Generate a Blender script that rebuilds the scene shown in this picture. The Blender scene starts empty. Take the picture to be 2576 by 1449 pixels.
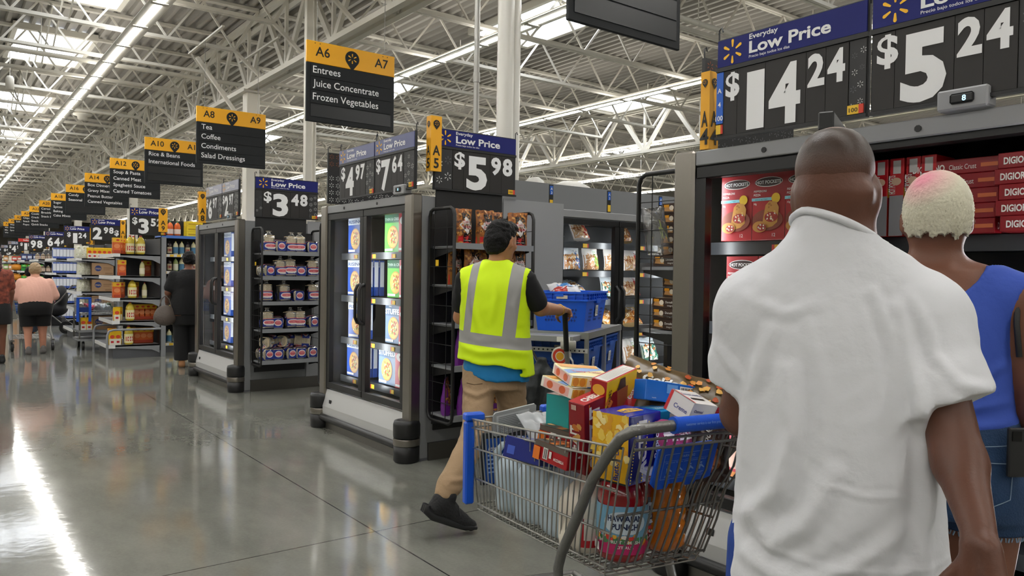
import bpy, math, random
import numpy as np
from mathutils import Vector, Matrix, noise

# ------------------------------------------------------------------ camera, world, lights, exposure
S = bpy.context.scene
COL = S.collection


def make_camera():
    f = Vector((0.603, 0.798, -0.018)).normalized()
    r = Vector((0.798, -0.603, 0.015)); r = (r - f * r.dot(f)).normalized()
    u = r.cross(f).normalized()
    cam = bpy.data.cameras.new('camera')
    cam.sensor_fit = 'HORIZONTAL'
    cam.sensor_width = 36.0
    cam.lens = 36.0 * 1936.0 / 2576.0
    cam.clip_end = 300
    o = bpy.data.objects.new('camera', cam)
    COL.objects.link(o)
    m = Matrix((r, u, -f)).transposed().to_4x4()
    m.translation = Vector((0, 0, 1.38))
    o.matrix_world = m
    S.camera = o


make_camera()
S.view_settings.view_transform = 'Standard'
S.view_settings.look = 'None'
S.view_settings.exposure = 0.62
S.view_settings.gamma = 1.0
S.view_settings.use_curve_mapping = False
S.cycles.max_bounces = 7
S.cycles.diffuse_bounces = 3
S.cycles.glossy_bounces = 4
S.cycles.transmission_bounces = 6
S.cycles.transparent_max_bounces = 14
S.cycles.sample_clamp_indirect = 6.0
S.cycles.caustics_reflective = False
S.cycles.caustics_refractive = False
LAMP = 32.0          # luminance of the ceiling strip lenses
ROOF_GLOW = 6.0         # glow of strips added on the housings to brighten the roof
SKYLIGHT = 3.6       # daylight through the skylight panels
COOLER = 30.0         # light sticks inside the freezers
W = bpy.data.worlds.new('world')
S.world = W
W.use_nodes = True
W.node_tree.nodes['Background'].inputs[0].default_value = (1.0, 0.965, 0.91, 1)
W.node_tree.nodes['Background'].inputs[1].default_value = 0.9
random.seed(7)

# ------------------------------------------------------------------ materials
def lin(c):
    if isinstance(c, str):
        c = c.lstrip('#')
        c = [int(c[i:i + 2], 16) / 255 for i in (0, 2, 4)]
    return tuple((v / 12.92 if v <= 0.04045 else ((v + 0.055) / 1.055) ** 2.4) for v in c) + (1.0,)


MATS = {}


def mat(name, color, rough=0.5, metal=0.0, spec=0.5, emit=0.0, coat=0.0, bump=None, vary=None, sss=0.0, sheen=0.0):
    """Principled material; bump=(scale, strength, detail), vary=(scale, amount) mottles the colour."""
    if name in MATS:
        return MATS[name]
    m = bpy.data.materials.new(name)
    m.use_nodes = True
    nt = m.node_tree
    b = nt.nodes['Principled BSDF']
    c = lin(color)
    b.inputs['Base Color'].default_value = c
    b.inputs['Roughness'].default_value = rough
    b.inputs['Metallic'].default_value = metal
    b.inputs['Specular IOR Level'].default_value = spec
    if coat:
        b.inputs['Coat Weight'].default_value = coat
        b.inputs['Coat Roughness'].default_value = 0.08
    if sheen:
        b.inputs['Sheen Weight'].default_value = sheen
    if emit:
        b.inputs['Emission Color'].default_value = c
        b.inputs['Emission Strength'].default_value = emit
    if bump or vary:
        tc = nt.nodes.new('ShaderNodeTexCoord')
    if vary:
        n = nt.nodes.new('ShaderNodeTexNoise')
        n.inputs['Scale'].default_value = vary[0]
        n.inputs['Detail'].default_value = 4
        nt.links.new(tc.outputs['Object'], n.inputs['Vector'])
        r = nt.nodes.new('ShaderNodeValToRGB')
        a = vary[1]
        r.color_ramp.elements[0].position = 0.3
        r.color_ramp.elements[1].position = 0.7
        r.color_ramp.elements[0].color = tuple(max(0, v * (1 - a)) for v in c[:3]) + (1,)
        r.color_ramp.elements[1].color = tuple(min(1, v * (1 + a)) for v in c[:3]) + (1,)
        nt.links.new(n.outputs['Fac'], r.inputs['Fac'])
        nt.links.new(r.outputs['Color'], b.inputs['Base Color'])
    if bump:
        n = nt.nodes.new('ShaderNodeTexNoise')
        n.inputs['Scale'].default_value = bump[0]
        n.inputs['Detail'].default_value = bump[2] if len(bump) > 2 else 3
        nt.links.new(tc.outputs['Object'], n.inputs['Vector'])
        bp = nt.nodes.new('ShaderNodeBump')
        bp.inputs['Strength'].default_value = bump[1]
        bp.inputs['Distance'].default_value = 0.02
        nt.links.new(n.outputs['Fac'], bp.inputs['Height'])
        nt.links.new(bp.outputs['Normal'], b.inputs['Normal'])
    MATS[name] = m
    return m


def film(name, tint=(1, 1, 1), gloss=0.16, rough=0.08, haze=0.0, mult=0.3):
    """Clear sheet: transparent with a fresnel-weighted mirror on top, optional milky haze."""
    if name in MATS:
        return MATS[name]
    m = bpy.data.materials.new(name)
    m.use_nodes = True
    nt = m.node_tree
    nt.nodes.clear()
    out = nt.nodes.new('ShaderNodeOutputMaterial')
    tr = nt.nodes.new('ShaderNodeBsdfTransparent')
    tr.inputs[0].default_value = tuple(tint) + (1,)
    gl = nt.nodes.new('ShaderNodeBsdfGlossy')
    gl.inputs['Roughness'].default_value = rough
    lw = nt.nodes.new('ShaderNodeLayerWeight')
    lw.inputs['Blend'].default_value = 0.35
    mp = nt.nodes.new('ShaderNodeMath')
    mp.operation = 'MULTIPLY_ADD'
    mp.inputs[1].default_value = 0.9
    mp.inputs[2].default_value = gloss
    nt.links.new(lw.outputs['Fresnel'], mp.inputs[0])
    mx = nt.nodes.new('ShaderNodeMixShader')
    nt.links.new(mp.outputs[0], mx.inputs[0])
    base = tr
    if haze:
        df = nt.nodes.new('ShaderNodeBsdfDiffuse')
        df.inputs[0].default_value = (0.9, 0.9, 0.9, 1)
        m2 = nt.nodes.new('ShaderNodeMixShader')
        m2.inputs[0].default_value = haze
        nt.links.new(tr.outputs[0], m2.inputs[1])
        nt.links.new(df.outputs[0], m2.inputs[2])
        base = m2
    nt.links.new(base.outputs[0], mx.inputs[1])
    nt.links.new(gl.outputs[0], mx.inputs[2])
    nt.links.new(mx.outputs[0], out.inputs[0])
    MATS[name] = m
    return m


def floor_material():
    m = bpy.data.materials.new('polished_concrete')
    m.use_nodes = True
    nt = m.node_tree
    N, L = nt.nodes, nt.links
    b = N['Principled BSDF']
    geo = N.new('ShaderNodeNewGeometry')
    sx = N.new('ShaderNodeSeparateXYZ')
    L.new(geo.outputs['Position'], sx.inputs[0])

    def nz(scale, detail, rough=0.55, vec=None):
        n = N.new('ShaderNodeTexNoise')
        n.inputs['Scale'].default_value = scale
        n.inputs['Detail'].default_value = detail
        n.inputs['Roughness'].default_value = rough
        L.new(vec or geo.outputs['Position'], n.inputs['Vector'])
        return n.outputs['Fac']

    def mth(op, a, bb=None, c=None):
        n = N.new('ShaderNodeMath')
        n.operation = op
        for i, v in enumerate((a, bb, c)):
            if v is None:
                continue
            if isinstance(v, (int, float)):
                n.inputs[i].default_value = v
            else:
                L.new(v, n.inputs[i])
        return n.outputs[0]
    # trowel swirls: stretched noise
    mp = N.new('ShaderNodeMapping')
    mp.inputs['Scale'].default_value = (1.0, 0.42, 1)
    mp.inputs['Rotation'].default_value = (0, 0, 0.35)
    L.new(geo.outputs['Position'], mp.inputs[0])
    big = nz(1.5, 6, 0.6, mp.outputs[0])
    fine = nz(60, 3)
    r = N.new('ShaderNodeValToRGB')
    r.color_ramp.elements[0].position = 0.28
    r.color_ramp.elements[0].color = lin('#5c5d57')
    r.color_ramp.elements[1].position = 0.72
    r.color_ramp.elements[1].color = lin('#8e8e85')
    streak = nz(5.0, 5, 0.65, mp.outputs[0])
    mixf = mth('ADD', mth('MULTIPLY_ADD', fine, 0.14, mth('MULTIPLY', big, 0.62)), mth('MULTIPLY', streak, 0.28))
    L.new(mixf, r.inputs['Fac'])

    def joint(axis, off, step):
        a = mth('DIVIDE', mth('SUBTRACT', axis, off), step)
        d = mth('MULTIPLY', mth('ABSOLUTE', mth('SUBTRACT', a, mth('ROUND', a))), step)
        return mth('LESS_THAN', d, 0.0042)
    j = mth('MAXIMUM', joint(sx.outputs[0], 1.889, 4.6), joint(sx.outputs[1], 3.675, 5.15))
    mix = N.new('ShaderNodeMix')
    mix.data_type = 'RGBA'
    L.new(j, mix.inputs[0])
    L.new(r.outputs['Color'], mix.inputs[6])
    mix.inputs[7].default_value = lin('#3a3a38')
    L.new(mix.outputs[2], b.inputs['Base Color'])
    L.new(mth('MULTIPLY_ADD', big, 0.10, 0.04), b.inputs['Roughness'])
    b.inputs['Specular IOR Level'].default_value = 0.62
    bp = N.new('ShaderNodeBump')
    bp.inputs['Strength'].default_value = 0.032
    bp.inputs['Distance'].default_value = 0.05
    h = mth('ADD', mth('MULTIPLY', nz(5.5, 2), 0.4), mth('MULTIPLY', nz(20, 2), 0.16))
    L.new(h, bp.inputs['Height'])
    L.new(bp.outputs['Normal'], b.inputs['Normal'])
    return m


WHITE = mat('white_steel_paint', '#dcd8cd', 0.55)
DECKM = mat('roof_deck_paint', '#a5a19a', 0.6)
BLACK = mat('black_powder_coat', '#131314', 0.38)
BLACKP = mat('black_plastic', '#1a1a1b', 0.45)
RUBBER = mat('black_rubber', '#161617', 0.42)
SIGNBK = mat('sign_charcoal', '#232527', 0.6, spec=0.25)
SIGNSLOT = mat('sign_slot_black', '#15181b', 0.35)
YELLOW = mat('sign_yellow', '#f7b21d', 0.45)
NAVY = mat('sign_navy', '#20266e', 0.55, spec=0.25)
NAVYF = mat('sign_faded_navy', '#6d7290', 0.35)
PWHITE = mat('print_white', '#f4f4f4', 0.6, spec=0.2)
PYEL = mat('print_yellow', '#ffc220', 0.5)
PBLK = mat('print_black', '#15130f', 0.5)
STEEL = mat('brushed_stainless', '#8f8a83', 0.3, 1.0, bump=(9, 0.05, 6))
STEELD = mat('dull_stainless', '#77746e', 0.42, 1.0, bump=(14, 0.06, 4))
GREYP = mat('grey_case_paint', '#7b7c7e', 0.45)
GREYL = mat('light_grey_case_paint', '#97989a', 0.4)
GREYD = mat('dark_grey_case_paint', '#55565a', 0.5)
SHELFG = mat('grey_shelf_paint', '#8b8d90', 0.45)
ALU = mat('white_aluminium', '#c9c9c8', 0.42, 0.25)
INNER = mat('case_liner_black', '#0c0d0f', 0.35)
CHROME = mat('zinc_wire', '#a3a19b', 0.34, 0.9)
TUBE = mat('zinc_tube', '#7b7a77', 0.4, 0.85, bump=(120, 0.12, 3))
CARTBLUE = mat('cart_blue_plastic', '#1257d2', 0.38, bump=(90, 0.04, 2))
TOTEBLUE = mat('tote_blue_plastic', '#155fe0', 0.42)
TOTEDK = mat('tote_faded_blue', '#2257b4', 0.48)
TAGY = mat('shelf_tag_yellow', '#f3c52f', 0.5)
TAGW = mat('shelf_tag_white', '#e6e6e4', 0.5)
TAGR = mat('shelf_tag_red', '#d8402c', 0.5)
GLASS = film('freezer_glass', (0.975, 0.985, 0.98), 0.012, 0.01, 0.0, 0.16)
CLEAR = film('clear_plastic', (0.97, 0.97, 0.97), 0.10, 0.12, 0.10)
LENS = mat('strip_lens', '#fffdf8', 0.5, emit=LAMP)
ROOFGLOWM = mat('added_roof_glow', '#fffaf0', 0.5, emit=ROOF_GLOW)
SKYPANEL = mat('skylight_panel', '#f2f7ff', 0.5, emit=SKYLIGHT)
COOLLIT = mat('cooler_light_stick', '#f6fbff', 0.5, emit=COOLER)
FLOORM = floor_material()


# ------------------------------------------------------------------ mesh builder
def frame(z, up=(0, 0, 1)):
    z = Vector(z).normalized()
    u = Vector(up)
    if abs(z.dot(u)) > 0.95:
        u = Vector((0, 1, 0)) if abs(z.y) < 0.9 else Vector((1, 0, 0))
    x = u.cross(z).normalized()
    return x, z.cross(x).normalized(), z


TXT = {}


def text_geo(s, bold):
    k = (s, bold)
    if k not in TXT:
        c = bpy.data.curves.new('t', 'FONT')
        c.body = s
        c.resolution_u = 3
        c.offset = bold
        o = bpy.data.objects.new('t', c)
        me = bpy.data.meshes.new_from_object(o)
        vs = [tuple(v.co[:2]) for v in me.vertices]
        fs = [tuple(p.vertices) for p in me.polygons]
        bpy.data.meshes.remove(me)
        bpy.data.objects.remove(o)
        bpy.data.curves.remove(c)
        if vs:
            x0, x1 = min(v[0] for v in vs), max(v[0] for v in vs)
            vs = [(v[0] - x0, v[1]) for v in vs]
            w = x1 - x0
        else:
            w = 0
        TXT[k] = (vs, fs, w)
    return TXT[k]


class MB:
    def __init__(s):
        s.v, s.f, s.m, s.s = [], [], [], []

    def add(s, verts, faces, m, smooth=False):
        o = len(s.v)
        s.v.extend(verts)
        for f in faces:
            s.f.append([i + o for i in f])
        s.m.extend([m] * len(faces))
        s.s.extend([smooth] * len(faces))
        return s

    def bx(s, x0, x1, y0, y1, z0, z1, m, b=0.0):
        if b <= 0:
            v = [(x, y, z) for z in (z0, z1) for y in (y0, y1) for x in (x0, x1)]
            return s.add(v, [(0, 2, 3, 1), (4, 5, 7, 6), (0, 1, 5, 4), (2, 6, 7, 3), (0, 4, 6, 2), (1, 3, 7, 5)], m)
        X, Y, Z = (x0, x1), (y0, y1), (z0, z1)
        v, idx = [], {}
        for i in (0, 1):
            for j in (0, 1):
                for k in (0, 1):
                    sx, sy, sz = (1 - 2 * i) * b, (1 - 2 * j) * b, (1 - 2 * k) * b
                    for a in range(3):
                        p = [X[i] + sx, Y[j] + sy, Z[k] + sz]
                        p[a] = (X[i], Y[j], Z[k])[a]
                        idx[(i, j, k, a)] = len(v)
                        v.append(tuple(p))
        f = []
        for a in range(3):
            o1, o2 = [q for q in range(3) if q != a]
            for sgn in (0, 1):
                loop = []
                for p, q in ((0, 0), (1, 0), (1, 1), (0, 1)):
                    c = [0, 0, 0]
                    c[a], c[o1], c[o2] = sgn, p, q
                    loop.append(idx[(*c, a)])
                f.append(loop)
            for p in (0, 1):
                for q in (0, 1):
                    l = []
                    for sgn, fa in ((0, o1), (1, o1), (1, o2), (0, o2)):
                        c = [0, 0, 0]
                        c[a], c[o1], c[o2] = sgn, p, q
                        l.append(idx[(*c, fa)])
                    f.append(l)
        for i in (0, 1):
            for j in (0, 1):
                for k in (0, 1):
                    f.append([idx[(i, j, k, a)] for a in range(3)])
        # orient outward
        c = Vector(((x0 + x1) / 2, (y0 + y1) / 2, (z0 + z1) / 2))
        g = []
        for l in f:
            p = [Vector(v[i]) for i in l]
            n = (p[1] - p[0]).cross(p[2] - p[0])
            g.append(l[::-1] if n.dot(p[0] - c) < 0 else l)
        return s.add(v, g, m)

    def tube(s, pts, r, m, n=6, closed=False, smooth=True, rr=None):
        pts = [Vector(p) for p in pts]
        k = len(pts)
        v, f = [], []
        up = None
        for i, p in enumerate(pts):
            a = pts[(i - 1) % k] if (closed or i > 0) else p
            b = pts[(i + 1) % k] if (closed or i < k - 1) else p
            t = (b - a)
            t = t.normalized() if t.length > 1e-9 else Vector((0, 0, 1))
            if up is None:
                x, y, _ = frame(t)
            else:
                x = up - t * up.dot(t)
                x = x.normalized() if x.length > 1e-6 else frame(t)[0]
                y = t.cross(x)
            up = x
            q = rr[i] if rr else r
            for j in range(n):
                an = 2 * math.pi * (j + 0.5) / n
                v.append(tuple(p + x * (q * math.cos(an)) + y * (q * math.sin(an))))
        for i in range(k if closed else k - 1):
            for j in range(n):
                a, b = i * n + j, i * n + (j + 1) % n
                c, d = ((i + 1) % k) * n + (j + 1) % n, ((i + 1) % k) * n + j
                f.append((a, b, c, d))
        s.add(v, f, m, smooth)
        if not closed:
            s.add(v[:n], [tuple(range(n))[::-1]], m)
            s.add(v[-n:], [tuple(range(n))], m)
        return s

    def bar(s, p, q, w, h, m, up=(0, 0, 1)):
        """Box beam from p to q, w across, h along up."""
        p, q = Vector(p), Vector(q)
        x, y, z = frame(q - p, up)
        v = [tuple(c + x * (sx * w / 2) + y * (sy * h / 2)) for c in (p, q) for sx, sy in ((-1, -1), (1, -1), (1, 1), (-1, 1))]
        return s.add(v, [(3, 2, 1, 0), (4, 5, 6, 7), (0, 1, 5, 4), (1, 2, 6, 5), (2, 3, 7, 6), (3, 0, 4, 7)], m)

    def lathe(s, prof, c, m, n=16, smooth=True, sq=0.0, sx=1.0, sy=1.0):
        """Profile of (radius, z) about c; sq>0 squares the section."""
        v, f = [], []
        for r, z in prof:
            for j in range(n):
                a = 2 * math.pi * (j + 0.5) / n
                ca, sa = math.cos(a), math.sin(a)
                if sq:
                    e = 1 - 0.62 * sq
                    ca, sa = math.copysign(abs(ca) ** e, ca), math.copysign(abs(sa) ** e, sa)
                v.append((c[0] + r * ca * sx, c[1] + r * sa * sy, c[2] + z))
        for i in range(len(prof) - 1):
            for j in range(n):
                a, b = i * n + j, i * n + (j + 1) % n
                f.append((a, b, b + n, a + n))
        s.add(v, f, m, smooth)
        s.add(v[:n], [tuple(range(n))[::-1]], m)
        s.add(v[-n:], [tuple(range(n))], m)
        return s

    def poly(s, pts, m):
        return s.add([tuple(p) for p in pts], [tuple(range(len(pts)))], m)

    def prism(s, pts, vec, m):
        """Extrude a planar loop along vec."""
        n = len(pts)
        vec = Vector(vec)
        a = [Vector(p) for p in pts]
        b = [p + vec for p in a]
        nrm = Vector((0, 0, 0))
        for i in range(n):
            nrm += a[i].cross(a[(i + 1) % n])
        if nrm.dot(vec) > 0:
            a, b = b, a
        v = [tuple(p) for p in a + b]
        f = [tuple(range(n)), tuple(range(2 * n - 1, n - 1, -1))]
        f += [(i, n + i, n + (i + 1) % n, (i + 1) % n) for i in range(n)]
        return s.add(v, f, m)

    def grid(s, fn, nu, nv, m, smooth=True, flip=False):
        """Patch of fn(u, v) for u, v in 0..1."""
        v = [tuple(fn(i / nu, j / nv)) for j in range(nv + 1) for i in range(nu + 1)]
        f = []
        for j in range(nv):
            for i in range(nu):
                a = j * (nu + 1) + i
                q = (a, a + 1, a + nu + 2, a + nu + 1)
                f.append(q[::-1] if flip else q)
        return s.add(v, f, m, smooth)

    def text(s, t, o, ux, uy, size, m, bold=0.0, al='L', fit=None, fn=None):
        """Lettering in the plane (o, ux, uy); size = cap-height-ish em, fit = exact width; fn maps (a, b) to 3D."""
        vs, fs, w = text_geo(t, bold)
        if not vs:
            return s
        kx = size
        if fit:
            kx = fit / w
        sh = {'L': 0, 'C': -0.5, 'R': -1}[al] * w * kx
        if fn:
            v = [tuple(fn(a * kx + sh, b * size)) for a, b in vs]
        else:
            o, ux, uy = Vector(o), Vector(ux), Vector(uy)
            v = [tuple(o + ux * (a * kx + sh) + uy * (b * size)) for a, b in vs]
        return s.add(v, fs, m)

    def xf(s, M):
        s.v = [tuple(M @ Vector(p)) for p in s.v]
        return s

    def build(s, name, parent=None, loc=None):
        me = bpy.data.meshes.new(name)
        me.from_pydata(s.v, [], s.f)
        ms = []
        for m in s.m:
            if m not in ms:
                ms.append(m)
        ix = {m: i for i, m in enumerate(ms)}
        for m in ms:
            me.materials.append(m)
        me.polygons.foreach_set('material_index', [ix[m] for m in s.m])
        me.polygons.foreach_set('use_smooth', s.s)
        me.update()
        o = bpy.data.objects.new(name, me)
        COL.objects.link(o)
        if parent:
            o.parent = parent
        if loc:
            o.location = loc
        return o


def tag(o, label=None, cat=None, group=None, kind=None):
    for k, v in (('label', label), ('category', cat), ('group', group), ('kind', kind)):
        if v:
            o[k] = v
    return o


def thing(name, label, cat, loc=(0, 0, 0), rz=0.0, group=None, rot=None):
    o = bpy.data.objects.new(name, None)
    COL.objects.link(o)
    o.location = loc
    o.rotation_euler = rot if rot else (0, 0, rz)
    o.empty_display_size = 0.1
    return tag(o, label, cat, group)


KIDS = {}


def dup(o, loc=None, rz=None, rot=None, label=None, group=None, scale=None):
    """Copy a thing with copies of its parts and sub-parts."""
    def rec(a, par):
        c = a.copy()
        COL.objects.link(c)
        c.parent = par
        for k in a.children:
            rec(k, c)
        return c
    c = rec(o, None)
    if loc is not None:
        c.location = loc
    if rz is not None:
        c.rotation_euler = (0, 0, rz)
    if rot is not None:
        c.rotation_euler = rot
    if scale is not None:
        c.scale = (scale,) * 3 if isinstance(scale, (int, float)) else scale
    if label:
        c['label'] = label
    if group:
        c['group'] = group
    return c


ORD = ['first', 'second', 'third', 'fourth', 'fifth', 'sixth', 'seventh', 'eighth', 'ninth', 'tenth', 'eleventh', 'twelfth']
# ------------------------------------------------------------------ building shell
X_GIRDER = 4.65


def struct(o):
    o['kind'] = 'structure'
    return o


def build_shell():
    b = MB()
    b.poly([(-16, -24, 0), (34, -24, 0), (34, 96, 0), (-16, 96, 0)], FLOORM)
    struct(b.build('floor'))
    # corrugated roof deck, ribs along the aisle direction, with openings for the skylights
    b = MB()
    p = 0.19
    n = int(50 / p)
    vs, fs = [], []
    for i in range(n):
        x = -16 + i * p
        prof = [(x, 5.88), (x + 0.062, 5.88), (x + 0.082, 5.95), (x + 0.168, 5.95), (x + 0.19, 5.88)]
        for q in range(4):
            o = len(vs)
            (xa, za), (xb, zb) = prof[q], prof[q + 1]
            vs += [(xa, -24, za), (xb, -24, zb), (xb, 96, zb), (xa, 96, za)]
            fs.append((o + 3, o + 2, o + 1, o))
    b.add(vs, fs, DECKM)
    struct(b.build('ceiling'))
    b = MB()
    b.bx(-16, 34, 95.9, 96.1, 0, 6, mat('far_wall_paint', '#c9c4b8', 0.7))
    struct(b.build('wall_back'))
    b = MB()
    b.bx(33.9, 34.1, -24, 96, 0, 6, mat('far_wall_paint', '#c9c4b8', 0.7))
    struct(b.build('wall_right'))
    for nm, q in (('wall_left', (-16.2, -16, -24, 96)), ('wall_front', (-16, 34, -24.2, -24))):
        b = MB()
        b.bx(*q, 0, 6, mat('far_wall_paint', '#c9c4b8', 0.7))
        struct(b.build(nm))
    # bar joists
    JY = [2.16 + 1.86 * i for i in range(38)]
    spans = [(-14.0, 4.1, -15.5, 4.5), (5.25, 14.4, 4.8, 15.0), (15.9, 26.0, 15.3, 26.6)]
    for si, (b0, b1, t0, t1) in enumerate(spans):
        b = MB()
        for e in (-0.03, 0.03):
            b.bx(b0, b1, e - 0.024, e + 0.024, 5.07, 5.12, WHITE)
            b.bx(t0, t1, e - 0.024, e + 0.024, 5.82, 5.87, WHITE)
        x = b0
        step = 1.05
        k = int((b1 - b0) / step)
        st = (b1 - b0) / k
        for i in range(k):
            xa, xm, xb = b0 + i * st, b0 + (i + 0.5) * st, b0 + (i + 1) * st
            b.bar((xa, 0, 5.10), (xm, 0, 5.84), 0.030, 0.026, WHITE, (0, 1, 0))
            b.bar((xm, 0, 5.84), (xb, 0, 5.10), 0.030, 0.026, WHITE, (0, 1, 0))
        b.bar((b0, 0, 5.1), (max(t0, b0 - 1.0), 0, 5.84), 0.04, 0.04, WHITE, (0, 1, 0))
        b.bar((b1, 0, 5.1), (t1, 0, 5.84), 0.04, 0.04, WHITE, (0, 1, 0))
        src = None
        for i, y in enumerate(JY):
            if si == 2 and y < 10:
                continue
            if src is None:
                src = struct(b.build('roof_beam_joist', loc=(0, y, 0)))
            else:
                c = src.copy()
                COL.objects.link(c)
                c.location = (0, y, 0)
    # bridging rods between joists, in two runs left of the girder
    for x in (-5.6, -1.2, 1.6, 8.2, 12.0):
        b = MB()
        for i in range(26):
            y0, y1 = JY[i], JY[i + 1]
            b.bar((x, y0, 5.1), (x, y1, 5.84), 0.022, 0.022, WHITE)
            b.bar((x + 0.05, y0, 5.84), (x + 0.05, y1, 5.1), 0.022, 0.022, WHITE)
        struct(b.build('roof_beam_bridging'))
    # joist girders along the main aisle
    for gx in (X_GIRDER, 15.1, -15.6):
        b = MB()
        for e in (-0.09, 0.09):
            b.bx(gx + e - 0.05, gx + e + 0.05, -6, 90, 4.62, 4.70, WHITE)
            b.bx(gx + e - 0.05, gx + e + 0.05, -6, 90, 5.76, 5.85, WHITE)
        y = 2.16 - 1.86 * 4
        while y < 80:
            b.bar((gx, y, 5.8), (gx, y + 0.93, 4.66), 0.1, 0.06, WHITE, (1, 0, 0))
            b.bar((gx, y + 0.93, 4.66), (gx, y + 1.86, 5.8), 0.1, 0.06, WHITE, (1, 0, 0))
            b.bar((gx, y + 0.93, 4.66), (gx, y + 0.93, 5.8), 0.06, 0.05, WHITE, (1, 0, 0))
            if gx == X_GIRDER:
                b.bar((gx - 0.55, y + 1.86, 5.09), (gx - 0.05, y + 1.86, 4.68), 0.05, 0.05, WHITE, (0, 1, 0))
            y += 1.86
        struct(b.build('roof_beam_girder'))
    # square steel columns under the girder
    b = MB()
    b.bx(-0.12, 0.12, -0.12, 0.12, 0, 4.62, WHITE, 0.012)
    b.bx(-0.2, 0.2, -0.2, 0.2, 4.58, 4.62, WHITE)
    b.bx(-0.19, 0.19, -0.19, 0.19, 0, 0.02, WHITE)
    b.bar((-0.12, 0, 4.0), (-0.95, 0, 5.08), 0.06, 0.06, WHITE, (0, 1, 0))
    src = None
    for y in (14.1, 24.4, 34.7, 45.0, 55.3):
        if src is None:
            src = struct(b.build('column', loc=(X_GIRDER, y, 0)))
        else:
            c = src.copy()
            COL.objects.link(c)
            c.location = (X_GIRDER, y, 0)
    # sprinkler mains across the joists
    for y, x0, x1, z in ((15.4, -14, 6.2, 5.022), (7.3, 4.9, 26, 5.022), (26.6, -14, 6.2, 5.022), (19.5, 5, 30, 5.022)):
        b = MB()
        b.tube([(x0, y, z), (x1, y, z)], 0.042, WHITE, 8)
        x = x0 + 1
        while x < x1:
            b.tube([(x, y, z), (x, y, 5.85)], 0.008, WHITE, 4)
            b.tube([(x - 0.03, y, z), (x + 0.03, y, z)], 0.046, WHITE, 8)
            x += 2.9
        struct(b.build('ceiling_pipe'))


build_shell()


def strip_row(x, y0, y1, label):
    t = thing('strip_light', label, 'ceiling light', (x, y0, 4.86), group='rows of strip lights under the roof joists')
    h = MB()
    ln = y1 - y0
    # inverted trough housing
    prof = [(-0.035, 0.10), (0.035, 0.10), (0.05, 0.06), (0.14, 0.018), (0.14, 0.008), (0.05, 0.008), (-0.05, 0.008), (-0.14, 0.008), (-0.14, 0.018), (-0.05, 0.06)]
    h.prism([(a, 0, c) for a, c in prof], (0, ln, 0), WHITE)
    y = 0.6
    while y < ln:
        h.tube([(0, y, 0.1), (0, y, 0.22)], 0.006, WHITE, 4)
        y += 2.44
    u = MB()  # unseen glowing strips added on top of the housing to brighten the roof
    u.prism([(0.06, 0, 0.058), (0.125, 0, 0.028), (0.127, 0, 0.030), (0.062, 0, 0.060)], (0, ln, 0), ROOFGLOWM)
    u.prism([(-0.06, 0, 0.058), (-0.125, 0, 0.028), (-0.127, 0, 0.030), (-0.062, 0, 0.060)], (0, ln, 0), ROOFGLOWM)
    u.build('added_roof_glow_strip', t)
    d = MB()
    j = h
    y = 0
    while y < ln - 0.5:
        d.prism([(-0.042, y + 0.05, 0.007), (-0.037, y + 0.05, 0.0), (0.037, y + 0.05, 0.0), (0.042, y + 0.05, 0.007)], (0, 1.12, 0), LENS)
        j.bx(-0.10, 0.10, y - 0.045, y + 0.045, -0.006, 0.02, WHITE)
        y += 1.22
    d.build('diffuser', t)
    h.build('housing', t)
    return t


for k, nm in ((-3, None), (-2, None), (-1, None), (0, 'long glowing strip light row running over the main aisle at left'),
              (1, 'strip light row passing behind the white pillar and the A6 sign'),
              (2, 'strip light row above the second freezer aisle, right of the pillar'),
              (3, 'strip light row just below the nearer one right of the pillar'),
              (4, 'farther strip light row low under the roof, above the freezer tops'),
              (5, 'farthest strip light row low above the freezer tops')):
    strip_row(2.4 + 4.3 * k, -22.0 if k < 3 else 4.0, 72.0, nm or 'strip light row over the open floor beside the main aisle')


def skylights():
    b = MB()
    b.bx(-0.66, 0.66, -1.26, 1.26, -0.10, 0.02, WHITE)
    fr = MB()
    for x0, x1, y0, y1 in ((-0.7, 0.7, -1.32, -1.22), (-0.7, 0.7, 1.22, 1.32), (-0.7, -0.62, -1.22, 1.22), (0.62, 0.7, -1.22, 1.22)):
        fr.bx(x0, x1, y0, y1, 5.78, 5.9, WHITE)
    pn = MB()
    pn.poly([(-0.62, -1.22, 5.845), (-0.62, 1.22, 5.845), (0.62, 1.22, 5.845), (0.62, -1.22, 5.845)], SKYPANEL)
    src = None
    k = 0
    for x, y in [(1.9, 13.4), (1.9, 18.2), (1.9, 24.5), (1.9, 31), (1.9, 38), (-3.9, 18.2), (-3.9, 24.5), (-3.9, 31), (8.6, 10.6), (8.6, 17.2), (8.6, 26), (14.2, 14), (14.2, 20.5), (20, 20), (20, 27), (24, 30), (-3.9, 8), (2.0, 3.4), (8.6, 3.8)]:
        k += 1
        if src is None:
            src = bpy.data.objects.new('skylight', None)
            COL.objects.link(src)
            struct(src)
            fr.build('skylight_frame', src)
            pn.build('skylight_pane', src)
            src.location = (x, y, 0)
        else:
            dup(src, (x, y, 0))


skylights()


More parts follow.
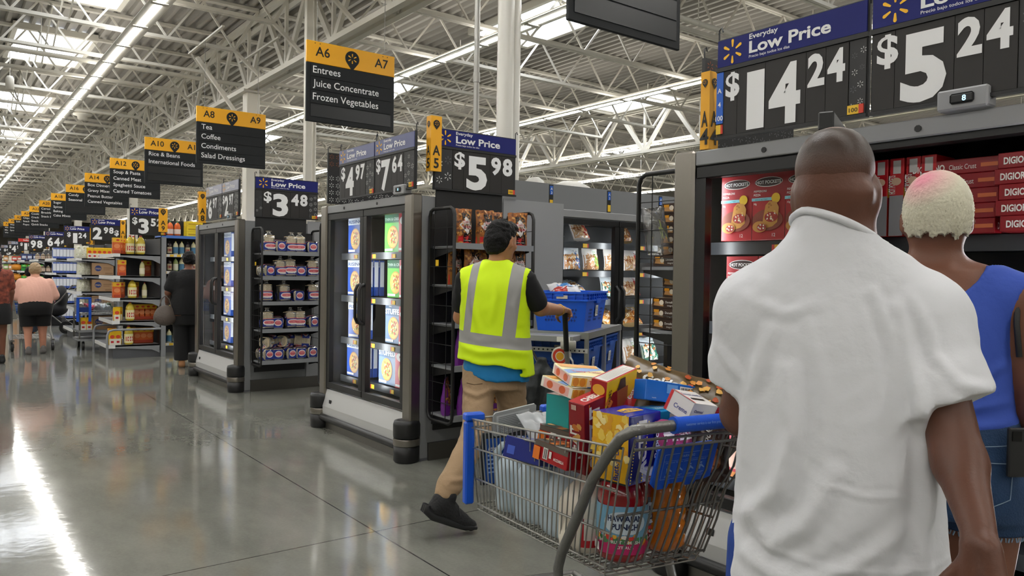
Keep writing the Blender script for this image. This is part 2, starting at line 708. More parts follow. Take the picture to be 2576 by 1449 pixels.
def pillars():
    t = thing('pipe_column', 'tall white twin pipe column rising behind the 5.98 price sign', 'column', (4.55, 6.12, 0))
    b = MB()
    b.tube([(-0.045, 0, 1.95), (-0.045, 0, 5.85)], 0.085, mat('gloss_white_pipe', '#e4e1d8', 0.25), 20)
    b.tube([(0.06, 0.02, 1.95), (0.06, 0.02, 5.85)], 0.075, mat('gloss_white_pipe', '#e4e1d8', 0.25), 20)
    b.build('pipe', t)
    t = thing('conduit_pole', 'slim grey conduit pole standing left of the white pipe column', 'pole', (4.42, 6.5, 0))
    b = MB()
    b.tube([(0, 0, 1.95), (0, 0, 5.85)], 0.03, mat('galvanised', '#a9a8a3', 0.4, 0.5), 10)
    b.tube([(0, 0, 3.32), (0, 0, 3.42)], 0.038, mat('galvanised', '#a9a8a3', 0.4, 0.5), 10)
    b.build('pipe', t)
    t = thing('power_pole', 'white square power pole rising behind the A6 aisle sign', 'pole', (4.06, 10.0, 0))
    b = MB()
    b.bx(-0.045, 0.045, -0.045, 0.045, 1.95, 5.85, WHITE, 0.006)
    b.build('post', t)
    b = MB()
    b.tube([(0.13, 0.1, 1.95), (0.13, 0.1, 5.85)], 0.03, WHITE, 8)
    b.build('conduit', t)


pillars()


for x, y, z, lab in ((2.89, 20.97, 5.0, 'round white dome sensor hanging under the roof left of the A10 sign'), (1.23, 18.0, 5.0, 'small white cylinder hanging under the roof near the left edge')):
    t = thing('ceiling_sensor', lab, 'sensor', (x, y, z))
    b = MB()
    b.tube([(0, 0, 0.1), (0, 0, 0.84)], 0.008, WHITE, 5)
    b.build('hanger_rod', t)
    b = MB()
    b.lathe([(0.05, -0.10), (0.10, -0.07), (0.11, 0.0), (0.20, 0.02), (0.20, 0.06), (0.12, 0.10), (0.03, 0.11)] if x > 2 else [(0.06, -0.16), (0.075, -0.15), (0.075, 0.05), (0.05, 0.10), (0.02, 0.11)], (0, 0, 0), WHITE, 16)
    b.build('housing', t)
# ------------------------------------------------------------------ lettering helpers and signs
def petal(R, a):
    """Outline of one ray of the starburst, pointing along angle a."""
    r0, w = 0.36 * R, 0.125 * R
    pts = [(r0, -0.055 * R), (r0 + 0.1 * R, -0.075 * R), (0.86 * R, -w), (0.95 * R, -0.75 * w), (R, 0), (0.95 * R, 0.75 * w), (0.86 * R, w), (r0 + 0.1 * R, 0.075 * R), (r0, 0.055 * R)]
    c, s_ = math.cos(a), math.sin(a)
    return [(x * c - y * s_, x * s_ + y * c) for x, y in pts]


def spark(b, fn, cx, cy, R, m):
    for k in range(6):
        b.poly([fn(cx + x, cy + y) for x, y in petal(R, math.pi / 2 + k * math.pi / 3)], m)


def pin(b, fn, fn2, cx, cy, R, m1, m2):
    """Drop-shaped map pin with a starburst inside."""
    pts = []
    for i in range(25):
        a = math.radians(-35 + 250 * i / 24)
        pts.append((cx + R * math.cos(a), cy + R * math.sin(a)))
    pts.append((cx, cy - 1.62 * R))
    b.poly([fn(*p) for p in pts], m1)
    spark(b, fn2, cx, cy, 0.66 * R, m2)


CARD = mat('price_card_black', '#221f1d', 0.55)
CARD2 = mat('price_card_perforated', '#2b2b2c', 0.5)
FLAKE = mat('snowflake_white', '#cfd0cc', 0.55)
FLAKED = mat('snowflake_grey', '#5a5c5d', 0.55)
BLUELBL = mat('bin_label_blue', '#1f62c8', 0.45)
DIG = 0.7     # height of a digit in em


def price_sign(loc, rz, label, price, w=0.73, h=0.45, header=NAVY, head='low', flakes=(1, 1), small=True, bright=True, extra=None, group=None):
    """Hanging-frame price sign facing local -y: blue header over black digit cards.
    price = (currency, whole, cents) laid out from fraction x0."""
    t = thing('price_sign', label, 'price sign', loc, rz, group)
    b = MB()
    hh = 0.30 * h
    b.bx(0, w, 0.0, 0.022, 0, h, BLACKP, 0.004)
    b.bx(0, w, -0.008, 0.004, h - hh - 0.012, h - hh + 0.006, BLACKP)
    b.bx(0, w, -0.012, 0.004, 0.0, 0.012, BLACKP)
    for x in (0.0, w):
        b.tube([(x, 0.01, h - 0.02), (x, 0.01, h + 0.045), (x + 0.012, 0.01, h + 0.055), (x + 0.02, 0.01, h + 0.035)], 0.004, BLACKP, 5)
    b.build('frame', t)
    # header
    b = MB()
    b.bx(0.006, w - 0.006, -0.006, 0.0, h - hh + 0.008, h - 0.008, header)
    F = lambda x, z: (x, -0.0075, z)
    zc = h - hh / 2
    if head == 'low':
        spark(b, F, 0.115 * w + 0.005, zc, 0.40 * hh, PYEL)
        x0 = 0.245 * w
        b.text('Low Price', (x0, -0.0075, zc - 0.20 * hh), (1, 0, 0), (0, 0, 1), 0.52 * hh, PWHITE, 0.028, fit=0.54 * w)
        b.text('Everyday', (x0, -0.0075, zc + 0.24 * hh), (1, 0, 0), (0, 0, 1), 0.23 * hh, PWHITE, 0.018, fit=0.2 * w)
        if small:
            b.text('Precio bajo todos los días', (x0, -0.0075, zc - 0.36 * hh), (1, 0, 0), (0, 0, 1), 0.125 * hh, PWHITE, 0.006, fit=0.28 * w)
    elif head:
        b.text(head, (w / 2, -0.0075, zc - 0.15 * hh), (1, 0, 0), (0, 0, 1), 0.5 * hh, PWHITE, 0.02, al='C')
    b.build('header', t)
    # digit cards
    b = MB()
    zt = h - hh - 0.016
    zb = 0.014
    ph = zt - zb
    cur, whole, cents, x0, dw = price
    cells = []
    x = x0 * w
    if cur:
        b.text(cur, (x, -0.0075, zt - 0.40 * ph), (1, 0, 0), (0, 0, 1), 0.36 * ph / DIG, PWHITE, 0.03, fit=0.42 * dw * w)
        x += 0.47 * dw * w
    for ch in whole:
        f = 0.5 if ch == '1' else 0.84
        b.text(ch, (x + dw * w / 2 - 0.02 * w, -0.0075, zb + 0.08 * ph), (1, 0, 0), (0, 0, 1), 0.80 * ph / DIG, PWHITE, 0.042, al='C', fit=f * dw * w)
        cells.append(x - 0.03 * w)
        x += (dw if ch != '1' else 0.8 * dw) * w
    for ch in cents:
        f = 0.30 if ch == '1' else 0.42
        if ch in '¢$':
            b.text(ch, (x + 0.225 * dw * w, -0.0075, zt - 0.62 * ph), (1, 0, 0), (0, 0, 1), 0.36 * ph / DIG, PWHITE, 0.04, al='C', fit=f * dw * w)
        else:
            b.text(ch, (x + 0.225 * dw * w, -0.0075, zt - 0.49 * ph), (1, 0, 0), (0, 0, 1), 0.42 * ph / DIG, PWHITE, 0.042, al='C', fit=f * dw * w)
        cells.append(x - 0.008 * w)
        x += 0.49 * dw * w
    end = x
    edges = [x0 * w - 0.015] + cells + [end + 0.004]
    edges = sorted(e for e in edges)
    for a, c in zip(edges[:-1], edges[1:]):
        if c - a > 0.012:
            b.bx(a + 0.001, c - 0.001, -0.006, 0.0, zb, zt, CARD)
    b.build('digit_card', t)
    b = MB()
    m = FLAKE if bright else FLAKED
    rnd = random.Random(int(w * 1000) + len(label))

    def flake_panel(xa, xb, rows, cols, mm):
        nonlocal b
        b.bx(xa, xb, -0.004, 0.0, zb, zt, CARD2)
        for r in range(rows):
            for c in range(cols):
                cx = xa + (c + 0.5) / cols * (xb - xa) + rnd.uniform(-1, 1) * 0.006
                cz = zb + (r + 0.5 + (0.25 if c % 2 else 0)) / (rows + 0.4) * ph
                R = min((xb - xa) / cols * 0.40, ph / rows * 0.40) * rnd.uniform(0.75, 1.1)
                spark(b, lambda p, q: (p, -0.0052, q), cx, cz, R, mm if rnd.random() < 0.75 else FLAKED)
    if flakes[0] and edges[0] > 0.07 * w:
        flake_panel(0.006, edges[0] - 0.002, 2, 2, FLAKED if not bright else m)
        b.build('snowflake_card', t)
        b = MB()
    if flakes[1] and end < 0.93 * w:
        flake_panel(end + 0.006, w - 0.006, 4, 3 if w - end > 0.2 * w else 2, m)
    if extra:
        extra(b, w, h, zb, zt)
    if b.f:
        b.build('snowflake_card', t)
    b = MB()
    b.bx(w - 0.075, w - 0.025, -0.0078, -0.004, 0.016, 0.05, TAGY)
    b.bx(w - 0.03, w - 0.012, -0.0085, -0.004, 0.016, 0.05, TAGR)
    b.text('100', (w - 0.068, -0.0088, 0.024), (1, 0, 0), (0, 0, 1), 0.022, PBLK, 0.01, fit=0.034)
    b.build('bin_tag', t)
    return t


def aisle_sign(n, y, lines):
    w, h = 1.12, 0.92
    label = 'hanging black and yellow aisle sign reading A%d' % n + (' and ' + lines[0] if lines else ' with blank slots, cut by the top edge')
    t = thing('aisle_sign', label, 'aisle sign', (3.40, y, 3.09), 0, 'yellow-topped aisle signs over the main aisle')
    yh = 0.27 * h
    b = MB()
    b.bx(0, w, 0, 0.03, 0, h - yh, SIGNBK, 0.006)
    b.build('board', t)
    b = MB()
    b.bx(0, w, -0.001, 0.031, h - yh, h, YELLOW, 0.004)
    for x in (0.1, 0.16, w - 0.1, w - 0.16):
        b.tube([(x, -0.004, h - 0.025), (x, 0.0, h - 0.025)], 0.006, mat('rivet_dark', '#4a3a16', 0.5), 6)
    F = lambda p, q: (p, -0.0035, q)
    F2 = lambda p, q: (p, -0.006, q)
    b.text('A%d' % n, (0.105, -0.0035, h - 0.165), (1, 0, 0), (0, 0, 1), 0.15, PBLK, 0.012)
    b.text('A%d' % (n + 1), (w - 0.09, -0.0035, h - 0.165), (1, 0, 0), (0, 0, 1), 0.15, PBLK, 0.012, al='R')
    b.build('header', t)
    b = MB()
    pin(b, F, F2, w / 2, h - 0.125, 0.09, SIGNBK, YELLOW)
    b.build('pin_emblem', t)
    b = MB()
    rows = 4
    rh = (h - yh - 0.06) / rows
    for r in range(rows):
        z1 = h - yh - 0.012 - r * rh
        b.bx(0.05, w - 0.05, -0.006, 0.0, z1 - rh + 0.012, z1, SIGNBK if r < len(lines) else SIGNSLOT)
        if r < len(lines):
            b.text(lines[r], (0.075, -0.0085, z1 - 0.60 * rh - 0.01), (1, 0, 0), (0, 0, 1), 0.113, PWHITE, 0.006)
    b.build('slot_strip', t)
    for x in (0.13, w - 0.13):
        b = MB()
        b.tube([(x, 0.015, h), (x, 0.015, 5.06 - 3.09)], 0.004, mat('hanger_wire', '#8d8b86', 0.5, 0.5), 4)
        b.build('hanger_wire', t)
        b = MB()
        b.bx(x - 0.02, x + 0.02, -0.95, 0.97, 5.055 - 3.09, 5.08 - 3.09, WHITE)
        b.build('hanger_rail', t)
    return t


AISLES = {4: [], 6: ['Entrees', 'Juice Concentrate', 'Frozen Vegetables'], 8: ['Tea', 'Coffee', 'Condiments', 'Salad Dressings'], 10: ['Rice & Beans', 'International Foods'],
          12: ['Soup & Pasta', 'Canned Meat', 'Spaghetti Sauce', 'Canned Tomatoes'], 14: ['Box Dinners', 'Gravy Mixes', 'Peanut Butter', 'Canned Vegetables'], 16: ['Candy', 'Seasonal'],
          18: ['Sugar', 'Spices', 'Baking', 'Cake Mixes'], 20: ['Cereal', 'Breakfast', 'Snack Bars'], 22: ['Cookies', 'Crackers', 'Snack', 'Quick Snacks'], 24: ['Chips', 'Snack', 'Popcorn'],
          26: ['Soft Drinks'], 28: ['Water', 'Drinks', 'Sports'], 30: ['Wine', 'Mix', 'Wine']}
for n_, l_ in AISLES.items():
    aisle_sign(n_, 3.92 if n_ == 4 else 8.43 if n_ == 6 else 12.96 + 3.74 * (n_ - 8) / 2, l_)


def aisle_marker(n, loc, label, rz=0.0, flat=False, h=0.40, wr=0.09, wl=0.065):
    """Yellow triangular aisle flag: two printed faces meeting at the edge nearest the aisle."""
    t = thing('aisle_marker', label, 'aisle marker', loc, rz)
    b = MB()
    w = 0.13
    if flat:
        b.bx(0, w, 0, 0.012, 0, h, YELLOW)
        faces = [((0, -0.002, 0), (1, 0, 0))]
    else:
        a = [Vector((0, 0, 0)), Vector((wr, 0.0, 0)), Vector((0.0, wl, 0))]
        b.prism(a, (0, 0, h), YELLOW)
        faces = [((0, -0.0015, 0), (1, 0, 0)), ((-0.0015, wl, 0), (0, -1, 0))]
    b.build('body', t)
    b = MB()
    for o, u in faces:
        o, u = Vector(o), Vector(u)
        n3 = u.cross(Vector((0, 0, 1)))
        F = lambda p, q: o + u * p + Vector((0, 0, q)) + n3 * 0.001
        F2 = lambda p, q: o + u * p + Vector((0, 0, q)) + n3 * 0.003
        ww = w if flat else (wr if abs(u.x) > 0.5 else wl)
        pin(b, F, F2, ww / 2, h * 0.86, ww * 0.30, PBLK, YELLOW)
        b.text('A', F(ww / 2, h * 0.29), u, (0, 0, 1), 0.10, PBLK, 0.02, al='C', fit=min(0.07, ww * 0.7))
        b.text(str(n), F(ww / 2, h * 0.06), u, (0, 0, 1), 0.10, PBLK, 0.02, al='C')
    b.build('lettering', t)
    return t


# ------------------------------------------------------------------ reach-in freezers
def freezer_door(par, y0, y1, hinge_at, ang, z0=0.36, z1=1.88, handle_side=1):
    """Glass door along local y between y0 and y1 at x = 0; door origin at the hinge. ang swings it open."""
    L = y1 - y0
    sgn = 1 if hinge_at == 'lo' else -1
    b = MB()
    fw = 0.055
    H = z1 - z0
    b.bx(-0.02, 0.025, 0, L, 0, fw, BLACK, 0.004)
    b.bx(-0.02, 0.025, 0, L, H - fw, H, BLACK, 0.004)
    b.bx(-0.02, 0.025, 0, fw, fw, H - fw, BLACK)
    b.bx(-0.02, 0.025, L - fw, L, fw, H - fw, BLACK)
    g = MB()
    g.poly([(0, fw, fw), (0, fw, H - fw), (0, L - fw, H - fw), (0, L - fw, fw)], GLASS)
    hd = MB()
    yh = L - 0.028 if handle_side > 0 else 0.028
    hz = 0.60
    hd.tube([(-0.02, yh, hz), (-0.05, yh, hz + 0.012), (-0.068, yh, hz + 0.05), (-0.068, yh, hz + 0.27), (-0.05, yh, hz + 0.308), (-0.02, yh, hz + 0.32)], 0.013, RUBBER, 8)
    if hinge_at == 'hi':
        for q in (b, g, hd):
            q.v = [(x, y - L, z) for x, y, z in q.v]
    d = b.build('door', par)
    g.build('glass_pane', d)
    hd.build('handle', d)
    d.location = (0.0, y1 if hinge_at == 'hi' else y0, z0)
    d.rotation_euler = (0, 0, ang)
    return d


def corner_bumper(par, x, y):
    b = MB()
    b.lathe([(0.088, 0.0), (0.096, 0.012), (0.096, 0.115), (0.085, 0.12), (0.085, 0.175), (0.098, 0.18), (0.100, 0.20), (0.100, 0.275), (0.092, 0.30), (0.07, 0.305)], (x, y, 0), RUBBER, 20)
    o = b.build('corner_bumper', par)
    c = MB()
    c.lathe([(0.097, 0.122), (0.099, 0.128), (0.099, 0.168), (0.097, 0.173)], (x, y, 0), STEEL, 20)
    c.build('steel_band', o)


def endcap_freezer(y0, w, label, doors, x0=2.80, depth=0.85, mid=True, shelf_z=(0.45, 0.79, 1.16, 1.53)):
    """End-of-aisle freezer: glass doors face -x; origin on the floor at its corner nearest the camera."""
    t = thing('glass_door_freezer', label, 'freezer', (x0, y0, 0), 0, 'freezers at the aisle ends')
    H = 1.95
    b = MB()
    b.bx(0.05, depth + 0.55, 0.0, 0.05, 0.02, H - 0.01, GREYP)
    b.bx(0.05, depth + 0.55, w - 0.05, w, 0.02, H - 0.01, GREYP)
    b.bx(depth - 0.05, depth, 0.05, w - 0.05, 0.02, H - 0.01, GREYP)
    b.bx(0.05, depth, 0.05, w - 0.05, H - 0.05, H - 0.01, GREYP)
    b.bx(0.05, depth - 0.05, 0.05, w - 0.05, 0.10, 0.33, GREYD)
    b.bx(0.05, depth + 0.55, 0.002, w - 0.002, 0.0, 0.02, GREYD)
    b.build('case', t)
    b = MB()
    b.bx(0.03, depth - 0.05, 0.051, 0.075, 0.33, H - 0.06, INNER)
    b.bx(0.03, depth - 0.05, w - 0.075, w - 0.051, 0.33, H - 0.06, INNER)
    b.bx(depth - 0.10, depth - 0.051, 0.075, w - 0.075, 0.33, H - 0.06, INNER)
    b.bx(0.03, depth - 0.05, 0.075, w - 0.075, H - 0.075, H - 0.051, INNER)
    b.bx(0.03, depth - 0.05, 0.075, w - 0.075, 0.33, 0.345, INNER)
    b.build('liner', t)
    for ya in (-0.005, w - 0.115):
        b = MB()
        b.bx(-0.035, 0.055, ya, ya + 0.12, 0.10, H + 0.005, STEEL, 0.012)
        b.build('corner_post', t)
    b = MB()
    b.bx(-0.022, 0.06, 0.115, w - 0.115, 1.885, H, GREYL, 0.004)
    b.bx(-0.005, 0.06, 0.115, w - 0.115, 1.86, 1.886, BLACK)
    for y in (0.35 * w, 0.72 * w):
        b.tube([(-0.022, y, 1.915), (-0.026, y, 1.915)], 0.012, BLACKP, 8)
    b.build('header_rail', t)
    b = MB()
    pts = [(-0.05, 0.115, 0.125), (-0.05, 0.115, 0.20), (-0.01, 0.115, 0.345), (0.06, 0.115, 0.345), (0.06, 0.115, 0.125)]
    b.prism(pts, (0, w - 0.23, 0), ALU)
    b.bx(-0.042, -0.036, w - 0.27, w - 0.23, 0.235, 0.265, BLACKP)
    b.build('lower_panel', t)
    b = MB()
    b.tube([(-0.055, 0.115, 0.105), (-0.055, w - 0.115, 0.105)], 0.03, RUBBER, 8)
    b.build('bump_rail', t)
    b = MB()
    b.bx(-0.02, 0.05, 0.1, w - 0.1, 0.0, 0.11, STEELD)
    b.bx(-0.024, -0.02, 0.16, 0.24, 0.02, 0.085, ALU)
    b.build('kick_plate', t)
    corner_bumper(t, -0.02, 0.06)
    corner_bumper(t, -0.02, w - 0.02)
    ws = [0.115]
    n = len(doors)
    dl = (w - 0.23) / n
    for i, (hinge, ang, hs) in enumerate(doors):
        freezer_door(t, 0.115 + i * dl + 0.004, 0.115 + (i + 1) * dl - 0.004, hinge, ang, handle_side=hs)
    for i in range(1, n):
        b = MB()
        b.bx(0.026, 0.033, 0.115 + i * dl - 0.05, 0.115 + i * dl + 0.05, 0.345, 1.87, BLACK)
        b.build('mullion', t)
    for y in [0.135] + ([0.115 + i * dl + 0.03 for i in range(1, n)] if mid else []) + [w - 0.135]:
        b = MB()
        if y > w - 0.2:
            b.bx(0.0265, 0.0335, w - 0.133, w - 0.117, 0.42, 1.82, COOLLIT)
        else:
            b.bx(0.034, 0.044, y - 0.014, y + 0.014, 0.42, 1.82, COOLLIT)
        b.build('light_stick', t)
    for z in shelf_z:
        b = MB()
        b.bx(0.14, depth - 0.11, 0.08, w - 0.08, z - 0.03, z - 0.006, mat('freezer_shelf_black', '#242629', 0.35))
        b.bx(0.13, 0.142, 0.08, w - 0.08, z - 0.045, z + 0.012, mat('freezer_shelf_black', '#242629', 0.35))
        k = 0
        y = 0.2
        while y < w - 0.2:
            b.bx(0.126, 0.131, y, y + 0.045, z - 0.036, z - 0.004, TAGY)
            b.bx(0.1255, 0.131, y + 0.045, y + 0.058, z - 0.036, z - 0.004, TAGR)
            y += 0.34
        b.build('shelf', t)
    # tall black display panel and grey filler on the side that faces the next aisle
    for ya, yb in ((-0.014, -0.001), (w + 0.001, w + 0.014)):
        b = MB()
        b.bx(0.16, 0.76, ya, yb, 0.22, 1.99, BLACKP)
        b.build('display_panel', t)
        b = MB()
        b.bx(0.78, depth + 0.55, ya * 0.6, yb, 0.12, 1.97, GREYL) if ya < 0 else b.bx(0.78, depth + 0.55, ya, yb, 0.12, 1.97, GREYL)
        b.build('filler_panel', t)
    b = MB()
    b.bx(0.12, depth + 0.55, -0.02, 0.0, 0.0, 0.13, STEELD)
    b.build('side_kick_plate', t)
    return t


PI = math.pi
endcap_freezer(4.87, 1.62, 'freezer with pizza boxes behind two glass doors, under the 4.97 and 7.64 signs', [('lo', 0, 1), ('hi', 0, -1)])
endcap_freezer(8.75, 1.72, 'freezer beside the bread rack, under the 3.48 price sign', [('lo', 0, 1), ('hi', 0, -1)], x0=2.78)
endcap_freezer(0.72, 1.70, 'nearest freezer, one door held open, red boxes inside, under the 14.24 sign', [('hi', -math.radians(67), -1), ('hi', 0, -1)], mid=False)


# long aisle freezer, doors face -y
def aisle_freezer():
    t = thing('glass_door_freezer', 'long freezer of bagged chicken behind the blue totes, doors facing the aisle', 'freezer', (4.22, 5.08, 0))
    H, w, dp = 1.95, 4.5, 0.85
    b = MB()
    b.bx(0, 0.05, 0.04, dp, 0.02, H, GREYP)
    b.bx(w - 0.05, w, 0.04, dp, 0.02, H, GREYP)
    b.bx(0.05, w - 0.05, dp - 0.05, dp, 0.02, H, GREYP)
    b.bx(0.05, w - 0.05, 0.05, dp - 0.05, H - 0.05, H, GREYP)
    b.bx(0.05, w - 0.05, 0.05, dp - 0.05, 0.1, 0.33, GREYD)
    b.build('case', t)
    b = MB()
    b.bx(0.051, 0.075, 0.05, dp - 0.05, 0.33, H - 0.06, INNER)
    b.bx(0.075, w - 0.06, dp - 0.10, dp - 0.051, 0.33, H - 0.06, INNER)
    b.bx(0.075, w - 0.06, 0.05, dp - 0.05, H - 0.075, H - 0.051, INNER)
    b.bx(0.075, w - 0.06, 0.05, dp - 0.05, 0.33, 0.345, INNER)
    b.build('liner', t)
    b = MB()
    b.bx(0, 0.1, -0.05, 0.05, 0.1, H + 0.01, STEEL, 0.012)
    b.build('corner_post', t)
    b = MB()
    b.bx(0.1, w, -0.02, 0.06, 1.885, H, GREYL, 0.004)
    b.build('header_rail', t)
    b = MB()
    b.bx(0.1, w, -0.05, 0.05, 0.12, 0.34, ALU)
    b.build('lower_panel', t)
    b = MB()
    b.bx(0.1, w, -0.02, 0.05, 0.0, 0.12, STEELD)
    b.build('kick_plate', t)
    dl = 0.735
    for i in range(6):
        x = 0.1 + i * dl
        b = MB()
        fw, L, Hd = 0.055, dl - 0.008, 1.52
        b.bx(0, L, -0.02, 0.025, 0, fw, BLACK, 0.004)
        b.bx(0, L, -0.02, 0.025, Hd - fw, Hd, BLACK, 0.004)
        b.bx(0, fw, -0.02, 0.025, fw, Hd - fw, BLACK)
        b.bx(L - fw, L, -0.02, 0.025, fw, Hd - fw, BLACK)
        d = b.build('door', t, (x + 0.004, 0, 0.36))
        g = MB()
        g.poly([(fw, 0, fw), (L - fw, 0, fw), (L - fw, 0, Hd - fw), (fw, 0, Hd - fw)], GLASS)
        g.build('glass_pane', d)
        h = MB()
        xh = L - 0.028 if i % 2 == 0 else 0.028
        h.tube([(xh, -0.02, 0.6), (xh, -0.06, 0.64), (xh, -0.06, 0.88), (xh, -0.02, 0.92)], 0.013, RUBBER, 8)
        h.build('handle', d)
        b = MB()
        b.bx(x - 0.05, x + 0.05, 0.026, 0.033, 0.345, 1.87, BLACK)
        b.build('mullion', t)
        b = MB()
        xs = max(x + 0.02, 0.14)
        b.bx(xs - 0.014, xs + 0.014, 0.034, 0.044, 0.42, 1.82, COOLLIT)
        b.build('light_stick', t)
    for z in (0.50, 0.84, 1.15, 1.41, 1.67):
        b = MB()
        b.bx(0.08, w - 0.06, 0.14, dp - 0.11, z - 0.03, z - 0.006, mat('freezer_shelf_black', '#242629', 0.35))
        b.bx(0.08, w - 0.06, 0.13, 0.142, z - 0.045, z + 0.012, mat('freezer_shelf_black', '#242629', 0.35))
        x = 0.52
        while x < w - 0.2:
            b.bx(x, x + 0.05, 0.126, 0.131, z - 0.038, z - 0.002, TAGY)
            b.bx(x + 0.05, x + 0.065, 0.1255, 0.131, z - 0.038, z - 0.002, TAGR)
            x += 0.37
        b.build('shelf', t)
    b = MB()
    b.bx(0.0, w, 0.72, 0.76, 1.95, 2.27, GREYP)
    b.build('top_fascia', t)
    return t


aisle_freezer()


def bin_marker(x, y, z, label):
    t = thing('bin_marker', label, 'shelf marker', (x, y, z))
    b = MB()
    b.bx(0, 0.045, 0, 0.006, 0, 0.20, BLACKP)
    b.build('strip', t)
    b = MB()
    b.bx(0.006, 0.039, -0.003, 0.0, 0.115, 0.19, BLUELBL)
    b.bx(0.006, 0.039, -0.003, 0.0, 0.01, 0.07, TAGY)
    b.text('A', (0.0225, -0.005, 0.155), (1, 0, 0), (0, 0, 1), 0.03, PWHITE, 0.02, al='C')
    b.text('3', (0.0225, -0.005, 0.12), (1, 0, 0), (0, 0, 1), 0.03, PWHITE, 0.02, al='C')
    b.build('label', t)


bin_marker(4.24, 5.10, 1.955, 'small blue and yellow bin marker above the stainless freezer corner')
bin_marker(4.93, 5.10, 1.955, 'small blue and yellow bin marker above the seam of the two aisle freezer doors')
bin_marker(5.62, 5.10, 1.955, 'small blue and yellow bin marker half hidden behind the black cookie rack frame')

for i, (x, y, l) in enumerate(((4.80, 6.02, 0.16), (5.3, 6.02, 0.5))):
    b = MB()
    rnd = random.Random(i)
    b.lathe([(0.05, 0), (0.16, 0.0), (0.19, 0.15), (0.16, 0.34), (0.08, 0.385), (0.01, 0.39)], (0, 0, 0), mat('white_wrap', '#e2e0da', 0.45, bump=(9, 0.5, 3)), 18, sx=l / 0.36, sy=0.9)
    o = b.build('wrapped_bundle', loc=(x, y, 1.96))
    tag(o, ['short white wrapped bundle lying on the freezer top', 'long white wrapped bundle lying on the freezer top'][i], 'bundle')

# ---- price signs on the freezers
H2 = -PI / 2
price_sign((2.93, 4.845, 1.99), 0, 'price sign reading 5.98 above the pretzel rack', ('$', '5', '98', 0.23, 0.30), w=0.75, h=0.455)
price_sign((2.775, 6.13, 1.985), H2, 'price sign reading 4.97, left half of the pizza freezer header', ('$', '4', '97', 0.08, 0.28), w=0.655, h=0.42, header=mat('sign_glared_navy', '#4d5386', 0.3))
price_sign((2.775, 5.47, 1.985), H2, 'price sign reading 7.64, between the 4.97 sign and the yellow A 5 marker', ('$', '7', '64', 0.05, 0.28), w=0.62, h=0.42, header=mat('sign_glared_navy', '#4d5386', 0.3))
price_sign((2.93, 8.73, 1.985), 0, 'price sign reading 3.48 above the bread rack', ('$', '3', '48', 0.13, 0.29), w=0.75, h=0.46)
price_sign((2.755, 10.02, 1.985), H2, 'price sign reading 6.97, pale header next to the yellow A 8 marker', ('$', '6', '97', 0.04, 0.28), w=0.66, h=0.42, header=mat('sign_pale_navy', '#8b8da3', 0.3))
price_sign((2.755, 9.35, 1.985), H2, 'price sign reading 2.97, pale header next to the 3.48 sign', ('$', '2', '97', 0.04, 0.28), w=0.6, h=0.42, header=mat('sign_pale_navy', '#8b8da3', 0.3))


def a4_strip(b, w, h, zb, zt):
    b.bx(0.005, 0.04, -0.009, 0.0, zb + 0.055, zt, BLUELBL)
    for i, s_ in enumerate(('A', '4', '100')):
        b.text(s_, (0.0225, -0.0105, zt - 0.09 - i * 0.06), (1, 0, 0), (0, 0, 1), 0.03, PWHITE, 0.02, al='C')
    b.bx(0.005, 0.03, -0.009, 0.0, zb + 0.01, zb + 0.05, TAGY)
    b.bx(0.03, 0.04, -0.009, 0.0, zb + 0.01, zb + 0.05, TAGR)


price_sign((2.775, 2.19, 1.985), H2, 'price sign reading 14.24 on the nearest freezer', ('$', '14', '24', 0.075, 0.25), w=0.69, h=0.44, extra=a4_strip)
price_sign((2.775, 1.49, 1.985), H2, 'price sign reading 5.24 on the nearest freezer, cut by the right edge', ('$', '5', '24', 0.035, 0.255), w=0.73, h=0.44)
for x0_, y, lab in ((2.84, 6.52, 'perforated black sign seen past the far end of the pizza freezer'), (3.0, 2.44, 'perforated black sign seen past the far end of the nearest freezer')):
    t = thing('price_sign', lab, 'price sign', (x0_, y, 1.99))
    b = MB()
    b.bx(0, 0.75, 0, 0.02, 0, 0.455, BLACKP)
    for x in (0.005, 0.74):
        b.tube([(x, 0.01, 0.44), (x, 0.01, 0.5), (x + 0.012, 0.01, 0.51), (x + 0.02, 0.01, 0.49)], 0.004, BLACKP, 5)
    b.build('frame', t)
    b = MB()
    for r in range(7):
        for c in range(12):
            if r != 4:
                spark(b, lambda p, q: (p, -0.002, q), 0.035 + c * 0.062, 0.035 + r * 0.064, 0.024, (FLAKE if y > 4 else FLAKED) if r < 4 else mat('snowflake_rust', '#8a4a2c', 0.6))  # nearer sign's flakes greyed: their lack of light is put into the colour
    b.build('snowflake_card', t)
for loc, lab in (((2.765, 5.12, 1.955), 'small digital thermometer on the pizza freezer, under the 7.64 sign'), ((2.765, 1.24, 1.955), 'digital thermometer box under the 5.24 sign'), ((2.745, 9.1, 1.955), 'small digital thermometer under the 2.97 sign')):
    t = thing('thermometer', lab, 'thermometer', loc, H2)
    b = MB()
    b.bx(0, 0.16, -0.02, 0.05, 0, 0.07, GREYL, 0.006)
    b.build('housing', t)
    b = MB()
    b.bx(0.045, 0.12, -0.028, -0.02, 0.018, 0.052, BLACKP, 0.006)
    b.text('8', (0.085, -0.0295, 0.025), (1, 0, 0), (0, 0, 1), 0.026, mat('led_cyan', '#a9e4ff', 0.4, emit=1.2), 0.02)
    b.build('display', t)
aisle_marker(5, (2.885, 4.815, 2.12), 'yellow three-sided aisle marker reading A 5 on the pizza freezer')
aisle_marker(4, (2.80, 2.25, 1.96), 'yellow three-sided aisle marker reading A 4 on the nearest freezer', h=0.35, wr=0.065, wl=0.05)
aisle_marker(8, (2.74, 10.3, 1.98), 'yellow aisle marker on the far corner of the freezer beside the bread', h=0.4)


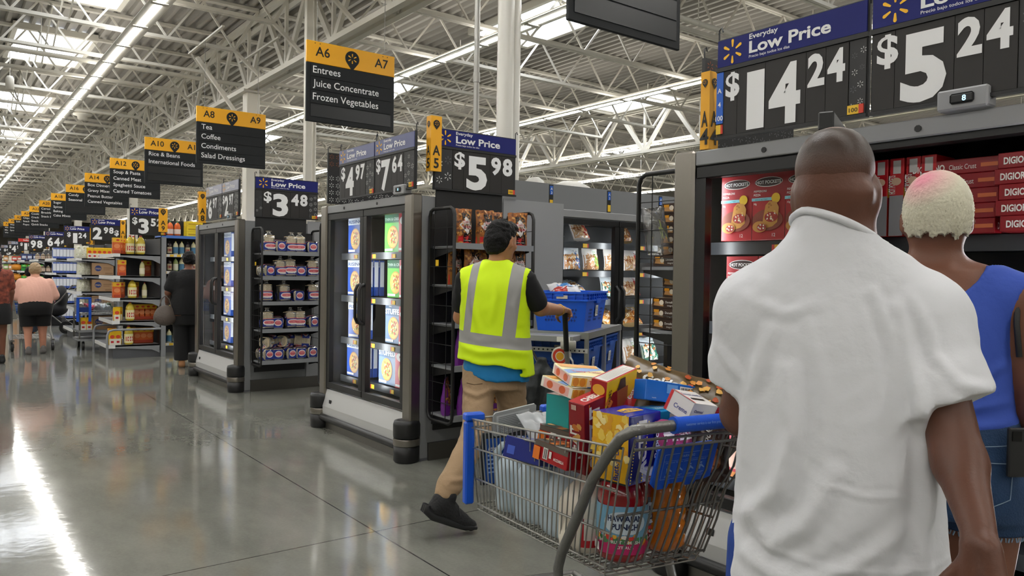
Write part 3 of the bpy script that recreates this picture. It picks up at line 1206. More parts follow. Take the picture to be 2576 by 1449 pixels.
# ------------------------------------------------------------------ wire side racks
def side_rack(loc, label, shelves, rz=0.0, mirror=False, w=0.70, dp=0.33, zb=0.32, zt=1.84):
    """Black wire rack hung on a freezer side; local origin at floor under its back left corner, faces -y."""
    t = thing('display_rack', label, 'rack', loc, rz)
    for x in (0.0, w):
        b = MB()
        r = 0.05
        loop = [(x, 0, zb + r), (x, 0, zt - r), (x, -r * 0.3, zt - r * 0.3), (x, -r, zt), (x, -dp + r, zt), (x, -dp + r * 0.3, zt - r * 0.3), (x, -dp, zt - r), (x, -dp, zb + r), (x, -dp + r * 0.3, zb + r * 0.3), (x, -dp + r, zb), (x, -r, zb), (x, -r * 0.3, zb + r * 0.3)]
        b.tube(loop, 0.013, BLACK, 6, closed=True)
        k = 11
        for i in range(1, k):
            z = zb + (zt - zb) * i / k
            b.tube([(x, 0, z), (x, -dp, z)], 0.003, BLACK, 4)
        b.tube([(x, -dp * 0.72, zb), (x, -dp * 0.72, zt)], 0.003, BLACK, 4)
        b.tube([(x, -dp * 0.2, zb), (x, -dp * 0.2, zt)], 0.003, BLACK, 4)
        b.build('side_frame', t)
    b = MB()
    b.bx(0.0, w, -0.012, 0.0, zb, zt - 0.03, BLACKP)
    b.build('back_panel', t)
    for z in shelves:
        b = MB()
        b.bx(0.02, w - 0.02, -dp + 0.01, -0.012, z - 0.028, z - 0.012, SHELFG)
        b.bx(0.005, w - 0.005, -dp - 0.012, -dp + 0.01, z - 0.034, z + 0.008, SHELFG)
        for x in (0.022, w - 0.022):
            b.prism([(x, -0.012, z - 0.03), (x, -dp + 0.02, z - 0.03), (x, -dp + 0.02, z - 0.042), (x, -0.012, z - 0.10)], (0.004 if x < 0.1 else -0.004, 0, 0), BLACK)
        b.build('shelf', t)
    b = MB()
    b.bx(0.005, 0.01, -0.11, -0.075, 1.43, 1.475, TAGY)
    b.build('shelf_tag', t)
    return t


RK = (1.585, 1.31, 1.03, 0.725, 0.375)
side_rack((2.90, 4.838, 0), 'black wire rack of pretzel bags on the pizza freezer side', RK)
side_rack((2.90, 8.718, 0), 'black wire rack of bread bags on the freezer side', RK, zt=1.85)
side_rack((3.62, 6.526, 0), 'black wire rack seen edge-on past the far side of the pizza freezer', RK, rz=PI)
side_rack((3.62, 2.458, 0), 'black wire rack of cookie packs past the far side of the nearest freezer', (1.44, 1.12, 0.74, 0.38), rz=PI, zt=1.90)
# ------------------------------------------------------------------ packages
def ink(h, rough=0.42):
    return mat('ink_' + h.lstrip('#') + ('' if rough == 0.42 else '_%d' % int(rough * 100)), h, rough)


def ringed(F, loop, lift, rings, sub):
    """Fill a star-shaped outline in concentric rings so that it follows a curved surface."""
    pts = []
    n = len(loop)
    for i in range(n):
        (a, q), (c, d) = loop[i], loop[(i + 1) % n]
        pts += [(a + (c - a) * k / sub, q + (d - q) * k / sub) for k in range(sub)]
    cu, cv = sum(p[0] for p in pts) / len(pts), sum(p[1] for p in pts) / len(pts)
    m = len(pts)
    v = [tuple(F(cu, cv, lift))]
    for r in range(1, rings + 1):
        v += [tuple(F(cu + (p[0] - cu) * r / rings, cv + (p[1] - cv) * r / rings, lift)) for p in pts]
    f = [(0, 1 + i, 1 + (i + 1) % m) for i in range(m)]
    for r in range(rings - 1):
        o, o2 = 1 + r * m, 1 + (r + 1) * m
        f += [(o + i, o2 + i, o2 + (i + 1) % m, o + (i + 1) % m) for i in range(m)]
    return v, f


def draw(b, F, items, asp, push=0.0006, curved=False):
    """Print items on a surface. F(u, v, lift) -> 3D with u, v in 0..1; asp = width / height of the face.
    r: rect, e: ellipse, p: polygon, t: text (size and position in face heights), m: speckle of blobs."""
    for k, it in enumerate(items):
        lift = push * (k + 1)
        c = it[0]
        if c == 'r':
            _, u0, v0, u1, v1, m = it[:6]
            n = it[6] if len(it) > 6 else (8 if curved else 1)
            b.grid(lambda a, q: F(u0 + (u1 - u0) * a, v0 + (v1 - v0) * q, lift), n, n, m, smooth=False)
        elif c == 'e':
            _, cu, cv, ru, rv, m = it[:6]
            loop = [(cu + ru * math.cos(a), cv + rv * math.sin(a)) for a in [2 * PI * i / 20 for i in range(20)]]
            b.add(*ringed(F, loop, lift, 4 if curved else 1, 1), m)
        elif c == 'p':
            if curved:
                b.add(*ringed(F, it[1], lift, 5, 5), it[2])
            else:
                b.poly([F(u, v, lift) for u, v in it[1]], it[2])
        elif c == 't':
            _, s_, u, v, sz, m, bold = it[:7]
            al = it[7] if len(it) > 7 else 'C'
            fit = it[8] if len(it) > 8 else None
            rot = it[9] if len(it) > 9 else 0
            ca, sa = math.cos(math.radians(rot)), math.sin(math.radians(rot))
            lf = lift + (0.0012 if curved else 0)

            def fn(p, q):
                x, y = p * ca - q * sa, p * sa + q * ca
                return F(u + x / asp, v + y, lf)
            b.text(s_, None, None, None, sz, m, bold, al=al, fit=fit, fn=fn)
        elif c == 'm':
            _, u0, v0, u1, v1, n, r, ms, seed = it
            rnd = random.Random(seed)
            for i in range(n):
                cu, cv = rnd.uniform(u0, u1), rnd.uniform(v0, v1)
                a0 = rnd.uniform(0, 6)
                rr = [r * rnd.uniform(0.6, 1.2) for _ in range(6)]
                b.poly([F(cu + rr[j] / asp * math.cos(a0 + j * PI / 3), cv + rr[j] * math.sin(a0 + j * PI / 3), lift + 0.00002 * i) for j in range(6)], ms[i % len(ms)])


def carton(name, w, d, h, base, faces, bevel=0.002):
    """Folding carton standing on its base, front towards -y, with printed faces F B L R T."""
    b = MB()
    b.bx(-w / 2, w / 2, -d / 2, d / 2, 0, h, base, bevel)
    FR = {'F': (lambda u, v, l: (-w / 2 + u * w, -d / 2 - l, v * h), w / h),
          'B': (lambda u, v, l: (w / 2 - u * w, d / 2 + l, v * h), w / h),
          'L': (lambda u, v, l: (-w / 2 - l, d / 2 - u * d, v * h), d / h),
          'R': (lambda u, v, l: (w / 2 + l, -d / 2 + u * d, v * h), d / h),
          'T': (lambda u, v, l: (-w / 2 + u * w, -d / 2 + v * d, h + l), w / d)}
    for f, items in faces.items():
        F, asp = FR[f]
        draw(b, F, items, asp)
    return b.build(name)


def pouch(name, W, H, T, back, items, seed=0, seal=0.05, top_m=None, gusset=True, crumple=0.006, flat_bottom=True):
    """Filled flexible pouch standing upright, front towards -y: swollen body, flat crimped top, wrinkled skin."""
    rnd = random.Random(seed)
    off = Vector((rnd.uniform(0, 50), rnd.uniform(0, 50), 0))

    def S(u, v, l, side=-1):
        x, z = (u - 0.5) * W, v * H
        a = max(0.0, 1 - abs(2 * u - 1) ** 2.6) ** 0.6
        tv = min(1.0, (1 - v) / 0.55)
        bv = min(1.0, (v + (0.12 if flat_bottom else 0.0)) / 0.2)
        t = T / 2 * a * (max(tv, 0) ** 0.75) * bv ** 0.5
        nn = noise.noise(Vector((u * 5, v * 6, side * 3)) + off) + 0.5 * noise.noise(Vector((u * 11, v * 13, side * 3)) + off)
        pinch = 1 - 0.06 * a * 0 - 0.05 * math.sin(PI * v)
        y = side * (t + crumple * nn * a + 0.0015 + l)
        return Vector((x * pinch, y + 0.012 * noise.noise(Vector((u * 2, v * 2, 7)) + off) * v, z + 0.010 * noise.noise(Vector((u * 4, 3, 1)) + off) * (v > 0.9)))
    b = MB()
    nu, nv = 14, 16
    b.grid(lambda u, v: S(u, v, 0, -1), nu, nv, back)
    b.grid(lambda u, v: S(u, v, 0, 1), nu, nv, back, flip=True)
    for u0 in (0, 1):
        b.grid(lambda q, v: S(u0, v, 0, -1).lerp(S(u0, v, 0, 1), q), 1, nv, back, flip=u0 == 0)
    b.grid(lambda u, q: S(u, 0, 0, -1).lerp(S(u, 0, 0, 1), q), nu, 1, back, flip=True)
    b.grid(lambda u, q: S(u, 1, 0, -1).lerp(S(u, 1, 0, 1), q), nu, 1, top_m or back)
    draw(b, lambda u, v, l: S(u, v, l + 0.0012), items, W / H, push=0.0006, curved=True)
    return b.build(name)


PROTO = {}


def put(kind, make, loc, rz=0.0, label=None, cat=None, group=None, rot=None, scale=None):
    """First call builds the package, later ones copy it."""
    if kind not in PROTO:
        o = make()
        PROTO[kind] = o
        c = o
    else:
        c = None
    if c is None:
        c = dup(PROTO[kind])
    c.location = loc
    c.rotation_euler = rot if rot else (0, 0, rz)
    if scale:
        c.scale = (scale,) * 3 if isinstance(scale, (int, float)) else scale
    tag(c, label, cat, group)
    return c


WHT = ink('#f1efe9')
BREADC = mat('bread_crumb', '#e5d2ac', 0.75, vary=(30, 0.12), bump=(60, 0.4, 3))
CRUST = mat('pretzel_brown', '#9a5a24', 0.4, vary=(40, 0.35))
PRETZ = [ink('#b9762f'), ink('#6e3c16'), ink('#d39a4c'), ink('#4e2a10')]
SHINYB = mat('pouch_black_gloss', '#1a1412', 0.22)


def pretzel_bag(seed, low):
    m2 = ink('#c3221f', 0.28) if low == 'red' else ink('#6a2383', 0.28)
    its = [('r', 0.0, 0.26, 1, 1, CRUST, 8), ('m', 0.03, 0.28, 0.97, 0.97, 120, 0.035, PRETZ, seed),
           ('r', 0.0, 0.0, 1, 0.27, m2, 6),
           ('r', 0.36, 0.02, 0.86, 0.88, SHINYB, 8),
           ('p', [(0.16, 0.56), (0.58, 0.80), (0.99, 0.56), (0.58, 0.31)], ink('#d9d5d0', 0.3)),
           ('t', "Dot's", 0.58, 0.615, 0.105, ink('#b52a31'), 0.01), ('t', 'Homestyle', 0.58, 0.565, 0.05, ink('#3a3a3a'), 0.0),
           ('t', 'Pretzels', 0.58, 0.485, 0.105, ink('#b52a31'), 0.01),
           ('t', 'ORIGINAL', 0.6, 0.255, 0.042, ink('#b52a31'), 0.005), ('t', 'SEASONED', 0.6, 0.205, 0.042, ink('#b52a31'), 0.005),
           ('t', 'PRETZEL TWISTS', 0.6, 0.14, 0.028, WHT, 0.01), ('e', 0.22, 0.09, 0.11, 0.03, ink('#c98a3c'))]
    return pouch('pretzel_bag', 0.155, 0.265, 0.075, m2 if low != 'red' else ink('#8f5a24', 0.3), its, seed, crumple=0.007)


def pretzels():
    rk = (2.90, 4.845)
    y0 = rk[1] - 0.255
    z1, z2, z3, z4, z5 = [z - 0.011 for z in RK]
    spots = []
    # (kind, x, y offset, z, rz, words)
    spots += [('red', 0.10, 0, z1, 0.05, 'red-bottomed pretzel bag at the left end of the rack top shelf'),
              ('red', 0.29, 0.0, z1, -0.04, 'red-bottomed pretzel bag second from the left on the rack top shelf'),
              ('red', 0.41, 0.045, z1, 0.12, 'red-bottomed pretzel bag on the top shelf, above the worker in the vest'),
              ('red', 0.59, 0.0, z1, -0.35, 'crumpled red-bottomed pretzel bag at the right end of the top shelf'),
              ('red', 0.085, 0.08, z2, 0.4, 'red-bottomed pretzel bag turned sideways on the second rack shelf'),
              ('red', 0.185, 0.0, z2, 0.1, 'pretzel bag facing out on the second rack shelf, left of the vest'),
              ('red', 0.36, 0.06, z2, 0.0, 'pretzel bag behind the dark-haired head on the second rack shelf'),
              ('red', 0.585, 0.0, z2, -0.15, 'pretzel bag right of the dark-haired head on the second rack shelf'),
              ('purple', 0.10, 0.03, z3, 0.9, 'purple pretzel bag poking out at the left of the middle rack shelf'),
              ('purple', 0.22, 0.02, z3, 0.5, 'purple pretzel bag beside the vest on the middle rack shelf'),
              ('purple', 0.10, 0.02, z4, 0.9, 'purple pretzel bag turned sideways on the fourth rack shelf'),
              ('purple', 0.21, 0.0, z4, 0.7, 'purple pretzel bag next to the vest hem on the fourth rack shelf'),
              ('purple', 0.045, 0.10, z5, 0.9, 'purple pretzel bag at the back left of the bottom rack shelf'),
              ('purple', 0.12, 0.0, z5, 0.9, 'purple pretzel bag at the front left of the bottom rack shelf'),
              ('purple', 0.27, 0.02, z5, 0.15, 'purple pretzel bag facing out on the bottom rack shelf'),
              ('purple', 0.42, 0.0, z5, 0.1, 'purple pretzel bag beside the khaki trousers on the bottom rack shelf'),
              ('purple', 0.585, 0.02, z5, 0.0, 'purple pretzel bag at the right end of the bottom rack shelf')]
    for i, (k, dx, dy, z, rz, lab) in enumerate(spots):
        kk = k + str(i % 3)
        put('pretzel' + kk, lambda: pretzel_bag(i + 3, k), (rk[0] + 0.02 + dx, y0 + dy, z), rz, lab, 'pretzel bag', 'pretzel bags on the wire rack', rot=(0, 0, rz))


pretzels()


# ---- sliced bread in clear bags
def bread_bag(seed, lying=False):
    rnd = random.Random(seed)
    t = thing('bread_bag', None, None)
    b = MB()
    # loaf: rounded-square slices stacked along y
    L, w, h = 0.17, 0.118, 0.118
    n = 9
    for i in range(n):
        y0 = -L / 2 + L * i / n + 0.001
        y1 = y0 + L / n - 0.002
        pts = []
        for k in range(16):
            a = 2 * PI * k / 16
            ca, sa = math.cos(a), math.sin(a)
            x = w / 2 * math.copysign(abs(ca) ** 0.55, ca) * (1 + 0.05 * (sa > 0.3)) * rnd.uniform(0.97, 1.02)
            z = h / 2 + h / 2 * math.copysign(abs(sa) ** 0.6, sa)
            pts.append((x, y0, z))
        b.prism(pts, (0, y1 - y0, 0), BREADC)
    b.build('loaf', t)

    def S(a, q, l=0.0):
        an = 2 * PI * a
        ca, sa = math.cos(an), math.sin(an)
        ex = max(0.0, min(1.0, (q - 0.74) / 0.2))
        sc = (1.09 - 0.90 * ex) if q > 0.74 else 1.09
        if q < 0.04:
            sc *= 0.6 + 10 * q
        if q > 0.95:
            sc = 0.19 + 0.42 * (q - 0.95) / 0.05
        wr = 1 + 0.06 * noise.noise(Vector((ca * 2, sa * 2, q * 7 + seed)))
        x = (w / 2 * math.copysign(abs(ca) ** 0.6, ca) * wr + math.copysign(l, ca)) * sc
        z = h / 2 + (h / 2 * math.copysign(abs(sa) ** 0.6, sa) * wr) * sc + l * math.copysign(1, sa) + ex * 0.012
        y = -L / 2 - 0.006 + q * (L + 0.05)
        return Vector((x, y, z))
    b = MB()
    b.grid(lambda a, q: S(a, q), 24, 26, CLEAR)
    b.build('plastic_wrap', t)
    b = MB()
    RED, BLU = ink('#cf3b46'), ink('#24358f')
    items = [('r', 0.04, 0.10, 0.96, 0.66, BLU, 10), ('e', 0.5, 0.40, 0.34, 0.20, WHT), ('e', 0.5, 0.42, 0.27, 0.13, ink('#e88d92')), ('t', 'Bunny', 0.5, 0.38, 0.15, RED, 0.02),
             ('r', 0.08, 0.68, 0.92, 0.72, RED, 6), ('t', 'Bread', 0.5, 0.15, 0.09, WHT, 0.01)]
    # label wraps over the top of the bag and down one side
    draw(b, lambda u, v, l: S(0.02 + 0.46 * u, 0.03 + 0.62 * v, 0.002 + l), items, 1.0, 0.0008, True)
    draw(b, lambda u, v, l: S(0.52 + 0.40 * u, 0.03 + 0.62 * v, 0.002 + l), items[:3], 1.0, 0.0008, True)
    # end of the loaf
    draw(b, lambda u, v, l: Vector(((u - 0.5) * w * 0.8, -L / 2 - 0.012 - l, 0.012 + v * h * 0.82)), [('r', 0, 0, 1, 1, BLU), ('e', 0.5, 0.52, 0.42, 0.36, WHT), ('e', 0.5, 0.52, 0.36, 0.26, ink('#e88d92')), ('t', 'Bunny', 0.5, 0.43, 0.24, RED, 0.02)], 0.9, 0.0008)
    b.build('printed_label', t)
    return t


def breads():
    rx, ry = 2.90, 8.725
    rnd = random.Random(5)
    zs = [z - 0.011 for z in RK]
    counts = (5, 5, 4, 5, 5)
    names = ('top', 'second', 'middle', 'fourth', 'bottom')
    for r, z in enumerate(zs):
        n = counts[r]
        for i in range(n):
            x = rx + 0.092 + i * (0.516 / (n - 1))
            up = (r + i) % 3 != 1 and r < 4
            lab = 'bread bag, %s from the left on the %s bread shelf' % (ORD[i], names[r])
            k = 'bread%d' % ((i + r) % 3)
            if up:     # stands on its end, label out
                rot = (PI / 2 + rnd.uniform(-0.12, 0.02), 0, rnd.uniform(-0.3, 0.3))
                loc = (x, ry - 0.165, z + 0.106)
                # standing: local y becomes up; label side (+z) turns to -y
            else:
                rot = (0.0, 0.0, rnd.uniform(-0.25, 0.25))
                loc = (x, ry - 0.19, z + 0.017)
            put(k, lambda: bread_bag((i + r) % 3), loc, 0, lab, 'bread', 'bread bags on the wire rack', rot=rot, scale=1.05)
        if r == 4:
            for i in range(3):
                lab = 'bread bag lying above the row, %s of three on the %s bread shelf' % (ORD[i], names[r])
                put('bread%d' % i, lambda: bread_bag(i), (rx + 0.14 + i * 0.19, ry - 0.18, z + 0.155), 0, lab, 'bread', 'bread bags on the wire rack', rot=(rnd.uniform(-0.1, 0.1), 0, rnd.uniform(-0.7, 0.7) + PI / 2))


breads()

# ---- cartons in the freezers
PZ = [ink('#d8a24a'), ink('#c0542c'), ink('#e9d39a'), ink('#a33a25'), ink('#7a8f3a')]


def pizza_art(cu, cv, r, asp, seed):
    return [('e', cu, cv, r / asp, r, ink('#c98f45')), ('e', cu, cv, r * 0.9 / asp, r * 0.9, ink('#e0b25c')), ('m', cu - 0.6 * r / asp, cv - 0.6 * r, cu + 0.6 * r / asp, cv + 0.6 * r, 70, 0.032, PZ, seed)]


def pizza_blue(style):
    w, h = 0.29, 0.31
    if style == 'rising':
        base, hd = ink('#2a52a8'), [('r', 0, 0.80, 1, 1, ink('#dfe6ee')), ('t', 'RISING', 0.5, 0.84, 0.13, ink('#28528f'), 0.02, 'C', 0.86)]
    elif style == 'thin':
        base, hd = ink('#63b04a'), [('r', 0, 0.78, 1, 1, ink('#3f6a50')), ('t', 'THIN & CRISPY', 0.5, 0.84, 0.10, ink('#b9c9bf'), 0.02, 'C', 0.9)]
    elif style == 'stuffed':
        base, hd = ink('#6a7f9d'), [('r', 0, 0.72, 1, 1, ink('#50657e')), ('t', 'STUFFED', 0.5, 0.77, 0.19, ink('#e6ebf0'), 0.03, 'C', 0.9), ('t', 'RISING', 0.3, 0.95, 0.05, WHT, 0.01)]
    else:
        base, hd = ink('#c8232c'), [('e', 0.34, 0.80, 0.28, 0.12, ink('#e9e2dd')), ('t', 'Pizza', 0.34, 0.76, 0.10, ink('#b01f28'), 0.02), ('r', 0.68, 0.70, 0.95, 0.95, ink('#7fb4d8'))]
    F = hd + pizza_art(0.5, 0.40, 0.30, w / h, 3) + [('r', 0.05, 0.04, 0.5, 0.10, WHT)]
    sd = [('r', 0.1, 0.25, 0.9, 0.95, ink('#e3e7ea'))]
    return carton('pizza_box', w, 0.045, h, base, {'F': F, 'L': sd, 'R': sd, 'T': [('t', 'PIZZA', 0.5, 0.2, 0.6, WHT, 0.01)]})


def pizzas():
    fr = 4.87
    lay = []   # (style, y centre, x, z, rz, label, lying)
    S3, S2, S1, S0 = 1.542, 1.172, 0.802, 0.462
    A = -PI / 2
    lay += [('rising', 6.20, 2.985, S3, A, 'blue rising-crust pizza box upright on the top shelf, left door'),
            ('rising', 6.20, 2.985, S2, A, 'blue pizza box upright on the second shelf, left door'),
            ('rising', 6.14, 2.99, S1, A + 0.2, 'blue pizza box leaning forward on the third shelf, left door'),
            ('rising', 6.20, 2.985, S0, A, 'blue rising-crust box at the front of the bottom row, left door'),
            ('thin', 5.58, 3.02, S3, A, 'green thin-crust pizza box on the top shelf, right door'),
            ('red', 5.27, 2.98, S3, A, 'red pizza box on the top shelf, right door'),
            ('thin', 5.60, 3.06, S2, A, 'green pizza box on the second shelf, right door'),
            ('red', 5.27, 2.99, S2, A, 'red pizza box on the second shelf, right door'),
            ('stuffed', 5.55, 3.02, S1, A, 'grey stuffed-crust pizza box on the third shelf, right door'),
            ('red', 5.25, 2.98, S1, A, 'red pizza box on the third shelf, right door'),
            ('red', 5.30, 2.98, S0, A, 'red pizza box at the front of the bottom row, right door'),
            ('stuffed', 5.62, 3.0, S0, A, 'grey stuffed-crust box at the front of the bottom row, right door')]
    for st, y, x, z, rz, lab in lay:
        put('pz' + st, lambda: pizza_blue(st), (x, y, z), rz, lab, 'pizza box', 'pizza boxes in the freezer')
    for j in range(4):
        put('pzrising', None, (3.06 + 0.055 * j, 5.70, S0), A, 'blue box %s behind the grey stuffed-crust box in the bottom row' % ORD[j], 'pizza box', 'pizza boxes in the freezer')
        put('pzrising', None, (3.04 + 0.055 * j, 6.20, S0), A, 'blue box %s behind the front rising-crust box in the bottom row' % ORD[j], 'pizza box', 'pizza boxes in the freezer')
    for j in range(3):
        put('pzrising', None, (3.04 + 0.055 * j, 6.20, S2), A, 'blue box %s behind the front box on the second shelf, left door' % ORD[j], 'pizza box', 'pizza boxes in the freezer')
        put('pzred', None, (3.05 + 0.055 * j, 5.27, S2), A, 'red box %s behind the front red box on the second shelf' % ORD[j], 'pizza box', 'pizza boxes in the freezer')
    # neighbours: boxes glimpsed in the freezer beside the bread rack
    k = 0
    for z, nm in ((1.542, 'top'), (1.172, 'second'), (0.802, 'third'), (0.462, 'bottom')):
        for y, st in ((9.95, 'rising'), (9.3, 'red')):
            put('pz' + st, lambda: pizza_blue(st), (3.02, y, z), A, '%s box on the %s shelf of the freezer beside the bread rack' % ('blue' if st == 'rising' else 'red', nm), 'frozen food box', 'boxes in the freezer beside the bread rack')


pizzas()


def hot_box():
    w, d, h = 0.165, 0.115, 0.29
    red = ink('#b3151f', 0.35)
    F = [('r', 0, 0.62, 1, 1, ink('#a51622', 0.35)), ('e', 0.5, 0.87, 0.42, 0.075, WHT), ('e', 0.5, 0.87, 0.405, 0.065, ink('#3a2220')), ('t', 'HOT POCKETS', 0.5, 0.845, 0.068, WHT, 0.03, 'C', 0.42),
         ('t', 'PEPPERONI', 0.06, 0.72, 0.045, WHT, 0.01, 'L'), ('t', 'PIZZA', 0.06, 0.665, 0.045, WHT, 0.01, 'L'), ('r', 0, 0.59, 0.62, 0.635, ink('#8fd3de')), ('t', 'GARLIC BUTTERY', 0.3, 0.598, 0.028, ink('#2d5d70'), 0.0),
         ('e', 0.74, 0.62, 0.13, 0.075, ink('#f0c21e')), ('e', 0.5, 0.30, 0.46, 0.16, ink('#8a3a20')),
         ('p', [(0.34, 0.22), (0.44, 0.52), (0.56, 0.58), (0.76, 0.56), (0.84, 0.48), (0.80, 0.26), (0.66, 0.20), (0.5, 0.18)], ink('#d6973f')), ('m', 0.46, 0.26, 0.74, 0.54, 14, 0.02, [ink('#e8bb63'), ink('#b97426')], 4),
         ('e', 0.62, 0.34, 0.20, 0.075, ink('#a8281c')), ('m', 0.50, 0.29, 0.74, 0.39, 14, 0.018, [ink('#f4ead5'), ink('#c73a22'), ink('#e8c9a0')], 2),
         ('e', 0.28, 0.20, 0.22, 0.085, ink('#d0903c')), ('e', 0.34, 0.19, 0.14, 0.055, ink('#a8281c')), ('m', 0.24, 0.16, 0.44, 0.23, 9, 0.016, [ink('#f4ead5'), ink('#c73a22')], 6),
         ('t', '10g', 0.14, 0.53, 0.04, WHT, 0.01), ('t', '12', 0.72, 0.05, 0.07, WHT, 0.01)]
    sd = [('r', 0, 0, 1, 0.52, ink('#8f8f90')), ('r', 0.12, 0.8, 0.5, 0.96, ink('#b9b6b2')), ('t', 'HOT POCKETS', 0.35, 0.54, 0.16, WHT, 0.02, 'L', 0.24, 90)]
    return carton('sandwich_box', w, d, h, red, {'F': F, 'L': sd, 'R': sd})


def thin_box():
    w, d, h = 0.31, 0.30, 0.052
    dk = ink('#8c1620', 0.3)
    F = [('t', 'DIGIORNO', 0.06, 0.28, 0.60, WHT, 0.03, 'L', 2.1), ('t', 'Classic Crust', 0.46, 0.30, 0.48, WHT, 0.0, 'L', 1.7), ('r', 0.79, 0.36, 0.98, 0.62, ink('#c9683a'))]
    return carton('thin_pizza_box', w, d, h, dk, {'F': F, 'B': F, 'L': F, 'R': F})


def nearest_freezer():
    A = -PI / 2
    S3, S2, S1 = 1.545, 1.185, 0.815
    for y, lab in ((2.165, 'red stuffed-sandwich box standing leftmost behind the closed glass door'), (2.0, 'red stuffed-sandwich box second from the left behind the closed glass door'), (1.835, 'red stuffed-sandwich box partly hidden by the bald head')):
        put('hot', hot_box, (2.955, y, S3), A, lab, 'frozen food box', 'red sandwich boxes in the nearest freezer')
    for y, lab in ((2.13, 'red stuffed-sandwich box at the left of the second shelf down'), (1.96, 'red stuffed-sandwich box behind the white shirt shoulder, second shelf down')):
        put('hot', hot_box, (2.955, y, S2), A, lab, 'frozen food box', 'red sandwich boxes in the nearest freezer')
    for i, y in enumerate((1.50, 1.44, 1.38, 1.325)):
        put('hotside', lambda: spine_box(), (2.96, y, S3), A, 'red box standing spine-out, %s from the door frame in the open freezer' % ORD[i], 'frozen food box', 'spine-out red boxes in the open freezer')
    for j in range(5):
        put('thin', thin_box, (3.04, 1.25 + 0.004 * (j % 2), S3 + 0.053 * j), A + 0.02 * (j - 2), 'dark red thin pizza box, %s from the bottom of the left stack' % ORD[j], 'pizza box', 'dark red thin pizza boxes')
    for j in range(5):
        put('thin', thin_box, (3.0, 0.925 + 0.012 * (j % 2), S3 + 0.053 * j), A - 0.03 * (j - 2), 'dark red thin pizza box, %s from the bottom of the right stack' % ORD[j], 'pizza box', 'dark red thin pizza boxes')
    for j in range(3):
        put('thin', thin_box, (2.99, 0.93, S2 + 0.053 * j), A, 'dark red thin pizza box on the shelf below, %s from the bottom' % ORD[j], 'pizza box', 'dark red thin pizza boxes')
    # lower shelves: red and pink boxes glimpsed through the cart
    for j, y in enumerate((2.16, 1.99)):
        put('pinkbox', lambda: carton('frozen_snack_box', 0.15, 0.1, 0.24, ink('#d83a4c'), {'F': [('e', 0.5, 0.4, 0.4, 0.25, ink('#f2c6b0')), ('t', 'SNACKS', 0.5, 0.8, 0.1, WHT, 0.02), ('r', 0.0, 0.0, 1, 0.1, ink('#f29a4a'))]}), (2.96, y, 0.475), A,
            ['pink-red frozen snack box low in the freezer, seen behind the cart handle', 'pink-red frozen snack box low in the freezer beside the white shirt'][j], 'frozen food box', 'pink-red boxes low in the freezer')


def spine_box():
    w, d, h = 0.052, 0.15, 0.29
    red = ink('#c01722', 0.35)
    F = [('r', 0, 0, 1, 0.52, ink('#9a9a9c')), ('r', 0.25, 0.80, 0.8, 0.97, ink('#c9c4c0')), ('t', 'HOT POCKETS', 0.42, 0.54, 0.12, WHT, 0.02, 'L', 0.24, 90), ('e', 0.5, 0.7, 0.35, 0.05, ink('#d8b59a'))]
    R = [('e', 0.5, 0.85, 0.4, 0.06, WHT), ('r', 0, 0.5, 1, 0.62, ink('#f0b41e')), ('r', 0, 0.0, 1, 0.4, ink('#a3301c'))]
    return carton('spine_box', w, d, h, red, {'F': F, 'L': R, 'R': R})


nearest_freezer()


# ---- bagged chicken in the long freezer
def chicken_bag(k):
    pal = [('#e9edf0', '#2f6fb4', '#d7a56b'), ('#dfe6ea', '#1f6a55', '#e8e0cf'), ('#efe9e2', '#79a83c', '#d99a6c'), ('#e8e8e6', '#3f7fc0', '#c98546'), ('#efe6df', '#c03a34', '#d9a878'), ('#d8b880', '#b5622a', '#e0a24c')][k]
    a, c, f = [ink(x, 0.25) for x in pal]
    its = [('r', 0.02, 0.0, 0.98, 0.66, ink(['#c9905c', '#3f6a5c', '#b98a5e', '#a8794a', '#c9a07a', '#b5712c'][k], 0.25), 8), ('m', 0.05, 0.05, 0.9, 0.66, 40, 0.075, [f, ink('#e3bd8c', 0.25), ink('#9a5a2c', 0.25), ink('#efe0c8', 0.25)], k + 1),
           ('p', [(0.55, 0.1), (0.98, 0.0), (0.98, 0.5), (0.62, 0.8)], c), ('r', 0.50, 0.72, 0.86, 0.90, ink('#f5f5f5', 0.25), 3), ('t', 'Tyson' if k % 2 == 0 else 'Chicken', 0.68, 0.78, 0.09, c, 0.02)]
    return pouch('frozen_chicken_bag', 0.26, 0.27, 0.11, a, its, 20 + k, crumple=0.016)


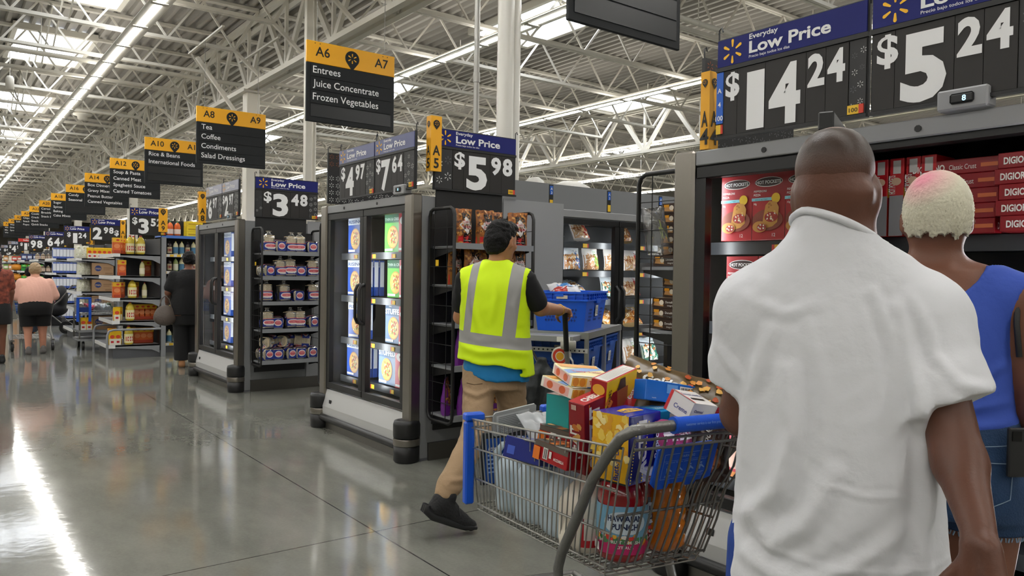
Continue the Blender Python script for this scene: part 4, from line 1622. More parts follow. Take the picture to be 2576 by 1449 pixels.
def chickens():
    fx, fy = 4.22, 5.08
    rnd = random.Random(11)
    sh = {1.67: 'top', 1.41: 'second', 1.15: 'third', 0.84: 'fourth', 0.50: 'bottom'}
    n = 0
    rows = {1.67: [(0.30, 1, -0.9), (0.62, 4, -0.5), (1.20, 5, -0.4)], 1.41: [(0.22, 3, 0.1), (0.50, 0, 0.0), (0.74, 2, 0.3), (1.03, 2, 0.1), (1.28, 4, 0.0)],
            1.15: [(0.25, 3, -1.2), (0.6, 0, -1.0), (1.0, 1, -0.2), (1.3, 4, -0.3)], 0.84: [(0.30, 4, -1.2), (0.62, 3, -1.1), (1.05, 5, -0.9), (1.32, 5, -0.8)], 0.50: [(1.02, 4, -0.4), (1.3, 2, -0.2), (1.58, 1, -0.3)]}
    for z, row in rows.items():
        for i, (x, k, lean) in enumerate(row):
            lean = max(lean, -1.25)
            lab = 'bag of frozen chicken, %s from the left on the %s shelf of the long freezer' % (ORD[i], sh[z])
            put('chick%d' % k, lambda: chicken_bag(k), (fx + x, fy + 0.26, z + 0.012 + 0.065 * abs(math.sin(min(lean, -0.12)))), 0, lab, 'frozen food bag', 'frozen chicken bags in the long freezer', rot=(lean if lean < 0 else -0.12, 0, rnd.uniform(-0.25, 0.25)), scale=0.78 if z > 1.1 else 0.88)


chickens()


# ---- cookie packs on the rack past the nearest freezer
def cookie_pack():
    w, d, h = 0.20, 0.085, 0.052
    F = [('r', 0, 0, 1, 1, ink('#3a2317', 0.3)), ('p', [(0.04, 0.25), (0.36, 0.18), (0.34, 0.6), (0.08, 0.7)], ink('#cf9a60', 0.3)), ('r', 0.05, 0.62, 0.22, 0.88, ink('#f0a51e', 0.3)), ('e', 0.3, 0.55, 0.07, 0.25, ink('#efe3cf', 0.3)),
         ('t', 'Doraditas', 0.58, 0.5, 0.3, WHT, 0.01), ('t', 'integral', 0.58, 0.2, 0.24, WHT, 0.0), ('r', 0.80, 0.62, 0.96, 0.88, ink('#f0a51e', 0.3)), ('p', [(0.76, 0.2), (0.98, 0.15), (0.98, 0.45), (0.8, 0.55)], ink('#cf9a60', 0.3))]
    return carton('cookie_pack', w, d, h, ink('#3a2317', 0.3), {'F': F, 'L': F, 'R': F, 'T': [('r', 0.05, 0.1, 0.95, 0.9, ink('#d9b483', 0.3))]}, 0.006)


def cookies():
    # rack stands at x 2.92..3.62, y 2.44..2.77, faces +y; its side grid is towards the aisle
    for r, (z, n, nm) in enumerate(((1.431, 6, 'upper'), (1.111, 5, 'lower'))):
        for i in range(n):
            off = 0.10 if (r == 0 and i > 0) else (0.12 if (r == 1 and i > 2) else 0.0)
            put('cookie', cookie_pack, (2.985 + off * 0.62, 2.60, z + 0.002 + i * 0.0535), -PI / 2 + 0.04 * ((i * 7) % 3 - 1), 'brown cookie pack, %s from the bottom of the %s stack behind the wire' % (ORD[i], nm), 'cookie pack', 'brown cookie packs behind the wire grid')
    b = pouch('clear_snack_bag', 0.16, 0.24, 0.07, CLEAR, [], 44, crumple=0.01)
    b.location = (2.985, 2.70, 1.495)
    b.rotation_euler = (0.25, 0, -PI / 2)
    tag(b, 'clear plastic bag slumped on the lower packs of the upper cookie stack', 'plastic bag')


cookies()
# ------------------------------------------------------------------ implicit-surface figures
class Field:
    """Signed-distance grid: rounded primitives blend into one continuous skin."""

    def __init__(s, lo, hi, h):
        s.lo, s.h = np.array(lo, dtype=np.float32), h
        s.n = np.ceil((np.array(hi) - np.array(lo)) / h).astype(int) + 1
        s.f = np.full(s.n, 1.0, dtype=np.float32)
        s.ax = [(s.lo[i] + h * np.arange(s.n[i])).astype(np.float32) for i in range(3)]

    def sl(s, lo, hi, m):
        r = []
        for i in range(3):
            a = int(max(0, math.floor((lo[i] - m - s.lo[i]) / s.h)))
            b = int(min(s.n[i], math.ceil((hi[i] + m - s.lo[i]) / s.h) + 1))
            if b <= a:
                return None
            r.append(slice(a, b))
        return tuple(r)

    def pts(s, q):
        return s.ax[0][q[0]][:, None, None], s.ax[1][q[1]][None, :, None], s.ax[2][q[2]][None, None, :]

    def mix(s, q, d, k):
        f = s.f[q]
        if k > 0:
            hh = np.maximum(k - np.abs(f - d), 0) / k
            s.f[q] = np.minimum(f, d) - hh * hh * k * 0.25
        else:
            s.f[q] = np.minimum(f, d)

    def cap(s, p, q, r1, r2=None, k=0.02):
        p, q = np.array(p, dtype=np.float32), np.array(q, dtype=np.float32)
        r2 = r1 if r2 is None else r2
        R = max(r1, r2)
        b = s.sl(np.minimum(p, q) - R, np.maximum(p, q) + R, k + 3 * s.h)
        if b is None:
            return s
        X, Y, Z = s.pts(b)
        d = q - p
        L = float(d @ d) + 1e-9
        t = np.clip(((X - p[0]) * d[0] + (Y - p[1]) * d[1] + (Z - p[2]) * d[2]) / L, 0, 1)
        D = np.sqrt((X - p[0] - t * d[0]) ** 2 + (Y - p[1] - t * d[1]) ** 2 + (Z - p[2] - t * d[2]) ** 2) - (r1 + (r2 - r1) * t)
        s.mix(b, D, k)
        return s

    def chain(s, pts, rs, k=0.02):
        for i in range(len(pts) - 1):
            s.cap(pts[i], pts[i + 1], rs[i], rs[i + 1], k)
        return s

    def ell(s, c, r, k=0.02, rot=None, sub=False):
        c = np.array(c, dtype=np.float32)
        R = max(r)
        b = s.sl(c - R, c + R, k + 3 * s.h)
        if b is None:
            return s
        X, Y, Z = s.pts(b)
        X, Y, Z = X - c[0], Y - c[1], Z - c[2]
        if rot is not None:
            M = np.array(rot.to_3x3().transposed(), dtype=np.float32)
            X, Y, Z = [M[i][0] * X + M[i][1] * Y + M[i][2] * Z for i in range(3)]
        k0 = np.sqrt((X / r[0]) ** 2 + (Y / r[1]) ** 2 + (Z / r[2]) ** 2)
        k1 = np.sqrt((X / r[0] ** 2) ** 2 + (Y / r[1] ** 2) ** 2 + (Z / r[2] ** 2) ** 2) + 1e-6
        D = k0 * (k0 - 1) / k1
        if sub:
            f = s.f[b]
            hh = np.maximum(k - np.abs(f + D), 0) / max(k, 1e-6)
            s.f[b] = np.maximum(f, -D) + hh * hh * k * 0.25
        else:
            s.mix(b, D, k)
        return s

    def loft(s, rows, k=0.03, p=2.3, grow=0.0):
        """rows: (z, cx, cy, half width, half depth) from bottom to top."""
        z = np.array([r[0] for r in rows], dtype=np.float32)
        hw = max(r[3] for r in rows) + grow
        hd = max(r[4] for r in rows) + grow
        lo = (min(r[1] for r in rows) - hw, min(r[2] for r in rows) - hd, z[0])
        hi = (max(r[1] for r in rows) + hw, max(r[2] for r in rows) + hd, z[-1])
        b = s.sl(lo, hi, k + 3 * s.h)
        X, Y, Z = s.pts(b)
        I = lambda j: smooth_interp(Z, z, np.array([r[j] for r in rows], dtype=np.float32))
        cx, cy, a, c = I(1), I(2), I(3) + grow, I(4) + grow
        m = np.minimum(a, c)
        D = ((np.abs((X - cx) / a) ** p + np.abs((Y - cy) / c) ** p) ** (1.0 / p) - 1) * m
        D = np.maximum(D, np.maximum(z[0] - Z, Z - z[-1]))
        s.mix(b, D.astype(np.float32), k)
        return s

    def cut(s, p, n, k=0.0):
        """Keep the side where (x - p).n < 0."""
        n = np.array(n, dtype=np.float32)
        n = n / np.linalg.norm(n)
        X, Y, Z = s.pts((slice(None),) * 3)
        D = (X - p[0]) * n[0] + (Y - p[1]) * n[1] + (Z - p[2]) * n[2]
        s.f = np.maximum(s.f, D.astype(np.float32))
        return s

    def shell(s, th):
        s.f = np.maximum(s.f, -(s.f + th))
        return s

    def mesh(s, name, m, parent=None, relax=1, fold=None):
        f, n = s.f, s.n
        sg = f < 0
        c = np.zeros(tuple(n - 1), dtype=np.int8)
        offs = [(a, b, d) for a in (0, 1) for b in (0, 1) for d in (0, 1)]
        for a, b, d in offs:
            c += sg[a:n[0] - 1 + a, b:n[1] - 1 + b, d:n[2] - 1 + d]
        act = (c > 0) & (c < 8)
        I = np.argwhere(act)
        ids = np.full(tuple(n - 1), -1, dtype=np.int32)
        ids[act] = np.arange(len(I))
        cv = [f[I[:, 0] + a, I[:, 1] + b, I[:, 2] + d] for a, b, d in offs]
        P = np.zeros((len(I), 3), dtype=np.float64)
        N = np.zeros(len(I))
        for i in range(8):
            for j in range(i + 1, 8):
                if sum(abs(x - y) for x, y in zip(offs[i], offs[j])) != 1:
                    continue
                mk = (cv[i] < 0) != (cv[j] < 0)
                t = np.where(mk, cv[i] / (cv[i] - cv[j] + 1e-12), 0)
                for ax in range(3):
                    P[:, ax] += np.where(mk, offs[i][ax] + t * (offs[j][ax] - offs[i][ax]), 0)
                N += mk
        P = P / N[:, None]
        V = s.lo + s.h * (I + P)
        F = []
        for ax in range(3):
            u, w = (ax + 1) % 3, (ax + 2) % 3
            sa = [slice(None)] * 3
            sb = [slice(None)] * 3
            sa[ax], sb[ax] = slice(0, -1), slice(1, None)
            A, B = sg[tuple(sa)], sg[tuple(sb)]
            E = np.argwhere(A != B)
            E = E[(E[:, u] > 0) & (E[:, w] > 0) & (E[:, u] < n[u] - 1) & (E[:, w] < n[w] - 1)]
            st = A[E[:, 0], E[:, 1], E[:, 2]]

            def cell(du, dw):
                q = E.copy()
                q[:, u] += du
                q[:, w] += dw
                return ids[q[:, 0], q[:, 1], q[:, 2]]
            Q = np.stack([cell(-1, -1), cell(0, -1), cell(0, 0), cell(-1, 0)], 1)
            Q[~st] = Q[~st][:, ::-1]
            F.append(Q)
        F = np.concatenate(F)
        F = F[(F >= 0).all(1)]
        ed = np.concatenate([F[:, [0, 1]], F[:, [1, 2]], F[:, [2, 3]], F[:, [3, 0]]])
        for _ in range(relax):
            acc = np.zeros_like(V)
            ct = np.zeros(len(V))
            for ax in range(3):
                acc[:, ax] = np.bincount(ed[:, 0], V[ed[:, 1], ax], len(V)) + np.bincount(ed[:, 1], V[ed[:, 0], ax], len(V))
            ct = np.bincount(ed[:, 0], minlength=len(V)) + np.bincount(ed[:, 1], minlength=len(V))
            V = V * 0.5 + 0.5 * acc / np.maximum(ct, 1)[:, None]
        if fold is not None:
            nf = np.cross(V[F[:, 2]] - V[F[:, 0]], V[F[:, 3]] - V[F[:, 1]])
            nv = np.zeros_like(V)
            for q in range(4):
                for ax in range(3):
                    nv[:, ax] += np.bincount(F[:, q], nf[:, ax], len(V))
            nv /= np.linalg.norm(nv, axis=1)[:, None] + 1e-12
            V = V + nv * fold(V, nv)[:, None]
        me = bpy.data.meshes.new(name)
        me.vertices.add(len(V))
        me.vertices.foreach_set('co', V.astype(np.float32).ravel())
        me.loops.add(len(F) * 4)
        me.loops.foreach_set('vertex_index', F.astype(np.int32).ravel())
        me.polygons.add(len(F))
        me.polygons.foreach_set('loop_start', np.arange(0, len(F) * 4, 4, dtype=np.int32))
        me.polygons.foreach_set('loop_total', np.full(len(F), 4, dtype=np.int32))
        me.polygons.foreach_set('use_smooth', np.ones(len(F), dtype=bool))
        me.update(calc_edges=True)
        me.validate()
        me.materials.append(m)
        o = bpy.data.objects.new(name, me)
        COL.objects.link(o)
        if parent:
            o.parent = parent
        return o


def smooth_interp(Z, z, v):
    """Monotone-ish cubic (smoothstep-blended) interpolation of v over knots z."""
    i = np.clip(np.searchsorted(z, Z) - 1, 0, len(z) - 2)
    z0, z1 = z[i], z[i + 1]
    t = np.clip((Z - z0) / (z1 - z0), 0, 1)
    m = np.gradient(v, z)
    h = z1 - z0
    h00, h10, h01, h11 = 2 * t ** 3 - 3 * t ** 2 + 1, t ** 3 - 2 * t ** 2 + t, -2 * t ** 3 + 3 * t ** 2, t ** 3 - t ** 2
    return h00 * v[i] + h10 * h * m[i] + h01 * v[i + 1] + h11 * h * m[i + 1]


def folds(curves, micro=0.0, seed=0):
    """Cloth relief: curves = (axis pair, [(a, b)...], amp, width, side) ridges along polylines; micro = fine random creases."""
    rnd = np.random.RandomState(seed)
    dirs = rnd.normal(size=(7, 3))
    fr = rnd.uniform(25, 80, 7)
    ph = rnd.uniform(0, 6, 7)

    def fn(V, N):
        d = np.zeros(len(V))
        for ax, pl, amp, wd, side in curves:
            A = V[:, ax]
            best = np.full(len(V), 9.0)
            pl_ = np.array(pl)
            L = np.zeros(len(V))
            tot = len(pl_) - 1
            for i in range(tot):
                p, q = pl_[i], pl_[i + 1]
                e = q - p
                t = np.clip(((A - p) @ e) / (e @ e), 0, 1)
                dd = np.linalg.norm(A - p - t[:, None] * e, axis=1)
                up = dd < best
                best = np.where(up, dd, best)
                L = np.where(up, (i + t) / tot, L)
            env = np.sin(PI * np.clip(L * 0.86 + 0.07, 0, 1)) ** 0.6
            g = np.exp(-(best / wd) ** 2) - 0.55 * np.exp(-((best - 1.7 * wd) / wd) ** 2)
            if side is not None:
                g = g * (N @ np.array(side) > 0.1)
            d += amp * env * g
        if micro:
            for i in range(7):
                u = V @ dirs[i] / np.linalg.norm(dirs[i])
                w = V @ dirs[(i + 3) % 7]
                d += micro * (1 - 2 * np.abs(np.sin(u * fr[i] + 1.5 * np.sin(w * fr[i] * 0.21 + ph[i])))) / 3.0
        return d
    return fn


# hands: wrist point, unit direction along the palm, palm normal (towards what it holds), thumb side
def hand(F, w, d, nrm, thumb, curl=(1.0, 1.1, 0.9), sc=1.0, k=0.006, spread=0.10):
    d, nrm = Vector(d).normalized(), Vector(nrm)
    nrm = (nrm - d * nrm.dot(d)).normalized()
    t = Vector(thumb)
    t = (t - d * t.dot(d) - nrm * t.dot(nrm)).normalized()
    w = Vector(w)
    # palm
    for a in (-0.026, -0.009, 0.009, 0.026):
        F.cap(w + t * a * 0.72 * sc, w + d * 0.082 * sc + t * a * sc, 0.0155 * sc, 0.0125 * sc, 0.014)
    F.cap(w + t * 0.012 * sc + nrm * 0.006, w + d * 0.045 * sc + t * 0.026 * sc + nrm * 0.010, 0.017 * sc, 0.014 * sc, 0.014)
    lens = ((0.040, 0.026, 0.021), (0.045, 0.029, 0.023), (0.042, 0.027, 0.022), (0.032, 0.021, 0.019))
    for i, a in enumerate((0.028, 0.0095, -0.0095, -0.0275)):
        p = w + d * (0.086 - 0.006 * abs(i - 1.2)) * sc + t * a * sc
        ang = 0.0
        dd = (d + t * spread * (1.5 - i) * 0.4).normalized()
        rs = (0.0098, 0.0092, 0.0084, 0.0074)
        for j in range(3):
            ang += curl[j] * (1.0 + 0.07 * (i - 1))
            e = dd * math.cos(ang) + nrm * math.sin(ang)
            q = p + e * lens[i][j] * sc
            F.cap(p, q, rs[j] * sc, rs[j + 1] * sc, k)
            p = q
    p = w + d * 0.022 * sc + t * 0.030 * sc + nrm * 0.010 * sc
    q = p + (d * 0.62 + t * 0.62 + nrm * 0.45).normalized() * 0.042 * sc
    F.cap(p, q, 0.0135 * sc, 0.0115 * sc, 0.010)
    r = q + (d * 0.85 + t * 0.0 + nrm * 0.65).normalized() * 0.032 * sc
    F.cap(q, r, 0.0112 * sc, 0.0098 * sc, k)
    u = r + (d * 0.75 - t * 0.35 + nrm * 0.75).normalized() * 0.024 * sc
    F.cap(r, u, 0.0098 * sc, 0.0080 * sc, k)


def head(F, c, s=1.0, yaw=0.0, tilt=0.0, neck=None, wide=1.0):
    """Skull, jaw, brow, nose, lips, ears about centre c, facing +y turned by yaw (left positive)."""
    M = Matrix.Translation(Vector(c)) @ Matrix.Rotation(yaw, 4, 'Z') @ Matrix.Rotation(tilt, 4, 'X')
    R = M.to_3x3()

    def P(x, y, z):
        return M @ Vector((x * s * wide, y * s, z * s))
    F.ell(P(0, -0.012, 0.022), (0.078 * s * wide, 0.094 * s, 0.086 * s), 0.02, R)
    F.ell(P(0, -0.014, 0.050), (0.069 * s * wide, 0.082 * s, 0.064 * s), 0.03, R)
    F.ell(P(0, 0.028, -0.045), (0.060 * s * wide, 0.062 * s, 0.070 * s), 0.035, R)
    F.ell(P(0, -0.030, -0.03), (0.068 * s * wide, 0.065 * s, 0.065 * s), 0.03, R)
    F.ell(P(0, 0.066, -0.098), (0.028 * s, 0.024 * s, 0.020 * s), 0.03, R)
    F.ell(P(0, 0.076, 0.022), (0.052 * s, 0.016 * s, 0.012 * s), 0.02, R)
    F.cap(P(0, 0.086, 0.008), P(0, 0.106, -0.030), 0.009 * s, 0.013 * s, 0.012)
    for e in (-1, 1):
        F.ell(P(e * 0.031, 0.087, -0.001), (0.015 * s, 0.010 * s, 0.010 * s), 0.008, R, sub=True)
        F.ell(P(e * 0.031, 0.079, -0.001), (0.0125 * s, 0.0125 * s, 0.0115 * s), 0.003, R)
        F.ell(P(e * 0.013, 0.098, -0.033), (0.009 * s, 0.010 * s, 0.008 * s), 0.008, R)
        F.ell(P(e * 0.045, 0.062, -0.032), (0.022 * s, 0.020 * s, 0.018 * s), 0.02, R)
        Re = R @ Matrix.Rotation(-e * 0.45, 3, 'Z')
        F.ell(P(e * 0.081, -0.006, -0.015), (0.011 * s, 0.023 * s, 0.036 * s), 0.006, Re)
        F.ell(P(e * 0.087, 0.006, -0.012), (0.006 * s, 0.011 * s, 0.020 * s), 0.004, Re, sub=True)
    F.ell(P(0, 0.092, -0.062), (0.024 * s, 0.010 * s, 0.0065 * s), 0.006, R)
    F.ell(P(0, 0.090, -0.073), (0.021 * s, 0.010 * s, 0.0075 * s), 0.006, R)
    return M


def face_bits(par, M, s, iris, lip):
    """Eyes and lips laid on the face."""
    for e in (-1, 1):
        b = MB()
        c = M @ Vector((e * 0.031 * s, 0.0795 * s, -0.001 * s))
        d = (M.to_3x3() @ Vector((0, 1, 0)))
        x, y, z = frame(d)
        for r, off, m in ((0.0085, 0.0126, mat('eye_white', '#e8e4dd', 0.25)), (0.0048, 0.0131, iris)):
            pts = [c + d * (off * s) + x * (r * s * math.cos(a)) + y * (r * (0.62 if r > 0.006 else 1) * s * math.sin(a)) for a in [2 * PI * i / 14 for i in range(14)]]
            b.poly(pts, m)
        b.build('eye', par)


def shoe(F, heel, toe, up, r=0.042, k=0.02):
    """Shoe volume between heel and toe points on the sole plane with outward normal up."""
    heel, toe, up = Vector(heel), Vector(toe), Vector(up).normalized()
    a = (toe - heel).normalized()
    F.cap(heel + up * r, toe + up * r * 0.72, r, r * 0.76, k)
    F.cap(heel + up * r * 0.7 + a * 0.02, heel + up * r * 2.3 - a * 0.0, r * 0.92, r * 0.85, k)
    F.cap(heel + up * r * 1.9 + a * 0.02, toe + up * r * 0.8 - a * 0.07, r * 0.78, r * 0.7, k)


SKIN_D = mat('skin_deep_brown', '#633f30', 0.42, spec=0.42, bump=(160, 0.05, 3), vary=(9, 0.12))
SKIN_D2 = mat('skin_warm_brown', '#754a37', 0.45, spec=0.4, bump=(160, 0.05, 3), vary=(9, 0.10))
SKIN_M = mat('skin_tan', '#b5805f', 0.45, spec=0.4, vary=(12, 0.06))
SKIN_L = mat('skin_light', '#c98f76', 0.5, spec=0.35, vary=(12, 0.06))
IRIS = mat('iris_dark', '#2a1a12', 0.2)
# ------------------------------------------------------------------ people
def person_root(label, loc, rz):
    return thing('person', label, 'person', (loc[0], loc[1], 0), rz)


COTTON = mat('white_cotton', '#dcdde1', 0.85, spec=0.2, bump=(35, 0.12, 5), sheen=0.2)


def bald_man():
    t = person_root('man with shaved head in a loose white t-shirt, seen from behind', (1.472, 0.851), math.radians(-59))
    # --- body
    F = Field((-0.36, -0.42, -0.01), (0.36, 0.64, 1.72), 0.006)
    M = head(F, (-0.008, 0.012, 1.568), 1.0, yaw=-0.16, tilt=-0.08, wide=0.91)
    # nape folds and bull neck
    F.ell((-0.006, -0.045, 1.548), (0.066, 0.040, 0.032), 0.015)
    F.loft([(1.36, 0, -0.01, 0.10, 0.075), (1.43, 0.0, -0.008, 0.080, 0.072), (1.49, -0.004, 0.0, 0.073, 0.066), (1.55, -0.006, 0.005, 0.068, 0.066)], 0.03)
    F.loft([(0.80, 0.01, 0.0, 0.165, 0.12), (0.95, 0.01, 0.0, 0.165, 0.125), (1.15, 0, 0, 0.175, 0.125), (1.30, 0, 0, 0.18, 0.11), (1.40, 0, 0, 0.12, 0.08)], 0.04)
    F.chain([(-0.15, 0, 1.31), (-0.185, 0.10, 1.075), (-0.165, 0.47, 1.01)], [0.06, 0.050, 0.033], 0.02)
    F.chain([(0.15, -0.03, 1.30), (0.205, -0.14, 1.055), (0.218, -0.27, 0.962)], [0.052, 0.043, 0.0255], 0.02)
    hand(F, (0.219, -0.278, 0.952), (0.14, -0.25, -0.95), (-0.9, -0.40, -0.05), (0.25, 0.85, -0.2), curl=(0.95, 1.25, 0.9), sc=1.12)
    hand(F, (-0.165, 0.475, 1.008), (0.05, 0.9, -0.25), (0.0, -0.35, -1.0), (0.9, 0.1, 0.2), curl=(0.85, 1.2, 0.9))
    for e in (-1, 1):
        F.chain([(e * 0.095, 0, 0.82), (e * 0.105, 0.02, 0.47), (e * 0.10, -0.01, 0.09)], [0.095, 0.062, 0.042], 0.03)
    body = F.mesh('body', SKIN_D, t, 2)
    face_bits(t, M, 1.0, IRIS, None)
    # --- close-cropped hair: a thin skin over the upper skull
    H = Field((-0.11, -0.12, 1.48), (0.10, 0.13, 1.68), 0.004)
    R = M.to_3x3()
    c = M @ Vector((0, -0.012, 0.022))
    H.ell(c, (0.078 * 0.91 + 0.0012, 0.0952, 0.0872), 0.02, R)
    H.ell(M @ Vector((0, -0.014, 0.050)), (0.069 * 0.91 + 0.0012, 0.0832, 0.0652), 0.03, R)
    H.cut(M @ Vector((0, -0.02, -0.005)), R @ Vector((0, -0.1, -1)))
    H.cut(M @ Vector((0, 0.072, 0.05)), R @ Vector((0, 1, -0.35)))
    hm = mat('cropped_hair', '#39281f', 0.42, spec=0.42, bump=(300, 0.08, 2))
    nt = hm.node_tree
    tc, sx = nt.nodes.new('ShaderNodeTexCoord'), nt.nodes.new('ShaderNodeSeparateXYZ')
    nt.links.new(tc.outputs['Object'], sx.inputs[0])
    mr = nt.nodes.new('ShaderNodeMapRange')
    mr.inputs[1].default_value, mr.inputs[2].default_value = 1.562, 1.635
    nt.links.new(sx.outputs[2], mr.inputs[0])
    cm = nt.nodes.new('ShaderNodeMix')
    cm.data_type = 'RGBA'
    nt.links.new(mr.outputs[0], cm.inputs[0])
    cm.inputs[6].default_value, cm.inputs[7].default_value = lin('#633f30'), lin('#39291f')
    nt.links.new(cm.outputs[2], nt.nodes['Principled BSDF'].inputs['Base Color'])
    H.mesh('cropped_hair', hm, t, 1)
    # --- t-shirt: body and the two sleeves are cut apart, then blended into one cloth
    lo, hi, hs = (-0.34, -0.26, 0.70), (0.36, 0.26, 1.54), 0.0065
    F = Field(lo, hi, hs)
    F.loft([(0.735, 0.012, 0.0, 0.212, 0.165), (0.86, 0.008, 0.0, 0.203, 0.172), (0.98, 0.005, -0.002, 0.196, 0.170), (1.10, 0.003, -0.004, 0.190, 0.160), (1.22, 0.0, -0.004, 0.192, 0.146), (1.32, 0.0, -0.002, 0.185, 0.128), (1.40, 0.0, -0.004, 0.130, 0.10), (1.455, 0.0, -0.006, 0.091, 0.084), (1.51, -0.003, -0.004, 0.082, 0.078)], 0.02, p=2.4)
    F.chain([(-0.03, -0.01, 1.435), (-0.150, 0, 1.312)], [0.055, 0.086], 0.05)
    F.chain([(0.03, -0.01, 1.425), (0.148, -0.01, 1.302)], [0.055, 0.088], 0.05)
    for ch, rs, p, n in (([(-0.150, 0, 1.312), (-0.172, 0.02, 1.20), (-0.190, 0.035, 1.07)], [0.086, 0.078, 0.068], (-0.207, 0.03, 1.150), (-0.10, 0.10, -1.0)),
                         ([(0.148, -0.025, 1.302), (0.178, -0.085, 1.17), (0.200, -0.135, 1.02)], [0.088, 0.084, 0.086], (0.190, -0.115, 1.150), (0.42, -0.25, -0.88))):
        G = Field(lo, hi, hs)
        G.chain(ch, rs, 0.03)
        G.cut(p, n)
        k = 0.035
        hh = np.maximum(k - np.abs(F.f - G.f), 0) / k
        F.f = (np.minimum(F.f, G.f) - hh * hh * k * 0.25).astype(np.float32)
    # hollow hem and sleeves
    F.shell(0.016)
    X, Y, Z = F.pts((slice(None),) * 3)
    F.f = np.maximum(F.f, 0.742 + 0.02 * X - Z).astype(np.float32)
    F.f = np.maximum(F.f, (Z - 1.494 + 0.30 * (Y + 0.05) + 0.42 * np.clip(X + 0.005, -0.06, 0.2)) * 0.9).astype(np.float32)
    bk = (0, -1, 0)
    cr = [((0, 2), [(-0.085, 1.20), (-0.075, 1.09), (-0.10, 0.98), (-0.165, 0.90)], 0.016, 0.020, bk),
          ((0, 2), [(-0.155, 0.93), (-0.11, 0.87), (-0.05, 0.92), (0.0, 1.02)], 0.010, 0.018, bk),
          ((0, 2), [(-0.16, 0.83), (-0.06, 0.80), (0.05, 0.86), (0.12, 0.93)], 0.009, 0.016, bk),
          ((0, 2), [(-0.10, 0.76), (0.02, 0.79), (0.10, 0.87)], 0.008, 0.013, bk),
          ((0, 2), [(0.02, 0.75), (0.08, 0.80), (0.13, 0.86)], 0.007, 0.012, bk),
          ((0, 2), [(-0.17, 1.02), (-0.16, 1.15), (-0.12, 1.28)], 0.008, 0.014, bk),
          ((0, 2), [(-0.03, 1.05), (-0.02, 1.18), (-0.05, 1.30)], 0.004, 0.012, bk),
          ((0, 2), [(0.10, 1.33), (0.125, 1.22), (0.155, 1.08), (0.16, 0.95)], 0.010, 0.014, bk),
          ((0, 2), [(0.17, 1.02), (0.15, 0.90), (0.165, 0.78)], 0.009, 0.015, bk),
          ((0, 2), [(0.06, 1.36), (0.09, 1.28), (0.105, 1.18)], 0.006, 0.010, bk),
          ((0, 2), [(0.12, 1.36), (0.15, 1.30), (0.165, 1.24)], 0.005, 0.009, bk),
          ((0, 2), [(-0.17, 1.34), (-0.10, 1.31), (-0.03, 1.33)], 0.004, 0.012, bk),
          ((0, 2), [(0.17, 1.24), (0.20, 1.20), (0.25, 1.19)], 0.005, 0.010, None),
          ((0, 2), [(0.16, 1.14), (0.20, 1.13), (0.26, 1.145)], 0.005, 0.010, None),
          ((0, 2), [(-0.23, 1.24), (-0.20, 1.20), (-0.18, 1.17)], 0.005, 0.010, None),
          ((0, 2), [(-0.13, 0.865), (-0.02, 0.845), (0.1, 0.85), (0.2, 0.86)], 0.003, 0.006, bk),
          ((0, 2), [(-0.02, 1.0), (0.05, 0.985), (0.13, 0.99)], 0.003, 0.006, bk)]
    F.mesh('t_shirt', COTTON, t, 1, folds(cr, 0.0011, 3))
    # --- collar rib
    b = MB()
    pts = [(-0.001 + 0.087 * math.cos(a), -0.005 + 0.083 * math.sin(a), 1.487 - 0.30 * (0.083 * math.sin(a) + 0.045) - 0.42 * max(-0.06, min(0.2, 0.004 + 0.087 * math.cos(a)))) for a in [2 * PI * i / 36 for i in range(36)]]
    b.tube(pts, 0.008, COTTON, 8, closed=True)
    b.build('collar', t)
    # --- shorts and shoes
    F = Field((-0.26, -0.2, 0.40), (0.26, 0.2, 0.98), 0.009)
    F.loft([(0.74, 0.0, 0.0, 0.182, 0.14), (0.85, 0.0, 0, 0.172, 0.135), (0.96, 0, 0, 0.165, 0.13)], 0.03)
    for e in (-1, 1):
        F.chain([(e * 0.10, 0, 0.82), (e * 0.112, 0.01, 0.42)], [0.105, 0.10], 0.03)
    F.cut((0, 0, 0.45), (0, 0, -1))
    F.mesh('shorts', mat('royal_blue_cloth', '#123c8c', 0.75, bump=(30, 0.15, 3)), t, 1)
    for e in (-1, 1):
        F = Field((e * 0.10 - 0.08, -0.14, -0.005), (e * 0.10 + 0.08, 0.24, 0.16), 0.006)
        shoe(F, (e * 0.10, -0.05, 0), (e * 0.11, 0.15, 0), (0, 0, 1), 0.044)
        F.cut((0, 0, 0.0), (0, 0, -1))
        F.mesh('shoe', RUBBER, t, 1)
    return t


bald_man()


